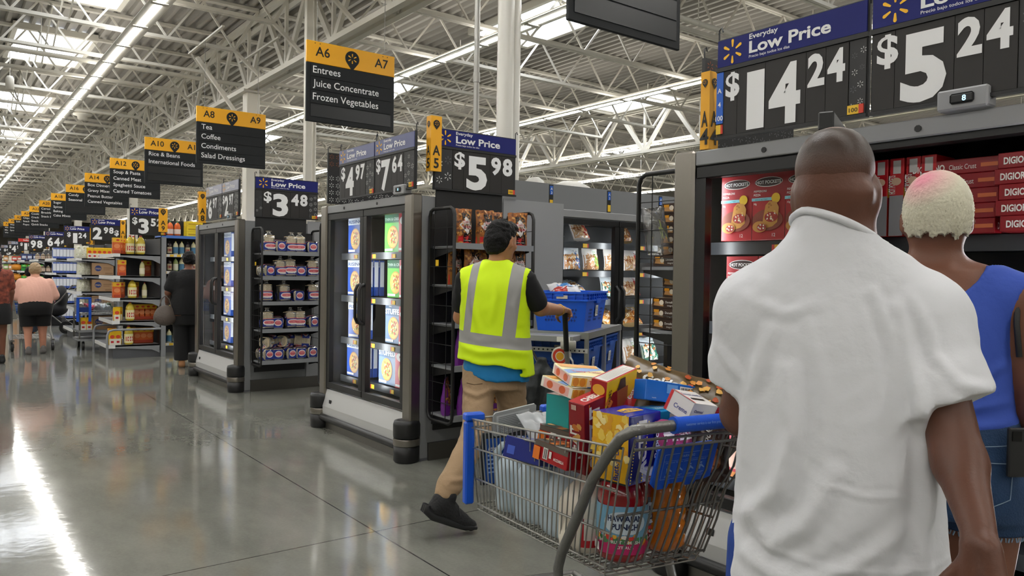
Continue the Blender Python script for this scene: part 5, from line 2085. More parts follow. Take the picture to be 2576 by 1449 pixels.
def basket():
    """Black hand basket hanging from the man's right hand, only its handle reaches the frame."""
    rz = math.radians(-59)
    c, s_ = math.cos(rz), math.sin(rz)
    lx, ly = 0.196, -0.325
    t = thing('hand_basket', "black hand basket with a curved handle held in the bald man's right hand", 'basket', (1.472 + lx * c - ly * s_, 0.851 + lx * s_ + ly * c, 0), rz)
    b = MB()
    pts = [(0.030 * math.cos(a) + 0.10 * (1 - math.sin(a)), 0.145 * math.cos(a), 0.64 + 0.236 * math.sin(a) ** 0.6) for a in [PI * i / 20 for i in range(21)]]
    b.tube(pts, 0.011, BLACKP, 8)
    b.build('handle', t)
    b = MB()
    b.tube([(-0.018, -0.075, 0.868), (0.0, 0.0, 0.877), (0.016, 0.07, 0.870)], 0.0165, RUBBER, 12)
    b.build('grip', t)
    b = MB()
    lo, hi, z0, z1 = (0.065, 0.11), (0.088, 0.148), 0.40, 0.65
    for a, q in (((-1, -1), (1, -1)), ((1, -1), (1, 1)), ((1, 1), (-1, 1)), ((-1, 1), (-1, -1))):
        b.poly([(a[0] * lo[0], a[1] * lo[1], z0), (q[0] * lo[0], q[1] * lo[1], z0), (q[0] * hi[0], q[1] * hi[1], z1), (a[0] * hi[0], a[1] * hi[1], z1)], BLACKP)
    b.poly([(-lo[0], -lo[1], z0), (lo[0], -lo[1], z0), (lo[0], lo[1], z0), (-lo[0], lo[1], z0)], BLACKP)
    b.v = [(x + 0.11, y, z) for x, y, z in b.v]
    b.build('tub', t)


basket()


def blonde_woman():
    rz = math.radians(-65)
    t = person_root('person with short bleached white hair, blue tank top and denim shorts', (2.075, 0.93), rz)
    F = Field((-0.34, -0.30, -0.01), (0.42, 0.50, 1.70), 0.0075)
    M = head(F, (0.0, 0.02, 1.548), 0.93, yaw=0.05, tilt=-0.05)
    F.loft([(1.32, 0, -0.01, 0.14, 0.085), (1.38, 0, -0.008, 0.085, 0.070), (1.44, 0, 0.0, 0.060, 0.060), (1.53, 0, 0.012, 0.058, 0.062)], 0.035)
    F.loft([(0.85, 0.0, 0.0, 0.19, 0.15), (0.98, 0, 0, 0.185, 0.135), (1.10, 0, 0, 0.165, 0.12), (1.25, 0, 0, 0.17, 0.115), (1.34, 0, -0.005, 0.165, 0.09), (1.40, 0, -0.005, 0.09, 0.07)], 0.03)
    F.chain([(0.02, 0, 1.395), (0.165, -0.005, 1.335)], [0.05, 0.066], 0.04)
    F.chain([(-0.02, 0, 1.395), (-0.165, -0.005, 1.335)], [0.05, 0.066], 0.04)
    F.chain([(0.170, -0.005, 1.325), (0.235, -0.01, 1.06), (0.235, 0.20, 0.98)], [0.066, 0.054, 0.033], 0.02)
    F.chain([(-0.170, -0.005, 1.325), (-0.235, 0.08, 1.10), (-0.18, 0.33, 1.16)], [0.064, 0.050, 0.032], 0.02)
    hand(F, (0.235, 0.205, 0.978), (0, 0.9, -0.35), (-1, 0, -0.2), (0.1, 0.3, 1), curl=(0.5, 0.7, 0.5))
    hand(F, (-0.18, 0.335, 1.162), (0.1, 0.95, 0.1), (0.8, 0, -0.5), (0.3, 0, 1), curl=(0.7, 1.0, 0.7))
    for e in (-1, 1):
        F.chain([(e * 0.10, 0, 0.85), (e * 0.10, 0.01, 0.47), (e * 0.095, -0.015, 0.09)], [0.115, 0.066, 0.042], 0.03)
    F.mesh('body', SKIN_D2, t, 2)
    face_bits(t, M, 0.93, IRIS, None)
    # hair: tapered bob with a ragged nape
    H = Field((-0.11, -0.13, 1.44), (0.11, 0.12, 1.69), 0.004)
    R = M.to_3x3()
    H.ell(M @ Vector((0, -0.020, 0.028)), (0.079, 0.098, 0.088), 0.0, R)
    H.ell(M @ Vector((0, -0.046, -0.020)), (0.076, 0.068, 0.085), 0.03, R)
    X, Y, Z = H.pts((slice(None),) * 3)
    ragged = 1.478 + 0.012 * np.abs(np.sin(X * 120 + 1)) + 0.010 * np.abs(np.sin(X * 71)) + 0.06 * np.clip(Y + 0.03, 0, 1)
    H.f = np.maximum(H.f, ragged - Z).astype(np.float32)
    H.cut(M @ Vector((0, 0.055, 0.0)), R @ Vector((0, 1, -0.55)))
    rnd = np.random.RandomState(2)

    def strands(V, N):
        d = np.zeros(len(V))
        a = np.arctan2(V[:, 0], -V[:, 1])
        for k in range(5):
            fq = rnd.uniform(18, 55)
            d += 0.0016 * (1 - 2 * np.abs(np.sin(a * fq + 12 * np.sin(V[:, 2] * rnd.uniform(14, 30) + k))))
        return d * np.clip((1.62 - V[:, 2]) / 0.1, 0.15, 1)
    hm = mat('bleached_hair', '#d9d4bd', 0.55, spec=0.3, bump=(70, 0.35, 6))
    nt = hm.node_tree
    tc, gr = nt.nodes.new('ShaderNodeTexCoord'), nt.nodes.new('ShaderNodeVectorMath')
    gr.operation = 'DISTANCE'
    gr.inputs[1].default_value = (-0.035, -0.055, 1.64)
    nt.links.new(tc.outputs['Object'], gr.inputs[0])
    rp = nt.nodes.new('ShaderNodeValToRGB')
    rp.color_ramp.elements[0].position, rp.color_ramp.elements[0].color = 0.015, lin('#d98a98')
    rp.color_ramp.elements[1].position, rp.color_ramp.elements[1].color = 0.085, lin('#d9d4bd')
    nt.links.new(gr.outputs['Value'], rp.inputs[0])
    nt.links.new(rp.outputs[0], nt.nodes['Principled BSDF'].inputs['Base Color'])
    H.mesh('hair', hm, t, 1, strands)
    # tank top
    F = Field((-0.28, -0.22, 0.98), (0.28, 0.22, 1.42), 0.0065)
    F.loft([(1.00, 0, 0, 0.196, 0.150), (1.10, 0, 0, 0.182, 0.136), (1.22, 0, 0, 0.180, 0.128), (1.32, 0, -0.004, 0.178, 0.106), (1.40, 0, -0.004, 0.13, 0.085)], 0.02)
    F.chain([(0.10, -0.005, 1.37), (0.165, -0.005, 1.335)], [0.064, 0.074], 0.03)
    F.chain([(-0.10, -0.005, 1.37), (-0.165, -0.005, 1.335)], [0.064, 0.074], 0.03)
    X, Y, Z = F.pts((slice(None),) * 3)
    scoop = 0.140 - np.sqrt((X / 0.86) ** 2 + (Z - 1.475) ** 2) + 0 * Y
    F.f = np.maximum(F.f, scoop).astype(np.float32)
    for e in (-1, 1):
        arm = 0.098 - np.sqrt((X - e * 0.262) ** 2 + ((Z - 1.265) * 0.66) ** 2) + 0 * Y
        F.f = np.maximum(F.f, arm).astype(np.float32)
    bk = (0, -1, 0)
    F.mesh('tank_top', mat('blue_jersey', '#3552b0', 0.8, bump=(60, 0.08, 3)), t, 1, folds([((0, 2), [(-0.16, 1.08), (0.0, 1.06), (0.16, 1.09)], 0.005, 0.010, bk), ((0, 2), [(0.15, 1.18), (0.08, 1.13), (0.0, 1.11)], 0.005, 0.012, bk), ((0, 2), [(-0.18, 1.035), (0, 1.02), (0.18, 1.04)], 0.006, 0.012, bk)], 0.0007, 5))
    for e in (-1, 1):
        b = MB()
        b.tube([(e * 0.180, -0.075, 1.20), (e * 0.172, -0.082, 1.28), (e * 0.176, -0.055, 1.375), (e * 0.176, 0.0, 1.402), (e * 0.172, 0.06, 1.36)], 0.007, BLACKP, 8)
        b.build('bra_strap', t)
    # denim shorts
    F = Field((-0.27, -0.22, 0.72), (0.27, 0.22, 1.06), 0.008)
    F.loft([(0.80, 0, 0, 0.212, 0.165), (0.90, 0, -0.005, 0.212, 0.168), (1.0, 0, 0, 0.200, 0.152), (1.05, 0, 0, 0.19, 0.145)], 0.03)
    for e in (-1, 1):
        F.chain([(e * 0.105, 0, 0.86), (e * 0.108, 0.005, 0.72)], [0.124, 0.118], 0.02)
    F.cut((0, 0, 0.765), (0, 0, -1))
    F.cut((0, 0, 1.042), (0, 0, 1))
    dn = mat('denim', '#1e3a5c', 0.8, bump=(220, 0.25, 2), vary=(6, 0.3))
    s = F.mesh('denim_shorts', dn, t, 1)
    st = mat('denim_stitch', '#7f93a8', 0.8)
    b = MB()

    def onback(x, z):
        return (x, -(0.165 * max(0.05, 1 - abs(x / 0.214) ** 2.3) ** (1 / 2.3)) - 0.007, z)
    for pl in ([(0.06, 0.955), (0.17, 0.95)], [(0.06, 0.955), (0.075, 0.865), (0.12, 0.845), (0.165, 0.865), (0.17, 0.95)], [(-0.06, 0.955), (-0.17, 0.95)], [(-0.06, 0.955), (-0.075, 0.865), (-0.12, 0.845), (-0.165, 0.865), (-0.17, 0.95)], [(-0.19, 0.995), (-0.1, 0.99), (0, 0.985), (0.1, 0.99), (0.19, 0.995)]):
        pp = []
        for (x0, z0), (x1, z1) in zip(pl[:-1], pl[1:]):
            pp += [onback(x0 + (x1 - x0) * q / 6, z0 + (z1 - z0) * q / 6) for q in range(6)]
        b.tube(pp + [onback(*pl[-1])], 0.0013, st, 4)
    b.build('pocket_stitching', s)
    b = MB()
    rnd2 = random.Random(3)
    for e in (-1, 1):
        for i in range(90):
            a = 2 * PI * i / 90
            p = Vector((e * 0.107 + 0.121 * math.cos(a), 0.004 + 0.121 * math.sin(a), 0.767))
            b.tube([p, p + Vector((rnd2.uniform(-0.004, 0.004), rnd2.uniform(-0.004, 0.004), -0.010))], 0.002, st, 4)
    b.build('frayed_hem', s)
    for e in (-1, 1):
        F = Field((e * 0.10 - 0.08, -0.14, -0.005), (e * 0.10 + 0.08, 0.22, 0.15), 0.007)
        shoe(F, (e * 0.095, -0.05, 0), (e * 0.105, 0.13, 0), (0, 0, 1), 0.04)
        F.cut((0, 0, 0.0), (0, 0, -1))
        F.mesh('shoe', RUBBER, t, 1)
    # phone in the back pocket stays a thing of its own
    c, s_ = math.cos(rz), math.sin(rz)
    x, y = 0.185, -0.135
    p = thing('phone', 'black phone sticking out of the denim back pocket', 'phone', (2.075 + x * c - y * s_, 0.93 + x * s_ + y * c, 0.925), rz + 0.55)
    b = MB()
    b.bx(-0.036, 0.036, -0.006, 0.006, 0, 0.115, BLACKP, 0.003)
    b.build('case', p)
    b = MB()
    b.bx(-0.03, -0.008, -0.0085, -0.006, 0.085, 0.108, mat('lens_glass_dark', '#0b0b0d', 0.1))
    b.build('camera_bump', p)


blonde_woman()


def vest_material():
    m = bpy.data.materials.new('hi_vis_vest_cloth')
    m.use_nodes = True
    nt = m.node_tree
    N, L = nt.nodes, nt.links
    b = N['Principled BSDF']
    b.inputs['Roughness'].default_value = 0.7
    tc, sx = N.new('ShaderNodeTexCoord'), N.new('ShaderNodeSeparateXYZ')
    L.new(tc.outputs['Object'], sx.inputs[0])

    def band(src, c, hw):
        a = N.new('ShaderNodeMath')
        a.operation = 'COMPARE'
        if isinstance(src, tuple):
            sm = N.new('ShaderNodeMath')
            sm.operation = 'MULTIPLY_ADD'
            L.new(src[1], sm.inputs[0])
            sm.inputs[1].default_value = src[2]
            L.new(src[0], sm.inputs[2])
            L.new(sm.outputs[0], a.inputs[0])
        else:
            L.new(src, a.inputs[0])
        a.inputs[1].default_value = c
        a.inputs[2].default_value = hw
        return a.outputs[0]
    x, z = sx.outputs[0], sx.outputs[2]
    b1 = band((z, x, 0.10), 1.005, 0.034)
    b2 = band((x, z, -0.10), -0.245, 0.024)
    b3 = band((x, z, -0.10), 0.0, 0.036)
    up = N.new('ShaderNodeMath')
    up.operation = 'GREATER_THAN'
    L.new(z, up.inputs[0])
    up.inputs[1].default_value = 0.99
    mx = N.new('ShaderNodeMath')
    mx.operation = 'MAXIMUM'
    L.new(b2, mx.inputs[0])
    L.new(b3, mx.inputs[1])
    ml = N.new('ShaderNodeMath')
    ml.operation = 'MULTIPLY'
    L.new(mx.outputs[0], ml.inputs[0])
    L.new(up.outputs[0], ml.inputs[1])
    m2 = N.new('ShaderNodeMath')
    m2.operation = 'MAXIMUM'
    L.new(ml.outputs[0], m2.inputs[0])
    L.new(b1, m2.inputs[1])
    cm = N.new('ShaderNodeMix')
    cm.data_type = 'RGBA'
    L.new(m2.outputs[0], cm.inputs[0])
    cm.inputs[6].default_value = lin('#d9f900')
    cm.inputs[7].default_value = lin('#9b9a97')
    L.new(cm.outputs[2], b.inputs['Base Color'])
    return m


def vest_man():
    rz = math.radians(-46)
    t = person_root('young worker in a yellow hi-vis vest and khaki trousers pushing the tote cart', (2.60, 3.60), rz)
    F = Field((-0.36, -0.66, -0.01), (0.60, 0.62, 1.74), 0.0095)
    M = head(F, (0.03, 0.03, 1.575), 0.96, yaw=-0.55, tilt=-0.12)
    F.loft([(1.36, 0, -0.01, 0.10, 0.075), (1.42, 0.005, 0, 0.062, 0.060), (1.53, 0.02, 0.018, 0.052, 0.056)], 0.03)
    F.loft([(0.80, 0, 0, 0.15, 0.11), (0.95, 0, 0, 0.14, 0.105), (1.15, 0, 0, 0.155, 0.11), (1.32, 0, 0, 0.17, 0.10), (1.39, 0, 0, 0.10, 0.075)], 0.03)
    F.chain([(0.17, 0, 1.345), (0.255, 0.08, 1.185), (0.355, 0.31, 1.165)], [0.052, 0.046, 0.030], 0.02)
    F.chain([(-0.17, 0, 1.345), (-0.225, 0.10, 1.12), (-0.10, 0.32, 1.12)], [0.050, 0.042, 0.028], 0.02)
    hand(F, (0.357, 0.315, 1.166), (0.22, 0.95, -0.12), (0.25, -0.1, -1.0), (-1, 0.2, 0.1), curl=(0.75, 1.15, 0.8), sc=0.98)
    hand(F, (-0.10, 0.325, 1.12), (0.5, 0.8, 0.0), (0.3, 0, -1.0), (0.5, 0, 0.6), curl=(0.6, 0.8, 0.5), sc=0.98)
    # legs: left trailing with the heel up, right carrying
    F.chain([(-0.085, -0.01, 0.85), (-0.06, -0.185, 0.50), (-0.180, -0.455, 0.21)], [0.08, 0.055, 0.038], 0.02)
    F.chain([(0.085, 0.01, 0.85), (0.10, 0.13, 0.48), (0.10, 0.16, 0.09)], [0.08, 0.055, 0.038], 0.02)
    F.mesh('body', SKIN_M, t, 2)
    face_bits(t, M, 0.96, IRIS, None)
    H = Field((-0.12, -0.14, 1.45), (0.18, 0.20, 1.72), 0.005)
    R = M.to_3x3()
    H.ell(M @ Vector((0, -0.014, 0.030)), (0.084, 0.100, 0.094), 0.0, R)
    H.ell(M @ Vector((0, -0.050, -0.025)), (0.080, 0.068, 0.082), 0.03, R)
    H.ell(M @ Vector((0, 0.055, 0.085)), (0.060, 0.045, 0.034), 0.03, R)
    H.cut(M @ Vector((0, -0.03, -0.070)), R @ Vector((0, 0.55, -1)))
    H.cut(M @ Vector((0, 0.062, 0.06)), R @ Vector((0, 1, -0.8)))
    for e in (-1, 1):
        H.ell(M @ Vector((e * 0.080, 0.022, -0.025)), (0.03, 0.032, 0.040), 0.01, R, sub=True)
    H.mesh('hair', mat('black_hair', '#0b0909', 0.6, spec=0.25, bump=(60, 0.7, 6)), t, 1, folds([], 0.004, 9))
    # black t-shirt
    F = Field((-0.34, -0.24, 1.05), (0.42, 0.26, 1.48), 0.009)
    F.loft([(1.08, 0, 0, 0.165, 0.118), (1.20, 0, 0, 0.17, 0.12), (1.33, 0, 0, 0.182, 0.108), (1.42, 0.003, 0, 0.085, 0.075)], 0.02)
    F.chain([(0.17, 0, 1.345), (0.232, 0.055, 1.225)], [0.070, 0.066], 0.03)
    F.chain([(-0.17, 0, 1.345), (-0.212, 0.07, 1.20)], [0.068, 0.064], 0.03)
    F.mesh('t_shirt', mat('black_jersey', '#161618', 0.85), t, 1, folds([], 0.0015, 4))
    # blue shirt tail showing below the vest
    F = Field((-0.26, -0.22, 0.68), (0.28, 0.22, 1.10), 0.009)
    F.loft([(0.70, 0.01, 0, 0.200, 0.155), (0.78, 0.01, 0, 0.196, 0.150), (0.90, 0.005, 0, 0.180, 0.138), (1.08, 0, 0, 0.170, 0.125)], 0.02)
    X, Y, Z = F.pts((slice(None),) * 3)
    F.f = np.maximum(F.f, (0.785 - 0.16 * X - 0.012 * np.cos(X * 20) - Z) + 0 * Y).astype(np.float32)
    F.mesh('shirt_tail', mat('teal_blue_cloth', '#0a78b4', 0.7), t, 1, folds([], 0.002, 8))
    # vest
    F = Field((-0.30, -0.26, 0.76), (0.34, 0.24, 1.50), 0.0075)
    F.loft([(0.80, 0.005, 0, 0.232, 0.175), (0.92, 0.005, 0, 0.218, 0.165), (1.06, 0.0, 0, 0.205, 0.150), (1.22, 0.0, 0, 0.205, 0.143), (1.34, 0, 0, 0.205, 0.122), (1.40, 0.0, 0, 0.150, 0.095), (1.455, 0.004, -0.002, 0.072, 0.072)], 0.02, p=2.3)
    F.chain([(0.05, 0, 1.40), (0.165, 0, 1.355)], [0.055, 0.066], 0.04)
    F.chain([(-0.05, 0, 1.40), (-0.165, 0, 1.355)], [0.055, 0.066], 0.04)
    X, Y, Z = F.pts((slice(None),) * 3)
    for e in (-1, 1):
        arm = 0.105 - np.sqrt((X - e * 0.285) ** 2 + ((Z - 1.28) * 0.56) ** 2 + 0.10 * (Y - 0.05) ** 2)
        F.f = np.maximum(F.f, arm).astype(np.float32)
    hem = 0.868 - 0.10 * np.clip(X, -0.3, 0.3) + 0.006 * np.sin(X * 30) - 0.055 * (X > 0.155) * (Y > -0.10) - Z
    F.f = np.maximum(F.f, hem + 0 * Y).astype(np.float32)
    F.shell(0.02)
    bk = (0, -1, 0)
    F.mesh('hi_vis_vest', vest_material(), t, 1, folds([((0, 2), [(-0.12, 1.33), (-0.10, 1.18), (-0.06, 1.06)], 0.006, 0.018, bk), ((0, 2), [(0.02, 1.38), (0.03, 1.25), (0.0, 1.1)], 0.005, 0.018, bk), ((0, 2), [(-0.18, 0.97), (-0.05, 0.94), (0.1, 0.955), (0.2, 0.93)], 0.007, 0.02, bk), ((0, 2), [(0.16, 1.1), (0.13, 1.2), (0.16, 1.32)], 0.006, 0.016, bk)], 0.0012, 6))
    # trousers
    F = Field((-0.26, -0.60, 0.05), (0.28, 0.36, 0.98), 0.009)
    F.loft([(0.72, 0, -0.005, 0.158, 0.130), (0.84, 0, -0.008, 0.158, 0.128), (0.95, 0, 0, 0.145, 0.11)], 0.03)
    F.chain([(-0.085, -0.01, 0.82), (-0.06, -0.185, 0.49), (-0.160, -0.415, 0.255), (-0.178, -0.450, 0.215)], [0.100, 0.082, 0.062, 0.052], 0.03)
    F.chain([(0.085, 0.01, 0.82), (0.10, 0.13, 0.47), (0.10, 0.158, 0.13)], [0.100, 0.080, 0.058], 0.03)
    F.mesh('trousers', mat('khaki_twill', '#a08566', 0.8, bump=(60, 0.15, 3)), t, 1, folds([((0, 2), [(-0.15, 0.72), (-0.06, 0.70), (0.02, 0.74)], 0.008, 0.014, bk), ((0, 2), [(0.05, 0.62), (0.12, 0.60), (0.18, 0.63)], 0.006, 0.012, None), ((0, 2), [(-0.14, 0.5), (-0.08, 0.48), (-0.02, 0.51)], 0.007, 0.012, None), ((0, 2), [(-0.14, 0.3), (-0.09, 0.29), (-0.04, 0.31)], 0.007, 0.012, None)], 0.0022, 2))
    b = MB()
    b.tube([(-0.13, -0.142, 0.765), (-0.085, -0.148, 0.757), (-0.04, -0.146, 0.765)], 0.003, mat('khaki_seam', '#7d664b', 0.8), 5)
    b.build('back_pocket', t)
    # shoes
    heel, toe = Vector((-0.232, -0.500, 0.118)), Vector((-0.048, -0.378, 0.010))
    a = (toe - heel).normalized()
    sd = a.cross(Vector((0, 0, 1))).normalized()
    up = sd.cross(a).normalized()
    Q = lambda x, y, z: heel + a * x + sd * y + up * z
    F = Field((-0.34, -0.60, -0.01), (0.05, -0.26, 0.34), 0.0055)
    shoe(F, Q(0.0, 0, 0), Q(0.235, 0, 0), up, 0.040)
    F.cap(Q(0.02, 0, 0.07), Q(0.045, 0, 0.125), 0.044, 0.043, 0.02)
    F.cap(Q(0.06, 0, 0.07), Q(0.17, 0, 0.035), 0.040, 0.036, 0.03)
    F.cut((0, 0, 0.003), (0, 0, -1))
    sh = F.mesh('shoe', mat('black_knit', '#171719', 0.7, bump=(90, 0.3, 2)), t, 1)
    b = MB()
    sole = [Q(-0.052, 0, 0.045), Q(-0.045, 0, 0.018), Q(0.0, 0, 0.004), Q(0.11, 0, 0.008), Q(0.20, 0, 0.012), Q(0.262, 0, 0.030)]
    for e in (-1, 0, 1):
        b.tube([p + sd * (e * 0.022) for p in sole], 0.021, mat('sole_rubber', '#1d1d1f', 0.5), 8, rr=[0.012, 0.022, 0.024, 0.022, 0.018, 0.010])
    b.v = [(x, y, max(z, 0.002)) for x, y, z in b.v]
    b.build('sole', sh)
    b = MB()
    for k in range(4):
        x, z = 0.075 + 0.026 * k, 0.108 - 0.014 * k
        b.tube([Q(x, -0.03, z - 0.014), Q(x + 0.006, 0.0, z + 0.006), Q(x, 0.03, z - 0.014)], 0.004, BLACKP, 5)
    b.tube([Q(0.07, 0.02, 0.12), Q(0.10, 0.045, 0.10), Q(0.13, 0.05, 0.06)], 0.0035, BLACKP, 5)
    b.build('shoelace', sh)
    F = Field((0.02, 0.04, -0.005), (0.18, 0.42, 0.18), 0.008)
    shoe(F, (0.10, 0.11, 0), (0.105, 0.31, 0), (0, 0, 1), 0.042)
    F.cut((0, 0, 0.0), (0, 0, -1))
    F.mesh('shoe', mat('black_knit', '#171719', 0.7), t, 1)
    b = MB()
    c0 = Vector((0.342, 0.285, 1.166))
    d = Vector((0.22, 0.95, -0.12)).normalized()
    x, y, z = frame(d)
    b.tube([c0 + x * 0.034 * math.cos(a) + y * 0.034 * math.sin(a) for a in [2 * PI * i / 20 for i in range(20)]], 0.0035, mat('gold', '#d8a848', 0.25, 1.0), 6, closed=True)
    b.build('bracelet', t)


vest_man()


def far_person(label, loc, rz, P):
    """Shopper in the middle distance; P holds rows and joints."""
    t = person_root(label, loc, rz)
    hgt = P['h']
    h = P.get('res', 0.014)
    F = Field((-0.42, -0.30, -0.01), (0.42, 0.60, hgt + 0.04), h)
    hc = Vector(P['head'])
    M = head(F, hc, P.get('hs', 0.95), tilt=P.get('tilt', 0.0))
    F.cap((P['chest'][0], P['chest'][1], P['chest'][2]), hc + Vector((0, -0.01, -0.07)), 0.058, 0.054, 0.03)
    F.loft(P['torso'], 0.03, grow=-0.012)
    for sh, el, wr in P['arms']:
        F.chain([sh, el, wr], [0.05, 0.045, 0.03], 0.02)
        d = (Vector(wr) - Vector(el)).normalized()
        F.cap(wr, Vector(wr) + d * 0.09, 0.032, 0.024, 0.02)
    for hip, kn, an in P['legs']:
        F.chain([hip, kn, an], [P.get('thigh', 0.09), 0.062, 0.042], 0.03)
    F.mesh('body', P['skin'], t, 1)
    H = Field((hc.x - 0.14, hc.y - 0.16, hc.z - P.get('hair_len', 0.08)), (hc.x + 0.14, hc.y + 0.14, hc.z + 0.16), 0.010)
    R = M.to_3x3()
    H.ell(M @ Vector((0, -0.018, 0.032)), (0.088, 0.102, 0.096), 0.0, R)
    H.ell(M @ Vector((0, -0.045, -0.01)), (0.084, 0.072, 0.078), 0.03, R)
    if P.get('hair_len', 0.08) > 0.15:
        H.cap(M @ Vector((0, -0.06, 0)), M @ Vector((0, -0.075, -P['hair_len'] + 0.05)), 0.085, 0.10, 0.03)
    H.cut(M @ Vector((0, 0.05, 0.0)), R @ Vector((0, 1, -0.6)))
    H.mesh('hair', P['hair'], t, 1, folds([], 0.006, 4))
    F = Field((-0.42, -0.30, P['top'][0] - 0.02), (0.42, 0.60, P['top'][1] + 0.02), 0.011)
    F.loft([r for r in P['torso']], 0.02)
    for sh, el, wr in P['arms']:
        q = Vector(sh).lerp(Vector(el), P.get('sleeve', 0.8))
        F.chain([sh, q], [0.072, P.get('cuff', 0.075)], 0.04)
    F.cut((0, 0, P['top'][0]), (0, 0, -1))
    F.cut((0, 0, P['top'][1]), (0, 0, 1))
    F.mesh('top', P['topm'], t, 1, folds([], 0.0016, 3))
    F = Field((-0.42, -0.30, P['bot'][0] - 0.02), (0.42, 0.40, P['bot'][1] + 0.02), 0.012)
    F.loft([r for r in P['hips']], 0.02)
    for hip, kn, an in P['legs']:
        F.chain([hip, kn, an], [P.get('thigh', 0.09) + 0.015, P.get('knee', 0.08), P.get('ankle', 0.08)], 0.03)
    F.cut((0, 0, P['bot'][0]), (0, 0, -1))
    F.cut((0, 0, P['bot'][1]), (0, 0, 1))
    F.mesh(P['botn'], P['botm'], t, 1)
    for hip, kn, an in P['legs']:
        F = Field((an[0] - 0.09, an[1] - 0.14, -0.01), (an[0] + 0.09, an[1] + 0.25, 0.16), 0.010)
        shoe(F, (an[0], an[1] - 0.05, 0), (an[0], an[1] + 0.14, 0), (0, 0, 1), 0.042)
        F.cut((0, 0, 0.0), (0, 0, -1))
        F.mesh('shoe', P['shoem'], t, 1)
    return t


far_person('woman with short hair in a peach top and black shorts pushing a cart', (1.33, 14.30), 0.0, dict(
    h=1.47, head=(0.0, 0.12, 1.335), tilt=0.15, chest=(0, 0.02, 1.20), hs=0.93,
    torso=[(0.80, 0, 0, 0.235, 0.17), (0.92, 0, 0, 0.235, 0.17), (1.05, 0, 0.01, 0.215, 0.15), (1.15, 0, 0.03, 0.18, 0.12), (1.23, 0, 0.05, 0.09, 0.08)],
    arms=[((-0.19, 0.04, 1.13), (-0.27, 0.06, 0.90), (-0.2, 0.36, 0.95)), ((0.19, 0.04, 1.13), (0.27, 0.06, 0.90), (0.2, 0.36, 0.95))], sleeve=0.9, cuff=0.08,
    legs=[((-0.11, 0, 0.72), (-0.10, 0.02, 0.42), (-0.10, -0.05, 0.09)), ((0.10, 0.02, 0.72), (0.10, 0.05, 0.42), (0.11, 0.06, 0.09))], thigh=0.115, knee=0.105, ankle=0.09,
    hips=[(0.62, 0, -0.01, 0.20, 0.16), (0.75, 0, -0.015, 0.225, 0.175), (0.86, 0, 0, 0.22, 0.165)], top=(0.80, 1.25), bot=(0.44, 0.86), botn='black_shorts',
    skin=SKIN_L, hair=mat('ash_blonde_hair', '#a38a68', 0.5, bump=(40, 0.5, 5)), topm=mat('peach_jersey', '#ecb7a4', 0.85), botm=mat('black_cloth', '#121214', 0.85), shoem=mat('grey_sneaker', '#6d6a68', 0.7)))

far_person('woman in a black top and trousers standing beyond the bread rack freezer', (2.92, 11.45), math.radians(-10), dict(
    h=1.64, head=(0.0, 0.05, 1.52), chest=(0, 0.0, 1.36),
    torso=[(0.72, 0, 0, 0.24, 0.18), (0.92, 0, 0, 0.235, 0.18), (1.10, 0, 0, 0.215, 0.16), (1.28, 0, 0, 0.205, 0.13), (1.38, 0, 0, 0.10, 0.08)],
    arms=[((-0.20, 0, 1.29), (-0.27, 0.0, 1.05), (-0.27, 0.18, 0.92)), ((0.20, 0, 1.29), (0.27, 0.02, 1.05), (0.2, 0.25, 1.0))], sleeve=0.7, cuff=0.078,
    legs=[((-0.10, 0, 0.78), (-0.10, 0.01, 0.45), (-0.09, -0.02, 0.09)), ((0.10, 0, 0.78), (0.10, 0.03, 0.45), (0.09, 0.02, 0.09))], thigh=0.105, knee=0.10, ankle=0.10,
    hips=[(0.60, 0, 0, 0.20, 0.16), (0.80, 0, 0, 0.215, 0.17), (0.9, 0, 0, 0.21, 0.16)], top=(0.74, 1.40), bot=(0.10, 0.9), botn='trousers',
    skin=SKIN_D2, hair=mat('black_hair', '#0f0d0d', 0.4), topm=mat('black_cloth', '#121214', 0.85), botm=mat('black_cloth', '#121214', 0.85), shoem=mat('tan_sandal', '#a9784f', 0.6)))

far_person('woman with long dark red hair and a black skirt, cut by the left edge', (0.72, 13.1), 0.1, dict(
    h=1.62, head=(0.0, 0.04, 1.50), chest=(0, 0.0, 1.34), hair_len=0.42,
    torso=[(0.80, 0, 0, 0.19, 0.15), (0.95, 0, 0, 0.185, 0.15), (1.10, 0, 0, 0.175, 0.14), (1.26, 0, 0, 0.18, 0.12), (1.36, 0, 0, 0.09, 0.08)],
    arms=[((-0.17, 0, 1.27), (-0.23, 0.0, 1.02), (-0.22, 0.1, 0.80)), ((0.16, 0, 1.27), (0.20, 0.0, 1.02), (0.20, 0.08, 0.78))], sleeve=0.7, cuff=0.07,
    legs=[((-0.09, 0, 0.78), (-0.09, 0.01, 0.45), (-0.09, -0.02, 0.09)), ((0.09, 0, 0.78), (0.09, 0.03, 0.45), (0.09, 0.02, 0.09))],
    hips=[(0.56, 0, 0, 0.20, 0.17), (0.75, 0, 0, 0.20, 0.17), (0.9, 0, 0, 0.18, 0.14)], top=(0.84, 1.37), bot=(0.56, 0.92), botn='skirt',
    skin=SKIN_D2, hair=mat('dark_red_hair', '#3a1418', 0.45, bump=(40, 0.5, 5)), topm=mat('orange_print_cloth', '#7a3a2a', 0.8, vary=(18, 0.7)), botm=mat('black_cloth', '#121214', 0.85), shoem=RUBBER))

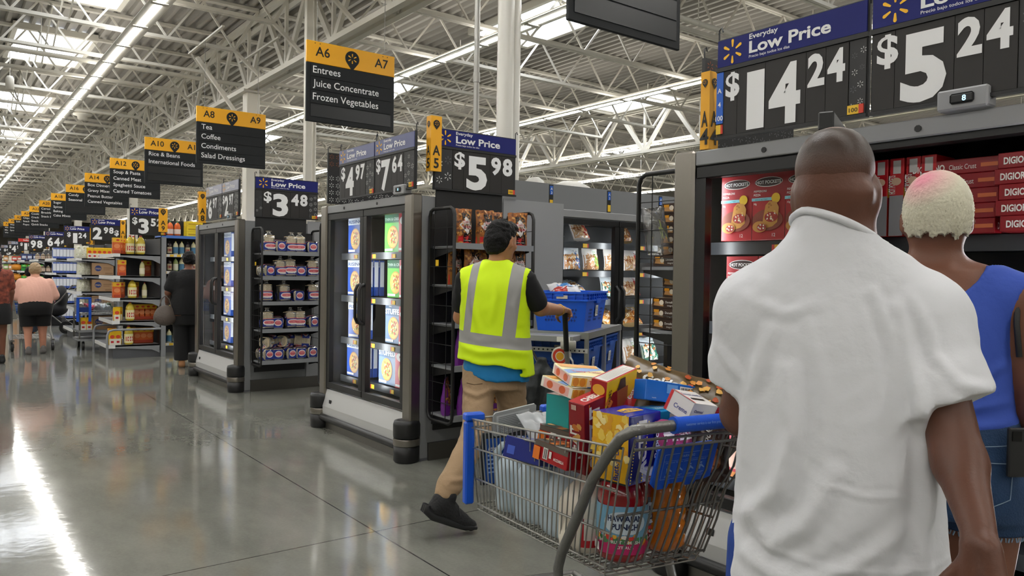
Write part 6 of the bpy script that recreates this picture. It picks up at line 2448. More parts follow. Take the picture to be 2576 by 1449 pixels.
far_person('child in a pink top beyond the peach-topped shopper', (1.55, 17.8), -0.9, dict(
    h=1.38, head=(0.0, 0.04, 1.27), chest=(0, 0.0, 1.12), hs=0.9,
    torso=[(0.62, 0, 0, 0.16, 0.12), (0.80, 0, 0, 0.15, 0.12), (1.0, 0, 0, 0.15, 0.11), (1.08, 0, 0, 0.14, 0.09), (1.15, 0, 0, 0.07, 0.07)],
    arms=[((-0.14, 0, 1.06), (-0.18, 0.05, 0.86), (-0.12, 0.24, 0.9)), ((0.14, 0, 1.06), (0.18, 0.05, 0.86), (0.12, 0.24, 0.9))],
    legs=[((-0.07, 0, 0.62), (-0.07, 0.01, 0.36), (-0.07, -0.02, 0.08)), ((0.07, 0, 0.62), (0.07, 0.03, 0.36), (0.07, 0.02, 0.08))], thigh=0.075, knee=0.07, ankle=0.065,
    hips=[(0.52, 0, 0, 0.15, 0.12), (0.64, 0, 0, 0.155, 0.12), (0.72, 0, 0, 0.15, 0.12)], top=(0.68, 1.16), bot=(0.10, 0.72), botn='trousers',
    skin=SKIN_M, hair=mat('black_hair', '#0f0d0d', 0.4), topm=mat('pink_jersey', '#e06a9a', 0.8), botm=mat('dark_denim', '#26303f', 0.8), shoem=RUBBER))


def handbag():
    t = thing('handbag', 'grey-brown leather shoulder bag hanging from the arm of the woman in black', 'bag', (2.60, 11.42, 0.60))
    F = Field((-0.17, -0.09, -0.01), (0.17, 0.09, 0.33), 0.01)
    F.ell((0, 0, 0.14), (0.14, 0.06, 0.14), 0.02)
    F.ell((0, 0, 0.10), (0.15, 0.07, 0.10), 0.04)
    F.mesh('bag_body', mat('taupe_leather', '#5b5049', 0.5, bump=(40, 0.3, 3)), t, 1)
    b = MB()
    b.tube([(-0.08, 0, 0.25), (-0.05, 0.0, 0.36), (0.0, 0, 0.41), (0.05, 0.0, 0.36), (0.08, 0, 0.25)], 0.009, mat('taupe_leather', '#5b5049', 0.5), 6)
    b.build('strap', t)


handbag()
# ------------------------------------------------------------------ loaded shopping cart
CR = math.radians(-10.77)


def cw(x, y, z):
    """Cart coordinates (right, forward, up) to the world."""
    return (1.45 + 0.982 * x + 0.187 * y, 1.40 - 0.187 * x + 0.982 * y, z)


def shopping_cart():
    t = thing('shopping_cart', 'wire shopping cart with blue handle heaped with groceries, nearest the camera', 'shopping cart', (1.45, 1.40, 0), CR)
    T = [Vector(p) for p in ((0.0, 0.03, 0.925), (0.42, 0.03, 0.925), (0.375, 1.05, 0.835), (0.0, 1.05, 0.825))]     # RL RR NR NL
    Bt = [Vector(p) for p in ((0.055, 0.19, 0.545), (0.40, 0.19, 0.545), (0.345, 1.035, 0.505), (0.03, 1.035, 0.500))]

    def wires(b, t0, t1, b0, b1, n, fr, r=0.0026, bow=0.0, hook=0.0):
        for i in range(n + 1):
            q = i / n
            p, s_ = t0.lerp(t1, q), b0.lerp(b1, q)
            b.tube([p, p.lerp(s_, 0.5) + Vector((0, bow, 0)), s_], r, CHROME, 5)
        for f in fr:
            b.tube([t0.lerp(b0, f), t1.lerp(b1, f)], r * 1.5, CHROME, 6)
    b = MB()
    wires(b, T[0], T[3], Bt[0], Bt[3], 31, (0.0, 0.10, 0.34, 0.70, 1.0))
    b.build('side_grid', t)
    b = MB()
    wires(b, T[1], T[2], Bt[1], Bt[2], 31, (0.0, 0.10, 0.34, 0.70, 1.0))
    b.build('side_grid', t)
    b = MB()
    wires(b, T[3], T[2], Bt[3], Bt[2], 12, (0.0, 0.10, 0.34, 0.70, 1.0))
    b.build('nose_grid', t)
    b = MB()
    for i in range(33):
        q = i / 32
        p, s_ = Bt[0].lerp(Bt[3], q), Bt[1].lerp(Bt[2], q)
        b.tube([p + Vector((0, 0, 0.012)), p + Vector((0.0, 0, -0.022)), p + Vector((0.02, 0, -0.026)), s_ + Vector((-0.02, 0, -0.026)), s_ + Vector((0, 0, 0.0))], 0.0026, CHROME, 5)
    for i in range(9):
        b.tube([Bt[0].lerp(Bt[1], i / 8) + Vector((0, 0, -0.020)), Bt[3].lerp(Bt[2], i / 8) + Vector((0, 0, -0.020))], 0.0026, CHROME, 5)
    b.build('floor_grid', t)
    # swinging rear gate: bowed wires hung from the handle end
    b = MB()
    for i in range(13):
        x = 0.012 + 0.0335 * i
        xb = 0.058 + 0.0285 * i
        b.tube([(x, -0.005, 0.955), (x, 0.005, 0.925), (x + 0.003, 0.035, 0.84), (xb, 0.085, 0.76), (xb, 0.12, 0.66), (xb, 0.175, 0.545)], 0.0034, TUBE, 6)
    for z, y in ((0.952, -0.008), (0.925, 0.002), (0.72, 0.105), (0.55, 0.175)):
        q = (0.952 - z) / 0.4
        b.tube([(0.01 + 0.045 * q, y, z), (0.415 - 0.01 * q, y, z)], 0.004, TUBE, 6)
    b.build('rear_gate', t)
    # side tubes: handle bend, slanting upright, chassis rail
    for x, sg in ((-0.01, 1), (0.435, -1)):
        b = MB()
        pts = [(x + sg * 0.155, -0.012, 0.985), (x + sg * 0.06, -0.010, 0.982), (x + sg * 0.02, 0.0, 0.978), (x, 0.03, 0.955), (x - sg * 0.004, 0.075, 0.905), (x, 0.16, 0.815), (x + sg * 0.006, 0.26, 0.665), (x + sg * 0.012, 0.345, 0.545), (x + sg * 0.014, 0.37, 0.49), (x + sg * 0.014, 0.365, 0.44), (x + sg * 0.014, 0.30, 0.30), (x, 0.12, 0.185), (x, 0.06, 0.175)]
        b.tube(pts, 0.0155, TUBE, 10)
        b.build('frame_tube', t)
        b = MB()
        b.tube([(x, 0.06, 0.175), (x, 0.45, 0.20), (x + sg * 0.02, 0.95, 0.20)], 0.014, TUBE, 8)
        b.build('chassis_rail', t)
    b = MB()
    b.tube([(0.0, 0.95, 0.20), (0.21, 0.98, 0.20), (0.42, 0.95, 0.20)], 0.012, TUBE, 8)
    for i in range(9):
        b.tube([(0.02 + 0.047 * i, 0.12, 0.195), (0.04 + 0.044 * i, 0.95, 0.20)], 0.004, CHROME, 5)
    for i in range(7):
        b.tube([(0.0, 0.16 + 0.13 * i, 0.20), (0.42, 0.16 + 0.13 * i, 0.20)], 0.004, CHROME, 5)
    b.build('lower_tray', t)
    b = MB()
    b.tube([(0.135, -0.012, 0.985), (0.42 - 0.12, -0.012, 0.985)], 0.0215, CARTBLUE, 14)
    b.tube([(0.128, -0.012, 0.985), (0.14, -0.012, 0.985)], 0.0235, CARTBLUE, 14)
    g = b.build('handle_grip', t)
    b = MB()
    b.text('customer service is our first priority', (0.155, -0.0345, 0.986), (1, 0, 0), (0, 0.2, 1), 0.010, mat('print_pale_blue', '#8fb4ec', 0.5), 0.0, fit=0.13)
    b.build('grip_lettering', g)
    # blue child-seat flap with its printed warning
    o, ux = Vector((0.118, 0.030, 0.915)), Vector((1, 0, 0.02)).normalized()
    dn = Vector((0, 0.32, -1)).normalized()
    wv, hv = 0.205, 0.118
    n3 = ux.cross(dn).normalized()
    if n3.y > 0:
        n3 = -n3
    b = MB()
    loop = [o + ux * a + dn * q for a, q in ((0.008, 0), (wv - 0.008, 0), (wv, 0.008), (wv, hv - 0.006), (wv - 0.02, hv), (wv - 0.05, hv), (wv - 0.055, hv + 0.012), (wv - 0.085, hv + 0.012), (wv - 0.09, hv), (0.06, hv), (0.055, hv + 0.014), (0.018, hv + 0.014), (0.0, hv - 0.004), (0, 0.008))]
    b.prism(loop, n3 * -0.009, CARTBLUE)
    f = b.build('seat_flap', t)
    b = MB()
    pb = mat('print_pale_blue', '#8fb4ec', 0.5)
    F = lambda u, v, l=0.0: o + ux * (u * wv) + dn * ((1 - v) * hv) + n3 * (0.0012 + l)
    for u0, v0, u1, v1 in ((0.12, 0.14, 0.88, 0.15), (0.12, 0.80, 0.88, 0.81), (0.12, 0.14, 0.126, 0.81), (0.874, 0.14, 0.88, 0.81), (0.12, 0.62, 0.88, 0.626)):
        b.poly([F(u0, v0), F(u1, v0), F(u1, v1), F(u0, v1)], pb)
    b.text('WARNING', F(0.5, 0.69), ux, -dn, 0.011, pb, 0.01, al='C')
    b.text('do not leave child unattended', F(0.5, 0.565), ux, -dn, 0.006, pb, 0.0, al='C', fit=0.14)
    for i in range(4):
        u = 0.20 + 0.185 * i
        b.poly([F(u, 0.50), F(u + 0.035, 0.50), F(u + 0.035, 0.46), F(u, 0.46)], pb)
        b.poly([F(u - 0.01, 0.44), F(u + 0.04, 0.44), F(u + 0.02, 0.30), F(u, 0.30)], pb)
        b.poly([F(u + 0.035, 0.43), F(u + 0.09, 0.35), F(u + 0.09, 0.32), F(u + 0.03, 0.38)], pb)
        b.poly([F(u - 0.02, 0.24), F(u + 0.09, 0.24), F(u + 0.09, 0.225), F(u - 0.02, 0.225)], pb)
        b.poly([F(u - 0.02, 0.205), F(u + 0.07, 0.205), F(u + 0.07, 0.19), F(u - 0.02, 0.19)], pb)
    b.build('warning_print', f)
    # blue corner guards on the nose
    b = MB()
    b.bx(-0.022, 0.016, 1.035, 1.068, 0.50, 0.815, CARTBLUE, 0.006)
    b.bx(-0.024, 0.055, 1.03, 1.072, 0.818, 0.848, CARTBLUE, 0.006)
    b.build('corner_guard', t)
    b = MB()
    b.bx(0.362, 0.392, 1.035, 1.068, 0.52, 0.825, CARTBLUE, 0.006)
    b.bx(0.31, 0.395, 1.03, 1.072, 0.828, 0.858, CARTBLUE, 0.006)
    b.build('corner_guard', t)
    # notice plates on the nose grid
    b = MB()
    P0 = Vector((0.075, 1.00, 0.758))
    u2, v2 = Vector((0.97, -0.05, 0.16)).normalized(), Vector((-0.13, -0.28, 1)).normalized()
    n2 = u2.cross(v2).normalized()
    lp = [(0.008, 0), (0.172, 0), (0.18, 0.008), (0.18, 0.092), (0.172, 0.10), (0.008, 0.10), (0, 0.092), (0, 0.008)]
    b.prism([P0 + u2 * a + v2 * q for a, q in lp], n2 * -0.006, mat('notice_grey', '#a5a6a4', 0.5))
    Fp = lambda a, q: P0 + u2 * a + v2 * q + n2 * 0.001
    b.poly([Fp(0.012, 0.012), Fp(0.15, 0.012), Fp(0.15, 0.086), Fp(0.012, 0.086)], mat('notice_white', '#c9cbca', 0.5))
    for i in range(9):
        b.poly([P0 + u2 * a + v2 * q + n2 * 0.002 for a, q in ((0.02, 0.018 + i * 0.0072), (0.142 - 0.02 * (i % 3), 0.018 + i * 0.0072), (0.142 - 0.02 * (i % 3), 0.0205 + i * 0.0072), (0.02, 0.0205 + i * 0.0072))], mat('notice_text', '#6e706f', 0.5))
    b.build('notice_plate', t)
    b = MB()
    b.bx(0.03, 0.255, 1.008, 1.016, 0.575, 0.775, BLACKP, 0.003)
    b.bx(0.045, 0.24, 1.004, 1.009, 0.58, 0.752, mat('notice_blue', '#164a9c', 0.45))
    b.text('Attention shoppers', (0.055, 1.002, 0.705), (1, 0, 0), (0, 0, 1), 0.028, PWHITE, 0.01, fit=0.125)
    for i in range(5):
        b.bx(0.055, 0.15 - 0.012 * (i % 2), 1.0025, 1.004, 0.685 - 0.016 * i, 0.691 - 0.016 * i, pb)
    spark(b, lambda p, q: (p, 1.002, q), 0.205, 0.705, 0.036, PYEL)
    b.build('shopper_sign', t)
    for x, y in ((0.0, 0.10), (0.43, 0.10), (0.03, 0.93), (0.40, 0.93)):
        b = MB()
        b.tube([(x - 0.014, y, 0.062), (x + 0.014, y, 0.062)], 0.060, RUBBER, 18)
        c = b.build('wheel', t)
        b = MB()
        for e in (-0.02, 0.02):
            b.bar((x + e, y, 0.05), (x + e, y + 0.02, 0.165), 0.004, 0.035, TUBE, (0, 1, 0))
        b.bx(x - 0.024, x + 0.024, y - 0.01, y + 0.04, 0.16, 0.178, TUBE)
        b.build('caster_fork', c)


shopping_cart()

WATERJ = mat('water_jug_plastic', '#c3d3dc', 0.3, spec=0.5, bump=(22, 0.12, 2))
MILKJ = mat('milk_jug', '#e4dccb', 0.35)


def jug(name, body, cap, h=0.265, r=0.083, label=None):
    t = thing(name, None, None)
    b = MB()
    prof = [(0.80 * r, 0), (0.96 * r, 0.008), (r, 0.03), (r, 0.55 * h), (0.96 * r, 0.62 * h), (0.70 * r, 0.76 * h), (0.36 * r, 0.88 * h), (0.24 * r, 0.93 * h), (0.22 * r, 0.96 * h)]
    b.lathe(prof, (0, 0, 0), body, 24, sq=0.55)
    # moulded handle
    b.tube([(0.30 * r, 0, 0.90 * h), (0.72 * r, 0, 0.88 * h), (0.96 * r, 0, 0.78 * h), (0.98 * r, 0, 0.62 * h), (0.9 * r, 0, 0.5 * h)], 0.16 * r, body, 8)
    b.build('jug_body', t)
    b = MB()
    b.lathe([(0.27 * r, 0.945 * h), (0.27 * r, 1.0 * h), (0.2 * r, 1.005 * h)], (0, 0, 0), cap, 16)
    b.build('cap', t)
    if label:
        b = MB()
        draw(b, lambda u, v, l: ((r + 0.0015 + l) * math.copysign(abs(math.sin(2.4 * (u - 0.5))) ** 0.66, u - 0.5), -(r + 0.0015 + l) * abs(math.cos(2.4 * (u - 0.5))) ** 0.66, (0.10 + 0.36 * v) * h), label, 1.7, 0.0006, True)
        b.build('label', t)
    return t


def bottle(name, liquid, cap, h=0.30, r=0.075, label=None, ribs=0):
    t = thing(name, None, None)
    b = MB()
    prof = [(0.75 * r, 0), (0.97 * r, 0.012), (r, 0.03)]
    z = 0.03
    if ribs:
        for i in range(ribs):
            zz = 0.04 + (0.6 * h - 0.04) * i / ribs
            prof += [(r, zz), (0.94 * r, zz + 0.01), (r, zz + 0.02)]
    prof += [(r, 0.62 * h), (0.97 * r, 0.68 * h), (0.74 * r, 0.82 * h), (0.36 * r, 0.91 * h), (0.24 * r, 0.94 * h), (0.24 * r, 0.965 * h)]
    b.lathe(prof, (0, 0, 0), liquid, 28, sq=0.25)
    b.build('bottle_body', t)
    b = MB()
    b.lathe([(0.29 * r, 0.945 * h), (0.29 * r, h), (0.2 * r, 1.006 * h)], (0, 0, 0), cap, 16)
    b.build('cap', t)
    if label:
        b = MB()
        k = 1 - 0.62 * 0.25

        def F(u, v, l):
            a = 3.9 * (u - 0.5)
            s_, c_ = math.sin(a), math.cos(a)
            return ((r + 0.002 + l) * math.copysign(abs(s_) ** k, s_), -(r + 0.002 + l) * math.copysign(abs(c_) ** k, c_), (0.10 + 0.47 * v) * h)
        draw(b, F, label, 3.9 * r / (0.47 * h), 0.0006, True)
        b.build('label', t)
    return t


def place(o, x, y, z, rz, label, cat, group=None, rot=None, sc=None):
    o.location = cw(x, y, z)
    o.rotation_euler = (rot[0], rot[1], CR + rz) if rot else (0, 0, CR + rz)
    if sc:
        o.scale = (sc,) * 3
    return tag(o, label, cat, group)


def groceries():
    j = jug('water_jug', WATERJ, WATERJ)
    place(j, 0.135, 0.905, 0.508, 2.6, 'translucent water jug at the nose end of the cart', 'jug', 'water jugs in the cart')
    place(dup(j), 0.138, 0.73, 0.516, 2.2, 'translucent water jug in the middle of the row along the cart side', 'jug', 'water jugs in the cart', sc=1.0)
    place(dup(j), 0.145, 0.565, 0.522, 3.0, 'translucent water jug next to the milk in the cart', 'jug', 'water jugs in the cart', sc=1.0)
    RED = ink('#c3202c')
    m = jug('milk_jug', MILKJ, RED, label=[('r', 0, 0, 1, 1, RED, 10), ('r', 0.06, 0.25, 0.94, 1, ink('#e9e4da'), 10), ('t', 'MILK', 0.5, 0.5, 0.22, RED, 0.02), ('r', 0.68, 0.3, 0.80, 0.62, PBLK, 2)])
    place(m, 0.122, 0.405, 0.528, 0.35, 'cream milk jug with red cap and label in the cart', 'milk jug', sc=0.92)
    PUN = mat('red_punch', '#a00f16', 0.12, spec=0.6, coat=0.5)
    lab = [('r', 0, 0, 1, 1, ink('#7fb7d6'), 14), ('r', 0, 0, 1, 0.24, ink('#c92a6b'), 14), ('r', 0.0, 0.22, 1, 0.36, ink('#4f8f5c'), 10), ('m', 0.2, 0.2, 0.8, 0.42, 26, 0.05, [ink('#e0433a'), ink('#f0b53a'), ink('#e9e4da')], 5), ('e', 0.5, 0.66, 0.2, 0.24, ink('#dceaf2')),
           ('t', 'HAWAIIAN', 0.5, 0.70, 0.17, ink('#16264f'), 0.03, 'C', 0.62), ('t', 'PUNCH', 0.5, 0.53, 0.17, ink('#16264f'), 0.03, 'C', 0.44), ('t', 'FRUIT SMASH', 0.5, 0.24, 0.09, WHT, 0.02), ('t', 'CITRUS', 0.5, 0.14, 0.08, WHT, 0.02), ('r', 0.12, 0.03, 0.24, 0.2, WHT)]
    p = bottle('punch_bottle', PUN, ink('#1f3f9c'), 0.30, 0.074, lab)
    place(p, 0.165, 0.268, 0.536, -0.5, 'red punch bottle with a blue label nearest the slanting cart tube', 'drink bottle', 'red punch bottles in the cart')
    lab2 = [(it[0], *it[1:]) for it in lab]
    lab2[0] = ('r', 0, 0, 1, 1, ink('#6c6f78'), 14)
    lab2[1] = ('r', 0, 0, 1, 0.24, ink('#7a1420'), 14)
    p2 = bottle('punch_bottle', PUN, ink('#c3202c'), 0.30, 0.074, lab2)
    place(p2, 0.265, 0.345, 0.532, -0.25, 'red punch bottle with a grey label between the other punch and the orange drink', 'drink bottle', 'red punch bottles in the cart')
    o = bottle('orange_bottle', mat('orange_drink', '#d9780f', 0.12, spec=0.6, coat=0.5), ink('#e08a1c'), 0.275, 0.072, None, 3)
    place(o, 0.335, 0.30, 0.534, 0.3, 'unlabelled orange drink bottle in the cart', 'drink bottle')
    place(dup(o), 0.29, 0.55, 0.524, 0.3, 'second orange drink bottle, half hidden deeper in the cart', 'drink bottle', sc=0.96)

    # ---- cartons
    W2 = ink('#e9e6df')
    red = ink('#a3131c', 0.3)
    fr_side = [('t', 'FRIDAYS', 0.5, 0.35, 0.26, W2, 0.03), ('p', [(0.2, 0.72), (0.26, 0.8), (0.3, 0.7), (0.36, 0.8), (0.4, 0.7), (0.46, 0.8), (0.5, 0.7), (0.5, 0.64), (0.2, 0.64)], W2), ('p', [(0.5, 0.22), (0.54, 0.14), (0.6, 0.24), (0.66, 0.14), (0.7, 0.24), (0.76, 0.14), (0.8, 0.22), (0.8, 0.28), (0.5, 0.28)], W2), ('r', 0.82, 0.3, 0.96, 0.8, ink('#7c0d15'))]
    fr_long = [('r', 0.0, 0.72, 1, 1.0, ink('#5b5148')), ('r', 0.28, 0.15, 0.42, 0.75, W2), ('r', 0.31, 0.2, 0.33, 0.7, PBLK), ('r', 0.35, 0.2, 0.36, 0.7, PBLK), ('r', 0.38, 0.2, 0.40, 0.7, PBLK), ('r', 0.48, 0.3, 0.55, 0.66, W2), ('t', 'MOZZARELLA', 0.78, 0.28, 0.2, W2, 0.02, 'C', 0.8), ('r', 0.0, 0.0, 0.2, 0.7, ink('#e0761e'))]
    fr_top = [('r', 0, 0, 1, 1, ink('#4c443d')), ('r', 0.05, 0.5, 0.95, 0.66, ink('#e07b22')), ('m', 0.1, 0.1, 0.6, 0.9, 14, 0.09, [ink('#d9813e'), ink('#e8b06a'), ink('#a8481e')], 3), ('t', 'FRIDAYS', 0.68, 0.2, 0.18, W2, 0.03, 'C', 0.5, 0)]

    def fridays():
        return carton('snack_box', 0.20, 0.155, 0.058, red, {'F': fr_side, 'B': fr_side, 'L': fr_long, 'R': fr_long, 'T': fr_top})
    a = fridays()
    place(a, 0.085, 0.425, 0.79, 0.2, 'red snack box lying tilted on the water jugs, its end facing the side grid', 'snack box', 'red snack boxes in the cart', rot=(0.08, 0.10, 0.22))
    place(dup(a), 0.15, 0.535, 0.815, 0.5, 'red snack box on top, next to the tall dark red cracker box', 'snack box', 'red snack boxes in the cart', rot=(0.12, 0.1, 0.45))
    place(dup(a), 0.22, 0.66, 0.79, 1.5, 'red snack box half buried behind the other red boxes', 'snack box', 'red snack boxes in the cart')
    d = carton('dark_blue_box', 0.22, 0.16, 0.07, ink('#14247a', 0.3), {'F': [('t', 'Creamy', 0.4, 0.4, 0.2, ink('#7f93d8'), 0.0), ('e', 0.8, 0.55, 0.12, 0.3, ink('#3c59c0'))], 'L': [('r', 0.1, 0.2, 0.3, 0.6, ink('#3c59c0'))], 'T': [('r', 0.1, 0.1, 0.5, 0.5, ink('#2a3fa5'))]})
    place(d, 0.085, 0.64, 0.742, 0.4, 'dark blue carton wedged behind the water jugs', 'carton', rot=(0.05, 0.22, 0.4))
    te = ink('#1f9a98', 0.35)
    a = carton('teal_box', 0.115, 0.11, 0.20, te, {'F': [('r', 0.84, 0, 1, 1, ink('#dfe9e6')), ('r', 0.1, 0.80, 0.18, 0.9, W2), ('t', 'fiber', 0.2, 0.62, 0.05, W2, 0.0, 'C', None, 90), ('t', 'oats & honey', 0.34, 0.55, 0.05, W2, 0.0, 'C', 0.4, 90), ('e', 0.2, 0.42, 0.05, 0.03, ink('#2a62a8'))] + [('r', 0.45 + 0.045 * i, 0.30 + 0.03 * (i % 3), 0.465 + 0.045 * i, 0.84, ink('#9fd4d0')) for i in range(8)], 'T': [('r', 0, 0, 1, 1, ink('#8a6a58')), ('e', 0.4, 0.5, 0.3, 0.3, ink('#c08a6a'))], 'R': [('r', 0, 0, 0.3, 1, ink('#d8e6e4'))]})
    place(a, 0.155, 0.575, 0.78, 0.25, 'teal carton standing upright beside the dark red cracker box', 'carton', rot=(0, 0.02, 0.25))
    cz = ink('#8c131b', 0.28)
    a = carton('cracker_box', 0.165, 0.062, 0.225, cz, {
        'F': [('r', 0, 0, 1, 1, ink('#8f1720', 0.28)), ('r', 0.12, 0.02, 0.15, 0.98, ink('#e0762a')), ('t', 'CHEEZ-IT', 0.42, 0.5, 0.30, W2, 0.04, 'C', 0.88, 90), ('m', 0.6, 0.1, 0.98, 0.95, 12, 0.07, [ink('#d9762c'), ink('#e0a040')], 8)],
        'L': [('t', 'CHEEZ-IT', 0.62, 0.36, 0.20, W2, 0.04, 'C', 0.62, 90), ('m', 0.25, 0.45, 0.7, 0.85, 5, 0.05, [ink('#d9a050'), ink('#c8742c')], 4), ('r', 0.2, 0.9, 0.5, 0.97, ink('#ccaa9a'))],
        'T': [('r', 0, 0, 1, 1, ink('#b3222a')), ('t', 'CHEEZ-IT', 0.5, 0.25, 0.55, W2, 0.04, 'C', 1.9)]})
    place(a, 0.135, 0.385, 0.79, 0.35, 'tall dark red cracker box leaning in the middle of the heap', 'cracker box', rot=(0.10, -0.17, 0.16))
    ye = ink('#f0c41c', 0.3)
    a = carton('yellow_box', 0.19, 0.055, 0.145, ye, {
        'F': [('r', 0.0, 0.0, 1, 0.2, ink('#d9a512')), ('p', [(0.30, 0.15), (0.72, 0.12), (0.70, 0.72), (0.34, 0.76)], ink('#b5623a')), ('p', [(0.34, 0.70), (0.62, 0.72), (0.58, 0.95), (0.42, 0.95)], ink('#3a2018')), ('t', 'GRAHAMS', 0.15, 0.45, 0.14, ink('#7a4a18'), 0.02, 'C', 0.7, 90)],
        'T': [('r', 0, 0, 1, 1, ink('#c3222c')), ('r', 0.03, 0.10, 0.97, 0.90, W2)] + [('r', 0.08, 0.2 + 0.09 * i, 0.9 - 0.1 * (i % 3), 0.23 + 0.09 * i, ink('#b7b3ac')) for i in range(7)],
        'L': [('r', 0, 0, 1, 1, ink('#a81c24')), ('e', 0.5, 0.8, 0.4, 0.12, ink('#e8b23a'))]})
    place(a, 0.215, 0.41, 0.93, 0.45, 'yellow carton with a white panel on top, balanced highest at the middle', 'carton', rot=(0.16, -0.14, 0.42))
    eh = lambda base, band: carton('pastry_box', 0.155, 0.155, 0.034, base, {
        'F': [('r', 0.0, 0.1, 0.34, 0.9, ink('#efc35a')), ('e', 0.09, 0.5, 0.07, 0.42, ink('#d98f3a')), ('e', 0.24, 0.5, 0.07, 0.42, ink('#d98f3a')), ('t', 'Tasty Twist', 0.66, 0.34, 0.5, ink('#c3202c'), 0.02, 'C', 2.5), ('r', 0.36, 0.0, 1.0, 0.12, band)],
        'L': [('r', 0.1, 0.1, 0.9, 0.9, ink('#efb9b0')), ('e', 0.3, 0.5, 0.1, 0.36, ink('#d9663a')), ('e', 0.7, 0.5, 0.1, 0.36, ink('#d9663a'))],
        'T': [('r', 0, 0, 1, 1, ink('#f3e6a8')), ('p', [(0, 0.2), (1, 0.65), (1, 0.9), (0, 0.5)], ink('#7fa5d8')), ('r', 0.05, 0.72, 0.95, 0.95, ink('#e8a33c')), ('t', 'Tasty Twist', 0.5, 0.35, 0.16, ink('#d8646a'), 0.02, 'C', 0.7), ('r', 0, 0, 1, 0.06, W2)]})
    a = eh(ink('#efe8dc'), ink('#d8646a'))
    place(a, 0.125, 0.50, 0.998, 0.2, 'white and pink pastry box, lower of the two stacked at the back of the heap', 'pastry box', 'pastry boxes on the heap', rot=(0.16, 0.1, 0.2))
    a = eh(ink('#f3efe2'), ink('#3f6fc0'))
    place(a, 0.155, 0.49, 1.035, -0.1, 'white and yellow pastry box, upper of the two stacked at the back of the heap', 'pastry box', 'pastry boxes on the heap', rot=(0.16, 0.1, -0.1))
    ac = ink('#16219a', 0.25)
    dots = [('e', u, 0.04 + 0.046 * i, 0.018, 0.012, ink('#f0d24a')) for i in range(20) for u in (0.06, 0.40)]
    a = carton('popcorn_box', 0.15, 0.13, 0.195, ac, {
        'F': [('r', 0.03, 0.02, 0.43, 0.98, ink('#0f1668'))] + dots + [('t', 'ACT II', 0.315, 0.55, 0.24, W2, 0.05, 'C', 0.8, 90), ('t', 'Popcorn', 0.70, 0.62, 0.14, ink('#dfe3f5'), 0.02, 'C', 0.5, 90), ('r', 0.33, 0.02, 0.52, 0.13, ink('#8c1626')), ('t', '12', 0.425, 0.05, 0.09, W2, 0.03)],
        'L': [('r', 0, 0, 1, 1, ink('#e9b21c')), ('m', 0.02, 0.3, 0.95, 0.98, 40, 0.07, [ink('#f3cf5a'), ink('#e0a02a'), ink('#f7e29a')], 2), ('t', 'Butter Lovers', 0.75, 0.4, 0.13, ink('#1a2a8c'), 0.02, 'C', 0.7, 90), ('r', 0, 0, 1, 0.03, PBLK)],
        'T': [('p', [(0.25, 0.35), (0.8, 0.3), (0.85, 0.55), (0.6, 0.7), (0.3, 0.62)], ink('#e9b21c')), ('t', 'ACT II', 0.52, 0.40, 0.2, ink('#1a2a8c'), 0.03)]})
    place(a, 0.125, 0.195, 0.795, 0.30, 'indigo popcorn box with a yellow side at the handle end of the heap', 'popcorn box', rot=(0.0, 0.0, 0.30))
    we = ink('#1f8fd0', 0.3)
    a = carton('fruit_snack_box', 0.17, 0.10, 0.17, we, {
        'F': [('r', 0, 0.0, 1, 0.55, ink('#2a6fb0')), ('r', 0.62, 0.62, 0.98, 0.95, W2), ('t', "Welch's", 0.8, 0.72, 0.15, PBLK, 0.02, 'C', 0.3)], 'R': [('r', 0.04, 0.50, 0.96, 0.96, W2), ('t', "Welch's", 0.5, 0.68, 0.16, PBLK, 0.02, 'C', 0.48), ('r', 0.1, 0.52, 0.9, 0.6, ink('#3f8f4a'))],
        'T': [('r', 0.0, 0.0, 0.3, 0.6, ink('#e8d24a')), ('r', 0.45, 0.25, 0.85, 0.7, ink('#7fc4ea')), ('t', "Welch's", 0.65, 0.36, 0.2, ink('#f5f8fb'), 0.02)]})
    place(a, 0.275, 0.27, 0.805, 0.05, 'sky blue fruit snack box behind the popcorn box', 'snack box', rot=(0, 0.0, 0.05))
    bb = ink('#1767c4', 0.3)
    bars = [('r', 0.70 + 0.018 * i, 0.18, 0.708 + 0.018 * i + 0.003 * (i % 3), 0.82, PBLK) for i in range(13)]
    a = carton('blue_cookie_box', 0.185, 0.065, 0.062, bb, {'F': [('t', 'recycle', 0.18, 0.12, 0.09, W2, 0.0), ('r', 0.42, 0.45, 0.64, 0.9, ink('#5f9ade')), ('r', 0.68, 0.12, 0.96, 0.88, W2)] + bars, 'T': [('r', 0.3, 0.2, 0.7, 0.8, ink('#3f86d8'))], 'R': [('r', 0, 0, 1, 1, ink('#1358ad'))]})
    place(a, 0.335, 0.30, 0.985, -0.05, 'bright blue carton with a bar code, tilted under the brown cereal bag', 'carton', rot=(-0.12, 0.17, -0.05))
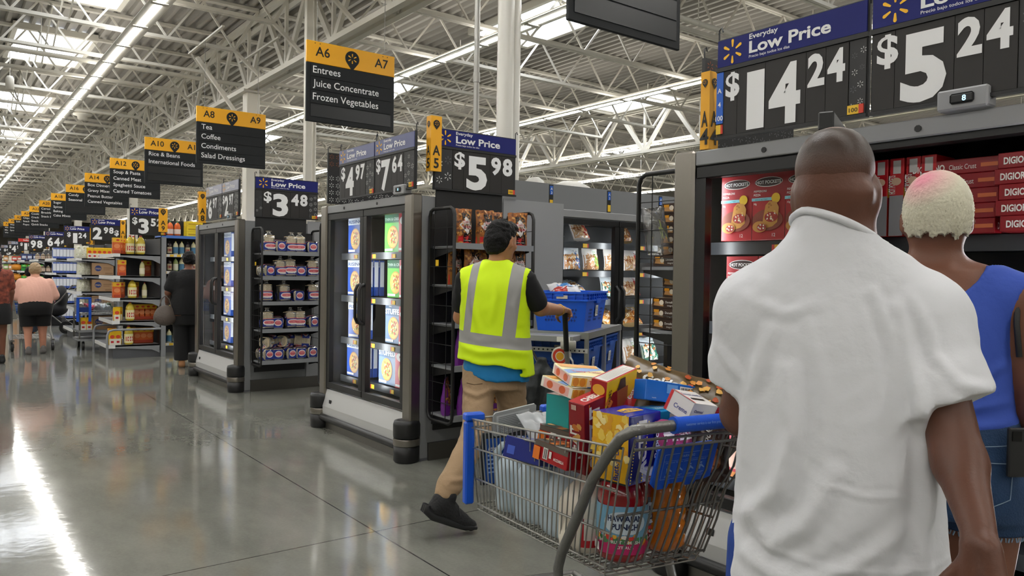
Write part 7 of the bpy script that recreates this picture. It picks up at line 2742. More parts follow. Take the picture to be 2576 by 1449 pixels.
    a = carton('creme_pie_box', 0.115, 0.09, 0.062, W2, {'F': [('r', 0, 0, 1, 1, ink('#efece8')), ('t', 'Oatmeal', 0.3, 0.55, 0.2, ink('#2a3a8c'), 0.01), ('t', 'Creme Pies', 0.36, 0.25, 0.2, ink('#2a3a8c'), 0.01), ('r', 0.62, 0.4, 0.92, 0.55, PBLK)], 'T': [('r', 0, 0, 1, 1, ink('#efece8')), ('t', 'Oatmeal Creme Pies', 0.52, 0.62, 0.2, ink('#2a3a8c'), 0.01, 'C', 1.05), ('r', 0.2, 0.3, 0.75, 0.42, PBLK), ('r', 0, 0, 0.05, 1, ink('#d6323a'))], 'L': [('r', 0, 0, 1, 1, ink('#efece8')), ('r', 0, 0, 0.12, 1, ink('#d6323a')), ('t', 'Creme', 0.6, 0.35, 0.3, ink('#2a3a8c'), 0.01)], 'R': [('r', 0, 0, 1, 1, ink('#7a1a24')), ('t', 'Snack', 0.5, 0.3, 0.4, W2, 0.02)]})
    place(a, 0.305, 0.15, 0.968, 0.25, 'white creme pie box with a red edge, resting against the blue handle', 'snack box', rot=(0.35, 0.18, 0.25))
    brown = ink('#5d4a2c', 0.28)
    bag = pouch('cereal_bag', 0.24, 0.34, 0.10, brown, [('r', 0.10, 0.74, 0.60, 0.90, ink('#b3202a', 0.28), 4), ('t', 'Cereal', 0.35, 0.79, 0.06, W2, 0.01), ('t', 'Golden', 0.58, 0.56, 0.105, W2, 0.04, 'C', 0.42, -90), ('t', 'Puffs', 0.40, 0.56, 0.105, W2, 0.04, 'C', 0.36, -90), ('t', '32', 0.44, 0.27, 0.10, W2, 0.03, 'C', None, -90), ('m', 0.1, 0.05, 0.9, 0.40, 30, 0.035, [ink('#d9903c'), ink('#c0562a'), ink('#e8b45a')], 9), ('m', 0.6, 0.5, 0.95, 0.9, 8, 0.03, [ink('#d9903c'), ink('#e8b45a')], 4)], 31, crumple=0.012)
    bag.location = cw(0.45, 0.22, 0.985)
    bag.rotation_euler = (math.radians(38), 0, CR + 1.05)
    bag.rotation_mode = 'QUATERNION'
    up = (Vector(cw(0.27, 0.46, 1.02)) - Vector(cw(0.50, 0.20, 0.93))).normalized()
    nrm = Vector((-0.45, -0.62, 0.62))
    yv = -(nrm - up * nrm.dot(up)).normalized()
    xv = yv.cross(up)
    bag.rotation_quaternion = Matrix((xv, yv, up)).transposed().to_quaternion()
    bag.location = Vector(cw(0.49, 0.22, 0.945))
    tag(bag, 'brown cereal bag with white lettering lying over the back of the heap', 'cereal bag')
    ck = pouch('cookie_bag', 0.17, 0.22, 0.07, ink('#3a2218', 0.28), [('t', 'Cookies', 0.5, 0.62, 0.13, W2, 0.02, 'C', None, 60), ('e', 0.45, 0.3, 0.25, 0.18, ink('#9a5a2c', 0.4)), ('r', 0, 0.85, 1, 1, ink('#8c1626', 0.28), 4)], 52, crumple=0.012)
    place(ck, 0.375, 0.15, 0.77, -0.2, 'brown cookie bag behind the gate right of the blue flap', 'cookie bag', rot=(-0.15, 0.1, -0.2))
    pk = pouch('pink_snack_bag', 0.14, 0.14, 0.06, ink('#b53a7a', 0.28), [('r', 0.1, 0.55, 0.9, 0.85, ink('#efe6ea', 0.28), 4), ('t', 'berry', 0.5, 0.62, 0.16, ink('#7a1f5a'), 0.02)], 53, crumple=0.012)
    place(pk, 0.255, 0.12, 0.83, 0.1, 'pink snack bag peeking above the blue flap', 'snack bag', rot=(-0.2, 0, 0.1))
    wb = pouch('grey_bag', 0.16, 0.18, 0.07, ink('#a9acae', 0.3), [('t', 'BIRDS', 0.5, 0.3, 0.13, ink('#2a3a6c'), 0.02)], 54, crumple=0.016)
    place(wb, 0.235, 0.80, 0.74, 0.2, 'crumpled grey bag lying between the notice plate and the teal box', 'plastic bag', rot=(-0.9, 0, 0.2))


groceries()

# ------------------------------------------------------------------ tote cart pushed by the worker
UR = math.atan2(-0.848, 0.539)


def uw(x, y, z, o=(3.53, 3.81)):
    return (o[0] + 0.539 * x + 0.848 * y, o[1] - 0.848 * x + 0.539 * y, z)


def tote(name='tote', w=0.385, d=0.55, h=0.268, m=None):
    """Blue plastic tote; its corner nearest the camera is at (w/2, -d/2)."""
    m = m or TOTEBLUE
    t = thing(name, None, None)
    b = MB()
    tp = 0.028
    outer = [(-w / 2 + tp, -d / 2 + tp), (w / 2 - tp, -d / 2 + tp), (w / 2 - tp, d / 2 - tp), (-w / 2 + tp, d / 2 - tp)]
    top = [(-w / 2, -d / 2), (w / 2, -d / 2), (w / 2, d / 2), (-w / 2, d / 2)]
    th = 0.006
    for i in range(4):
        j = (i + 1) % 4
        b.poly([(*outer[i], 0), (*outer[j], 0), (*top[j], h - 0.055), (*top[i], h - 0.055)], m)
        ii = [(p[0] * 0.96, p[1] * 0.97) for p in (outer[i], outer[j])]
        it = [(p[0] * 0.96, p[1] * 0.97) for p in (top[i], top[j])]
        b.poly([(*ii[1], 0.006), (*ii[0], 0.006), (*it[0], h), (*it[1], h)], m)
    b.poly([(*p, 0.0) for p in outer[::-1]], m)
    b.poly([(p[0] * 0.96, p[1] * 0.97, 0.006) for p in outer], m)
    b.build('tub', t)
    b = MB()
    e = 0.012
    for z0, z1, q in ((h - 0.060, h - 0.050, e), (h - 0.010, h + 0.004, e), (h - 0.034, h - 0.028, e * 0.6)):
        b.bx(-w / 2 - q, w / 2 + q, -d / 2 - q, -d / 2 + 0.006, z0, z1, m)
        b.bx(-w / 2 - q, w / 2 + q, d / 2 - 0.006, d / 2 + q, z0, z1, m)
        b.bx(-w / 2 - q, -w / 2 + 0.006, -d / 2, d / 2, z0, z1, m)
        b.bx(w / 2 - 0.006, w / 2 + q, -d / 2, d / 2, z0, z1, m)
    b.bx(-w / 2, w / 2, -d / 2, -d / 2 + 0.003, h - 0.06, h, m)
    b.bx(w / 2 - 0.003, w / 2, -d / 2, d / 2, h - 0.06, h, m)
    b.bx(-w / 2, -w / 2 + 0.003, -d / 2, d / 2, h - 0.06, h, m)
    b.bx(-w / 2, w / 2, d / 2 - 0.003, d / 2, h - 0.06, h, m)
    for i in range(7):
        x = -w / 2 + w * (i + 0.5) / 7
        b.bx(x - 0.002, x + 0.002, -d / 2 - e, -d / 2, h - 0.055, h - 0.005, m)
    for i in range(9):
        y = -d / 2 + d * (i + 0.5) / 9
        b.bx(w / 2, w / 2 + e, y - 0.002, y + 0.002, h - 0.055, h - 0.005, m)
    b.bx(w / 2, w / 2 + 0.016, -0.06, 0.06, h - 0.075, h - 0.045, m)
    b.bx(-0.03, 0.03, -d / 2 - 0.016, -d / 2, h - 0.03, h - 0.012, m)
    b.build('rim', t)
    # diamond lattice windows in the walls
    b = MB()
    lat = mat('tote_lattice_dark', '#0b2f86', 0.5)
    for side in range(2):
        L = (w if side == 0 else d) * 0.74
        for k in range(3 if side else 2):
            c = (k - (1 if side else 0.5)) * L * (0.36 if side else 0.5)
            for r_ in range(4):
                for q in range(4):
                    u, z = c + (q - 1.5) * 0.021 + (r_ % 2) * 0.0105, 0.075 + r_ * 0.024
                    sl = tp * (1 - z / (h - 0.055))
                    dd = [(u, z - 0.010), (u + 0.0085, z), (u, z + 0.010), (u - 0.0085, z)]
                    if side == 0:
                        b.poly([(a, -d / 2 + sl - 0.0015, q2) for a, q2 in dd], lat)
                    else:
                        b.poly([(w / 2 - sl + 0.0015, a, q2) for a, q2 in dd], lat)
    b.build('lattice', t)
    b = MB()
    b.poly([(w / 2 - 0.004, -0.035, 0.10), (w / 2 - 0.004, 0.035, 0.10), (w / 2 + 0.002, 0.035, 0.175), (w / 2 + 0.002, -0.035, 0.175)], WHT)
    for i in range(5):
        zz = 0.115 + 0.011 * i
        b.poly([(w / 2 + 0.001, -0.025, zz), (w / 2 + 0.001, 0.02, zz), (w / 2 + 0.002, 0.02, zz + 0.004), (w / 2 + 0.002, -0.025, zz + 0.004)], PBLK)
    b.poly([(-0.02, -d / 2 - 0.0135, h - 0.045), (0.06, -d / 2 - 0.0135, h - 0.045), (0.06, -d / 2 - 0.0135, h - 0.022), (-0.02, -d / 2 - 0.0135, h - 0.022)], ink('#d9cfc0'))
    b.build('sticker', t)
    return t


def tote_cart():
    t = thing('stock_cart', 'aluminium order picking cart carrying blue totes beside the worker', 'cart', (3.53, 3.81, 0), UR)
    al = mat('aluminium', '#b2b3b3', 0.35, 0.8)
    w, d = 0.46, 0.98
    for x in (-w, -0.012):
        for y in (0.0, d / 2, d):
            b = MB()
            b.bx(x - 0.014, x + 0.014, y - 0.014, y + 0.014, 0.13, 0.995, al, 0.002)
            b.build('post', t)
    for z in (0.98, 0.62, 0.20):
        b = MB()
        b.bx(-w - 0.014, 0.004, -0.014, d + 0.014, z, z + 0.012, mat('grey_deck', '#9a9b9c', 0.5))
        b.bx(-0.012, 0.006, -0.016, d + 0.016, z - 0.030, z + 0.014, al)
        b.bx(-w - 0.016, 0.006, -0.018, -0.002, z - 0.030, z + 0.014, al)
        b.build('shelf', t)
    b = MB()
    pts = [(-0.035, -0.455, 1.175), (-0.035, -0.43, 1.05), (-0.035, -0.40, 0.905)]
    b.tube(pts, 0.0165, RUBBER, 12)
    b.build('grip', t)
    b = MB()
    b.tube([(-0.035, -0.40, 0.905), (-0.035, -0.385, 0.85), (-0.035, -0.35, 0.80), (-0.035, -0.28, 0.775), (-0.035, -0.02, 0.775)], 0.0145, CHROME, 12)
    b.build('handle_bar', t)
    b = MB()
    b.bx(-w - 0.01, -0.05, -0.20, -0.02, 0.94, 0.98, mat('grey_deck', '#9a9b9c', 0.5), 0.003)
    b.bx(-0.16, -0.07, -0.205, -0.199, 0.943, 0.975, WHT)
    b.build('tray', t)
    b = MB()
    b.bx(-w, 0.0, -0.02, -0.012, 0.855, 0.885, WHT)
    for i in range(14):
        b.tube([(-w + 0.02 + i * 0.032, -0.024, 0.87), (-w + 0.02 + i * 0.032, -0.02, 0.87)], 0.006, PBLK, 6)
    b.build('punched_strip', t)
    b = MB()
    b.bar((-0.42, -0.02, 0.90), (-0.26, -0.12, 0.70), 0.02, 0.006, al)
    b.build('brace', t)
    for x in (-w + 0.03, -0.04):
        for y in (0.05, d - 0.05):
            b = MB()
            b.tube([(x - 0.015, y, 0.062), (x + 0.015, y, 0.062)], 0.062, RUBBER, 16)
            b.tube([(x, y, 0.06), (x, y, 0.14)], 0.012, al, 6)
            b.build('wheel', t)
    b = MB()
    b.bx(-0.40, -0.27, -0.10, -0.022, 0.60, 0.685, mat('beige_device', '#b9b5ab', 0.5), 0.004)
    b.bx(-0.38, -0.30, -0.103, -0.1, 0.62, 0.66, WHT)
    b.build('label_printer', t)

    top = tote()
    top.location = uw(-0.215, 0.305, 0.994)
    top.rotation_euler = (0, 0, UR)
    tag(top, 'blue tote on the top shelf of the stock cart, under the outstretched arm', 'tote')
    lo = tote(m=TOTEDK, w=0.40, d=0.42, h=0.295)
    tag(lo, 'faded blue tote on the lower shelf, left of the aluminium post', 'tote', 'totes on the lower shelf')
    lo.location = uw(-0.225, 0.245, 0.634)
    lo.rotation_euler = (0, 0, UR)
    l2 = dup(lo, uw(-0.225, 0.735, 0.634), UR, label='faded blue tote on the lower shelf, farther from the worker')
    p = pouch('grocery_bag', 0.24, 0.20, 0.10, ink('#d9dadd', 0.3), [('r', 0.2, 0.3, 0.8, 0.7, ink('#3f7fc0', 0.3), 5), ('r', 0.0, 0.0, 0.5, 0.3, ink('#c0392e', 0.3), 4)], 61, crumple=0.02)
    p.location = uw(-0.24, 0.30, 1.225)
    p.rotation_euler = (-1.15, 0, UR + 0.5)
    tag(p, 'white and blue bag poking out of the top tote', 'plastic bag')
    # tape reel and roll of labels hanging by the handle
    r = thing('tape_roll', 'red and white roll of tape hanging behind the black cart grip', 'tape roll', uw(-0.13, -0.19, 0.85), UR)
    b = MB()
    b.lathe([(0.02, -0.028), (0.060, -0.03), (0.062, -0.02), (0.062, 0.02), (0.060, 0.03), (0.02, 0.028)], (0, 0, 0), ink('#d9d4cc'), 24)
    b.xf(Matrix.Rotation(PI / 2, 4, 'X'))
    b.build('reel', r)
    b = MB()
    for k, (r0, c) in enumerate(((0.055, '#e6e1da'), (0.050, '#d8412c'), (0.032, '#e6e1da'), (0.026, '#e8a72a'))):
        b.add([(0, -0.0312 - k * 0.0006, 0)] + [(r0 * math.cos(2 * PI * i / 24), -0.0312 - k * 0.0006, r0 * math.sin(2 * PI * i / 24)) for i in range(24)], [(0, i + 1, (i + 1) % 24 + 1) for i in range(24)], ink(c))
    b.build('printed_disc', r)
    b = MB()
    q = [Vector((0.05, 0, 0.01)), Vector((0.075, 0, -0.03)), Vector((0.085, 0, -0.09)), Vector((0.08, 0, -0.13))]
    for i in range(3):
        b.add([tuple(q[i] + Vector((0, e, 0))) for e in (-0.018, 0.018)] + [tuple(q[i + 1] + Vector((0, e, 0))) for e in (0.018, -0.018)], [(0, 1, 2, 3)], ink('#dcdcda'))
        b.add([tuple(q[i] + Vector((0.002, e, 0))) for e in (-0.018, 0.018)] + [tuple(q[i + 1] + Vector((0.002, e, 0))) for e in (0.018, -0.018)], [(3, 2, 1, 0)], ink('#dcdcda'))
    b.build('loose_tape', r)
    r = thing('label_spool', 'small grey spool standing above the red tape roll', 'spool', uw(-0.085, -0.19, 0.895), UR)
    b = MB()
    b.lathe([(0.045, 0), (0.052, 0.004), (0.052, 0.05), (0.045, 0.056), (0.02, 0.057)], (0, 0, 0), mat('spool_grey', '#b5b2a8', 0.5), 20)
    b.build('reel', r)
    # dark grey insulated bags draped over the lower rail
    F = Field((-0.30, -0.12, 0.0), (0.26, 0.10, 0.62), 0.010)
    F.loft([(0.02, 0, 0, 0.20, 0.035), (0.20, 0, 0, 0.19, 0.045), (0.40, -0.02, 0, 0.14, 0.045), (0.52, -0.02, 0, 0.08, 0.03), (0.60, -0.02, 0, 0.03, 0.02)], 0.03)
    F.chain([(-0.05, -0.03, 0.50), (-0.12, -0.05, 0.32), (-0.10, -0.06, 0.12)], [0.03, 0.055, 0.05], 0.03)
    F.chain([(0.04, -0.03, 0.50), (0.10, -0.05, 0.35), (0.13, -0.05, 0.18)], [0.03, 0.045, 0.05], 0.03)
    o = F.mesh('grey_cloth_bag', mat('charcoal_cloth', '#3b3e40', 0.75, bump=(30, 0.3, 4)), None, 1, folds([((0, 2), [(-0.02, 0.52), (-0.05, 0.3), (-0.03, 0.1)], 0.016, 0.02, None), ((0, 2), [(0.05, 0.5), (0.03, 0.3), (0.08, 0.1)], 0.014, 0.02, None)], 0.006, 5))
    o.location = uw(-0.24, -0.205, 0.235)
    o.rotation_euler = (0, 0, UR)
    tag(o, 'charcoal cloth bag draped on the worker side of the stock cart', 'bag')


tote_cart()
# ------------------------------------------------------------------ shelf ends along the main aisle
def shelf_end(y0, label, zs=(0.20, 0.57, 0.92, 1.26, 1.60), guard=False, x0=2.22, x1=2.97, ln=1.2):
    t = thing('shelf_unit', label, 'shelf unit', (0, y0, 0), 0, 'shelf units at the aisle ends')
    b = MB()
    b.bx(x1 - 0.07, x1, 0.0, 0.06, 0, 1.88, SHELFG)
    b.build('upright', t)
    b = MB()
    b.bx(x1 - 0.07, x1, ln - 0.06, ln, 0, 1.88, SHELFG)
    b.build('upright', t)
    b = MB()
    b.bx(x1 - 0.09, x1 - 0.072, 0.0, ln, 0.1, 1.86, BLACKP)
    b.bx(x1 - 0.4, x1 - 0.07, ln - 0.02, ln, 0.1, 1.86, GREYD)
    b.build('back_panel', t)
    for k, z in enumerate(zs):
        b = MB()
        xf = x0 if k else x0 - 0.06
        b.bx(xf, x1 - 0.09, 0.0, ln, z - 0.022, z, SHELFG)
        b.bx(xf - 0.012, xf, -0.004, ln, z - 0.05, z + 0.004, TAGW)
        b.bx(xf - 0.004, xf + 0.09, -0.006, 0.0, z - 0.045, z + 0.006, TAGW)
        for yy in (0.0, ln - 0.012):
            b.prism([(xf, yy, z), (x1 - 0.09, yy, z), (x1 - 0.09, yy, z - 0.14), (x1 - 0.2, yy, z - 0.085), (xf + 0.12, yy, z - 0.045), (xf, yy, z - 0.04)], (0, 0.012, 0), SHELFG)
        b.build('shelf', t)
    b = MB()
    b.bx(x0, x1 - 0.07, 0.02, ln - 0.02, 0.0, zs[0] - 0.03, GREYD)
    b.build('base', t)
    if guard:
        for y in (-0.03, ln - 0.02):
            b = MB()
            b.tube([(x0 - 0.085, y, 0.0), (x0 - 0.085, y, 0.36), (x0 - 0.06, y, 0.42), (x0, y, 0.44), (x1 - 0.08, y, 0.44)], 0.018, SHELFG, 8)
            b.build('guard_rail', t)
    b = MB()
    for x in (2.52, 2.9):
        b.tube([(x, 0.03, 1.6), (x, 0.03, 1.93)], 0.006, BLACKP, 5)
    b.build('sign_stem', t)
    return t


shelf_end(13.0, 'grey shelf unit of oil bottles and orange packs under the 3.52 sign', guard=True)
shelf_end(16.75, 'grey shelf unit of brown cartons and yellow packs under the 2.98 sign', (0.2, 0.6, 0.92, 1.24, 1.56))
shelf_end(20.5, 'grey shelf unit of white and blue boxes under the 1.24 sign', (0.2, 0.55, 0.9, 1.25, 1.58))
shelf_end(24.2, 'grey shelf unit of jars under the 64 cent sign', (0.2, 0.55, 0.9, 1.25, 1.58))
shelf_end(28.0, 'grey shelf unit of green packs under the 98 cent sign', (0.2, 0.55, 0.9, 1.25, 1.58))
shelf_end(31.7, 'grey shelf unit under the red price sign', (0.2, 0.55, 0.9, 1.25, 1.58))

G = 'price signs on the far shelf units'
price_sign((2.44, 12.98, 1.90), 0, 'price sign reading 3.52 over the oil bottles', ('$', '3', '52', 0.06, 0.34), w=0.52, h=0.42, small=False, flakes=(0, 1), bright=False)
price_sign((2.46, 16.73, 1.91), 0, 'price sign reading 2.98 over the brown cartons', ('', '2', '98$', 0.05, 0.36), w=0.53, h=0.42, small=False, flakes=(0, 1), bright=False)
price_sign((2.46, 20.48, 1.93), 0, 'price sign reading 1.24 over the white and blue boxes', ('$', '1', '24', 0.12, 0.34), w=0.53, h=0.42, small=False, flakes=(0, 1), bright=False)
price_sign((2.46, 24.18, 1.93), 0, 'price sign reading 64 cents over the jars', ('', '64', '¢', 0.10, 0.30), w=0.53, h=0.42, small=False, flakes=(0, 0), bright=False)
price_sign((2.42, 27.98, 1.95), 0, 'price sign reading 98 cents over the green packs', ('', '98', '', 0.08, 0.32), w=0.53, h=0.42, small=False, flakes=(0, 0), bright=False)
price_sign((2.42, 31.68, 1.95), 0, 'price sign with a red header reading 1.88', ('$', '1', '88', 0.12, 0.34), w=0.53, h=0.42, header=ink('#d8392f'), head='Rollback', small=False, flakes=(0, 0), bright=False)
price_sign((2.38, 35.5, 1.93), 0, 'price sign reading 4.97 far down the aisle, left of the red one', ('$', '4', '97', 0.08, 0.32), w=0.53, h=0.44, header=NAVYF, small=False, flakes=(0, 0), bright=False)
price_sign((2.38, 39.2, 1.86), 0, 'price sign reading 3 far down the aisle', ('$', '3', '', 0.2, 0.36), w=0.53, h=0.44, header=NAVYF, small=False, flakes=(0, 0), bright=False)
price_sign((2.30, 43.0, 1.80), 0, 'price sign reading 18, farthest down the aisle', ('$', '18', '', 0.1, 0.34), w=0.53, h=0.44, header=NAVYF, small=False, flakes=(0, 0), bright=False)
for y, lab in ((35.5, 'far shelf unit left of the red price sign'), (39.2, 'farther shelf unit under the sign reading 3'), (43.0, 'farthest shelf unit under the sign reading 18')):
    shelf_end(y + 0.02, lab, (0.2, 0.55, 0.9, 1.25, 1.58))
aisle_marker(9, (2.845, 12.955, 1.96), 'yellow flat aisle marker reading A 9 in front of the 3.52 sign', flat=True, h=0.37)
aisle_marker(11, (2.97, 16.70, 1.93), 'yellow aisle marker reading A 11 right of the 2.98 sign', h=0.40)
aisle_marker(13, (2.99, 20.44, 1.93), 'yellow aisle marker edge right of the 1.24 sign', h=0.38)

OIL = mat('cooking_oil', '#d9bf3a', 0.15, spec=0.6, coat=0.4)


def oil_bottle():
    return bottle('oil_bottle', OIL, ink('#c8202a'), 0.29, 0.062, [('r', 0, 0, 1, 1, ink('#efe6b0'), 10), ('r', 0.3, 0.2, 0.8, 0.7, ink('#c8202a'), 4), ('t', '128', 0.55, 0.35, 0.3, WHT, 0.02)])


def small_bottle():
    return bottle('clear_oil_bottle', mat('pale_oil', '#cfc98f', 0.15, spec=0.6, coat=0.4), ink('#c8202a'), 0.24, 0.036, [('r', 0, 0.1, 1, 0.9, ink('#e3dcc0'), 10)])


def orange_pack():
    return carton('flour_pack', 0.115, 0.085, 0.245, ink('#d9662c', 0.35), {k: [('r', 0, 0.72, 1, 1, ink('#efb92a', 0.35)), ('e', 0.5, 0.48, 0.36, 0.14, ink('#e8905a')), ('r', 0.1, 0.05, 0.9, 0.22, ink('#b8452a')), ('e', 0.6, 0.85, 0.2, 0.06, ink('#d8402c'))] for k in 'FLRB'}, 0.012)


def yellow_pack():
    return carton('yellow_pack', 0.10, 0.07, 0.21, ink('#f0c11c', 0.35), {k: [('r', 0.1, 0.0, 0.9, 0.45, ink('#efe9dc')), ('e', 0.5, 0.6, 0.32, 0.13, ink('#e2502a')), ('r', 0.3, 0.15, 0.7, 0.3, ink('#c8202a'))] for k in 'FLRB'}, 0.012)


def pan_carton():
    w, d, h = 0.38, 0.30, 0.235
    its = [('e', 0.28, 0.55, 0.15, 0.24, ink('#2c3f78')), ('t', 'PAN', 0.28, 0.46, 0.20, ink('#b59a7c'), 0.03), ('r', 0.52, 0.55, 0.9, 0.63, ink('#8a6a4c')), ('r', 0.52, 0.42, 0.8, 0.47, ink('#8a6a4c')), ('r', 0.6, 0.08, 0.95, 0.2, ink('#8a6a4c'))]
    return carton('brown_carton', w, d, h, mat('kraft_board', '#a58463', 0.75), {'F': its, 'L': its, 'R': its}, 0.004)


def white_bundle():
    return pouch('wrapped_pack', 0.16, 0.24, 0.12, ink('#d9d8c4', 0.3), [('m', 0.1, 0.1, 0.9, 0.9, 14, 0.05, [ink('#b9c08a', 0.3), ink('#efeee6', 0.3)], 2)], 71, crumple=0.02)


def oils():
    Y = 13.0
    rows = [(1.60, [('orange', 2.27, 0.07), ('orange', 2.33, 0.20), ('oil', 2.47, 0.12), ('oil', 2.62, 0.12), ('orange', 2.4, 0.36), ('oil', 2.56, 0.34)]),
            (1.26, [('orange', 2.35, 0.10), ('small', 2.64, 0.10), ('orange', 2.78, 0.45)]),
            (0.92, [('orange', 2.28, 0.10), ('orange', 2.36, 0.24), ('oil', 2.50, 0.10), ('small', 2.68, 0.12), ('orange', 2.57, 0.30)]),
            (0.57, [('yellow', 2.28, 0.08), ('yellow', 2.33, 0.20), ('oil', 2.47, 0.10), ('orange', 2.585, 0.25), ('orange', 2.665, 0.25), ('orange', 2.745, 0.25), ('orange', 2.825, 0.25)]),
            (0.20, [('yellow', 2.22, 0.10), ('yellow', 2.30, 0.10), ('orange', 2.25, 0.26), ('oil', 2.45, 0.08), ('orange', 2.60, 0.25), ('orange', 2.69, 0.25), ('orange', 2.78, 0.25), ('orange', 2.55, 0.42)])]
    mk = {'orange': orange_pack, 'oil': oil_bottle, 'small': small_bottle, 'yellow': yellow_pack}
    nm = {'orange': ('orange and yellow pack', 'food pack'), 'oil': ('large yellow oil bottle', 'oil bottle'), 'small': ('slim pale oil bottle', 'oil bottle'), 'yellow': ('yellow pack', 'food pack')}
    sh = ['top', 'second', 'middle', 'fourth', 'bottom']
    for r, (z, its) in enumerate(rows):
        ct = {}
        for k, x, dy in its:
            ct[k] = ct.get(k, 0) + 1
            put('a9' + k, mk[k], (x, Y + dy, z + 0.002), 0.0, '%s, %s from left, %s shelf under the 3.52 sign' % (nm[k][0], ORD[ct[k] - 1], sh[r]), nm[k][1], 'packs and bottles under the 3.52 sign')


oils()


def cartons_a11():
    Y = 16.75
    for r, z in enumerate((1.24, 0.92, 0.60)):
        nmr = ('upper', 'middle', 'lower')[r]
        put('kraft', pan_carton, (2.68, Y + 0.17, z + 0.002), 0, 'brown blue-oval carton, near end of the %s shelf under the 2.98 sign' % nmr, 'carton', 'brown cartons with a blue oval')
        if r:
            put('kraft', pan_carton, (2.60, Y + 0.52, z + 0.002), 0, 'brown carton behind the near one, %s shelf under the 2.98 sign' % nmr, 'carton', 'brown cartons with a blue oval')
        for i, x in enumerate((2.31, 2.42)):
            put('bundle', white_bundle, (x, Y + 0.10 + 0.1 * i, z + 0.002), 0.5, 'pale plastic-wrapped pack, %s from left, %s carton shelf' % (ORD[i], nmr), 'wrapped pack', 'pale wrapped packs under the 2.98 sign')
    for i in range(6):
        put('a9yellow', yellow_pack, (2.45 + 0.085 * i, Y + 0.06, 1.562), 0, 'yellow pack, top shelf under the 2.98 sign, %s from left' % ORD[i], 'food pack', 'yellow packs under the 2.98 sign')
    for i, x in enumerate((2.27, 2.37)):
        put('bundle', white_bundle, (x, Y + 0.10, 1.562), 0.4, 'pale wrapped pack, top shelf left of the yellow packs, %s from left' % ORD[i], 'wrapped pack', 'pale wrapped packs under the 2.98 sign')


cartons_a11()


def far_rows():
    bw = lambda: carton('white_box', 0.062, 0.20, 0.25, ink('#dfe3ea', 0.4), {'F': [('r', 0, 0, 1, 0.2, ink('#3f58a8')), ('r', 0, 0.86, 1, 1, ink('#5a70b8'))], 'L': [('r', 0.1, 0.1, 0.9, 0.8, ink('#5f78c0'))]})
    sh = ['bottom', 'fourth', 'middle', 'second', 'top']
    for r, z in enumerate((0.20, 0.55, 0.90, 1.25, 1.58)):
        for i in range(9):
            put('whitebox', bw, (2.28 + 0.068 * i, 20.62, z + 0.002), 0, 'white and blue box, %s from left, %s shelf under the 1.24 sign' % (ORD[i], sh[r]), 'food box', 'white and blue boxes under the 1.24 sign')
    jar = lambda: bottle('jar', ink('#7a6a58', 0.2), ink('#d9d6cf'), 0.17, 0.055, [('r', 0, 0, 1, 1, ink('#c9b9a4'), 10), ('r', 0.2, 0.3, 0.8, 0.6, ink('#8a3a2a'), 4)])
    for r, z in enumerate((0.20, 0.55, 0.90, 1.25, 1.58)):
        for i in range(5):
            put('jar', jar, (2.30 + 0.125 * i, 24.3, z + 0.002), 0, 'pale-lidded jar, %s from left, %s shelf under the 64 cent sign' % (ORD[i], sh[r]), 'jar', 'jars under the 64 cent sign')
    gp = lambda: carton('green_pack', 0.13, 0.14, 0.20, ink('#2f9a3a', 0.35), {'F': [('r', 0, 0.4, 1, 0.65, ink('#1c5f28')), ('r', 0.2, 0.7, 0.8, 0.9, ink('#8fd06a'))]}, 0.01)
    for r, z in enumerate((0.55, 0.90, 1.25)):
        for i in range(4):
            put('green', gp, (2.30 + 0.15 * i, 28.1, z + 0.002), 0, 'green pack, %s from left, %s shelf under the 98 cent sign' % (ORD[i], sh[r + 1]), 'food pack', 'green packs under the 98 cent sign')
    for i in range(4):
        put('navybox', lambda: carton('navy_box', 0.13, 0.14, 0.20, ink('#2c3c6c', 0.4), {'F': [('r', 0.1, 0.3, 0.9, 0.7, ink('#c9cfdf'))]}), (2.30 + 0.15 * i, 28.1, 1.582), 0, 'navy box, %s from left, top shelf under the 98 cent sign' % ORD[i], 'food box', 'navy boxes under the 98 cent sign')

    def pump():
        b = MB()
        b.lathe([(0.02, 0.0), (0.12, 0.02), (0.155, 0.10), (0.145, 0.18), (0.07, 0.23), (0.015, 0.225)], (0, 0, 0), ink('#e0922c', 0.45), 18)
        o = b.build('pumpkin')
        c = MB()
        c.tube([(0, 0, 0.22), (0.01, 0, 0.27)], 0.018, ink('#6a5a2c'), 6)
        c.build('stem', o)
        return o
    for r, z in enumerate((0.55, 0.90, 1.25)):
        for i in range(2):
            put('pump', pump, (2.39 + 0.325 * i, 31.88, z + 0.002), 0, 'orange pumpkin, %s from left, %s shelf under the red sign' % (ORD[i], sh[r + 1]), 'pumpkin', 'pumpkins under the red price sign')
    for i in range(4):
        put('redbox', lambda: carton('red_box', 0.14, 0.14, 0.16, ink('#c8382c', 0.4), {'F': [('r', 0.1, 0.3, 0.9, 0.7, ink('#efe6da'))]}), (2.32 + 0.16 * i, 31.8, 1.582), 0, 'red box, %s from left, top shelf under the red sign' % ORD[i], 'food box', 'red boxes under the red price sign')
    for k, y in enumerate((35.6, 39.3, 43.1)):
        for r, z in enumerate((0.55, 0.9, 1.25, 1.58)):
            for i in range(4):
                put('mix%d' % ((i + r + k) % 3), lambda: carton('food_box', 0.14, 0.14, 0.22, ink(['#c98a4a', '#d9cfb4', '#7a9a4a'][(i + r + k) % 3], 0.4), {'F': [('r', 0.1, 0.3, 0.9, 0.7, ink('#efe6da'))]}), (2.32 + 0.16 * i, y, z + 0.002), 0,
                    'box on the %s shelf of the %s far shelf unit, %s from left' % (sh[r + 1], ('nearest', 'middle', 'last')[k], ORD[i]), 'food box', 'boxes on the far shelf units')


far_rows()


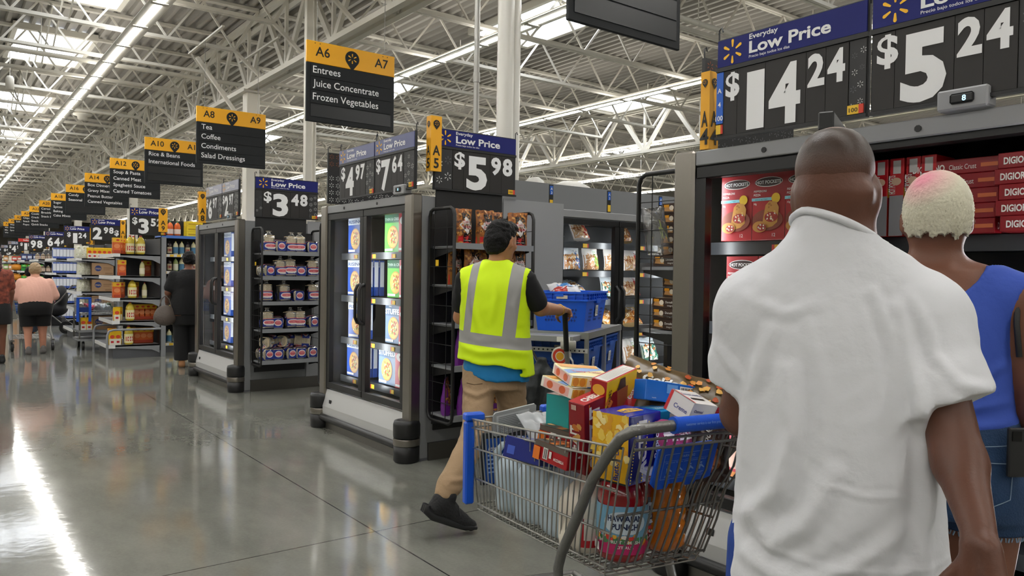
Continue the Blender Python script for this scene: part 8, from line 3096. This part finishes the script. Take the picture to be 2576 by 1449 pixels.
# ---- the tea and condiment aisle glimpsed between the freezer and the oil shelf
def aisle_run():
    t = thing('shelf_unit', 'long black shelving run of bottles glimpsed beyond the woman in black', 'shelf unit', (3.02, 13.6, 0))
    b = MB()
    b.bx(0, 3.0, 0.40, 0.44, 0.0, 2.2, BLACKP)
    b.build('back_panel', t)
    zs = (0.15, 0.50, 0.78, 1.06, 1.34, 1.62, 1.93)
    for k, z in enumerate(zs):
        b = MB()
        b.bx(0, 3.0, 0.0, 0.40, z - 0.025, z, SHELFG if k < 6 else ink('#4a78c8'))
        b.bx(0, 3.0, -0.012, 0.0, z - 0.04, z + 0.006, ink('#4a78c8') if k == 6 else TAGW)
        if k < 6:
            x = 0.03
            while x < 2.9:
                b.bx(x, x + 0.06, -0.015, -0.012, z - 0.036, z, TAGY)
                x += 0.11
        b.build('shelf', t)
    b = MB()
    b.bx(0, 3.0, 0.0, 0.4, 0.0, 0.12, GREYD)
    b.build('base', t)
    dark = lambda: bottle('sauce_bottle', ink('#2a1a16', 0.15), ink('#3a2a22'), 0.22, 0.035, [('r', 0, 0, 1, 1, ink('#b8a888'), 8), ('r', 0.2, 0.3, 0.8, 0.7, ink('#8a2a2a'), 4)])
    pale = lambda: bottle('pale_bottle', ink('#d9d2a8', 0.15), ink('#c8b44a'), 0.22, 0.04, [('r', 0, 0, 1, 1, ink('#4a7a9a'), 8)])
    grn = lambda: bottle('green_bottle', ink('#9aa86a', 0.15), ink('#3a7a3a'), 0.22, 0.04, [('r', 0, 0, 1, 1, ink('#dfe2c8'), 8)])
    nms = {'dark': 'dark sauce bottle', 'pale': 'pale dressing bottle', 'green': 'green bottle'}
    sh = {0.15: 'bottom', 0.50: 'second lowest', 1.34: 'fourth', 1.62: 'fifth'}
    for z, kinds in ((1.62, ('dark', 'dark', 'pale', 'pale', 'dark', 'pale')), (1.34, ('dark', 'dark', 'green', 'pale', 'green', 'dark')), (0.50, ('green', 'green', 'pale', 'green')), (0.15, ('pale', 'pale', 'green', 'pale'))):
        ct = {}
        for i, k in enumerate(kinds):
            ct[k] = ct.get(k, 0) + 1
            put('run' + k, {'dark': dark, 'pale': pale, 'green': grn}[k], (3.08 + 0.095 * i, 13.68, z + 0.002), 0, '%s, %s of its kind, %s shelf beyond the woman in black' % (nms[k], ORD[ct[k] - 1], sh[z]), 'bottle', 'bottles in the aisle beyond the woman in black')
    for i in range(3):
        put('run_orange', lambda: bottle('juice_bottle', ink('#d9662c', 0.2), ink('#3a8a3a'), 0.24, 0.05, [('r', 0, 0.1, 1, 0.8, ink('#efd9c8'), 8)]), (3.07 + 0.115 * i, 13.70, 1.932), 0, 'orange juice bottle, blue-edged top shelf, %s from left' % ORD[i], 'bottle', 'orange bottles on the blue-edged top shelf')
    yb = lambda: carton('yellow_box', 0.26, 0.2, 0.085, ink('#f0d024', 0.4), {'F': [('r', 0.1, 0.3, 0.9, 0.6, ink('#c9a010'))]})
    for i in range(3):
        put('yb', yb, (3.58, 13.80, 1.932 + 0.087 * i), 0, 'yellow box, blue-edged top shelf, %s from the bottom' % ORD[i], 'food box', 'yellow boxes on the blue-edged top shelf')
    for i in range(3):
        put('run_og', lambda: carton('orange_box', 0.17, 0.2, 0.17, ink('#e8932a', 0.4), {'F': [('e', 0.5, 0.5, 0.35, 0.35, ink('#f0d024'))]}, 0.01), (3.82 + 0.19 * i, 13.80, 1.932), 0.2, 'orange pack, blue-edged top shelf, %s past the yellow boxes' % ORD[i], 'food pack', 'orange packs on the blue-edged top shelf')


aisle_run()


# ---- the shoppers' carts, a stroller and a loaded stock trolley
def far_carts():
    src = bpy.data.objects['shopping_cart']
    dup(src, (1.06, 14.76, 0), 0.0, label='empty wire cart pushed by the woman in the peach top', scale=(1.32, 1.0, 1.0))
    dup(src, (0.22, 16.2, 0), 0.1, label='wire cart at the left edge beyond the red-haired woman', scale=(1.1, 1.0, 1.0))
    bx = carton('orange_carton', 0.22, 0.2, 0.19, ink('#b85a2c', 0.4), {'F': [('r', 0, 0.85, 1, 1, WHT), ('e', 0.5, 0.4, 0.35, 0.2, ink('#6a2c18'))]})
    bx.location = (1.08, 16.25, 0.87)
    tag(bx, 'orange carton on a cart beyond the left shoulder of the peach top', 'carton')
    st = thing('stand', 'blue tub under the orange carton beyond the peach top', 'tub', (1.08, 16.32, 0))
    b = MB()
    b.bx(-0.25, 0.25, -0.3, 0.28, 0.55, 0.865, CARTBLUE, 0.02)
    b.build('tub', st)
    b = MB()
    for x in (-0.22, 0.22):
        for y in (-0.26, 0.24):
            b.tube([(x, y, 0), (x, y, 0.55)], 0.015, TUBE, 6)
    b.build('tub_legs', st)
    st.name = 'blue_tub'

    t = thing('stroller', 'black stroller with a pink blanket parked in the aisle', 'stroller', (2.05, 18.7, 0), 1.2)
    bk = mat('stroller_cloth', '#1c1d21', 0.7)
    F = Field((-0.28, -0.35, 0.25), (0.28, 0.40, 1.05), 0.014)
    F.ell((0, 0.0, 0.50), (0.21, 0.28, 0.16), 0.03)
    F.ell((0, -0.16, 0.76), (0.20, 0.12, 0.24), 0.05)
    F.ell((0, 0.08, 0.66), (0.15, 0.22, 0.16), 0.03, sub=True)
    F.mesh('seat', bk, t, 1)
    b = MB()
    for e in (-1, 1):
        b.tube([(e * 0.25, -0.42, 1.0), (e * 0.25, -0.2, 0.7), (e * 0.25, 0.1, 0.42), (e * 0.2, 0.42, 0.13)], 0.014, TUBE, 6)
        b.tube([(e * 0.25, 0.05, 0.47), (e * 0.26, -0.32, 0.14)], 0.014, TUBE, 6)
    b.tube([(-0.25, -0.42, 1.0), (0.25, -0.42, 1.0)], 0.016, RUBBER, 6)
    b.build('frame', t)
    for x, y, r in ((-0.26, -0.32, 0.13), (0.26, -0.32, 0.13), (-0.2, 0.42, 0.11), (0.2, 0.42, 0.11)):
        b = MB()
        b.tube([(x - 0.022, y, r), (x + 0.022, y, r)], r, RUBBER, 18)
        c = b.build('wheel', t)
        b = MB()
        b.tube([(x - 0.026, y, r), (x + 0.026, y, r)], r * 0.5, TUBE, 12)
        b.build('hub', c)
    F = Field((-0.2, -0.12, 0.5), (0.2, 0.3, 0.85), 0.014)
    F.ell((0, 0.06, 0.66), (0.13, 0.16, 0.07), 0.02)
    o = F.mesh('pink_blanket', mat('pink_blanket', '#d99aa8', 0.85), None, 1, folds([], 0.006, 4))
    o.location, o.rotation_euler = (2.05, 18.7, 0.0), (0, 0, 1.2)
    tag(o, 'pink blanket lying in the black stroller', 'blanket')
    b = MB()
    b.bx(-0.16, 0.16, -0.2, 0.2, 0.16, 0.34, bk, 0.02)
    b.build('basket', t)

    t = thing('stock_trolley', 'wire stock trolley with blue corner posts standing before the brown cartons', 'trolley', (1.98, 14.55, 0))
    b = MB()
    for x, y in ((0, 0), (0.56, 0), (0, 0.62), (0.56, 0.62)):
        b.tube([(x, y, 0.17), (x, y, 0.62)], 0.014, TUBE, 6)
    b.bx(-0.02, 0.58, -0.02, 0.64, 0.30, 0.335, SHELFG)
    b.bx(-0.02, 0.58, -0.02, 0.64, 0.155, 0.185, SHELFG)
    b.build('frame', t)
    b = MB()
    for z in (0.62, 0.70, 0.78, 0.86):
        b.tube([(0, 0, z), (0.56, 0, z), (0.56, 0.62, z), (0, 0.62, z)], 0.004, CHROME, 4, closed=True)
    for i in range(14):
        x = 0.56 * i / 13
        b.tube([(x, 0, 0.60), (x, 0, 0.86)], 0.003, CHROME, 4)
        b.tube([(x, 0.62, 0.60), (x, 0.62, 0.86)], 0.003, CHROME, 4)
    for i in range(14):
        y = 0.62 * i / 13
        b.tube([(0, y, 0.60), (0, y, 0.86)], 0.003, CHROME, 4)
        b.tube([(0.56, y, 0.60), (0.56, y, 0.86)], 0.003, CHROME, 4)
    b.bx(0, 0.56, 0, 0.62, 0.585, 0.60, SHELFG)
    b.build('wire_basket', t)
    for x, y in ((-0.03, -0.02), (0.15, -0.02)):
        b = MB()
        b.bx(x - 0.02, x + 0.02, y - 0.015, y + 0.015, 0.48, 0.88, CARTBLUE, 0.004)
        b.build('corner_post', t)
    b = MB()
    b.bx(-0.05, 0.17, -0.035, -0.005, 0.86, 0.885, CARTBLUE, 0.004)
    b.bx(-0.01, 0.13, -0.03, -0.02, 0.64, 0.72, ink('#14357a'))
    b.build('front_bar', t)
    for x, y in ((0.06, 0.06), (0.5, 0.06), (0.06, 0.56), (0.5, 0.56)):
        b = MB()
        b.tube([(x - 0.018, y, 0.07), (x + 0.018, y, 0.07)], 0.07, RUBBER, 16)
        b.tube([(x, y, 0.07), (x, y, 0.16)], 0.012, TUBE, 6)
        b.build('wheel', t)
    put('kraft', pan_carton, (2.36, 14.75, 0.337), 0, 'brown carton with a blue oval on the stock trolley', 'carton', 'brown cartons with a blue oval')
    for i in range(2):
        put('a9yellow', yellow_pack, (2.04 + 0.09 * i, 14.62, 0.337), 0, 'yellow pack on the stock trolley, %s from the left' % ORD[i], 'food pack', 'yellow packs on the stock trolley')
    for i, (x, y, c) in enumerate(((2.30, 14.80, '#c8c9cc'), (2.42, 14.70, '#b8c4cc'), (2.22, 14.72, '#c0465a'), (2.12, 14.9, '#d9d4cc'), (2.46, 14.95, '#5f7a5a'))):
        p = pouch('shopping_bag', 0.22, 0.22, 0.11, ink(c, 0.3), [('r', 0.2, 0.3, 0.8, 0.6, ink('#efecea', 0.3), 4)], 80 + i, crumple=0.025)
        p.scale = (0.8, 0.8, 0.8)
        p.location, p.rotation_euler = (x, y, 0.69), (-1.1, 0.1, 0.7 * i)
        tag(p, ['silver bag on top of the stock trolley load', 'pale blue bag at the near right of the trolley load', 'red bag at the near left of the trolley load', 'white bag at the back of the trolley load', 'green bag at the back right of the trolley load'][i], 'bag')


far_carts()
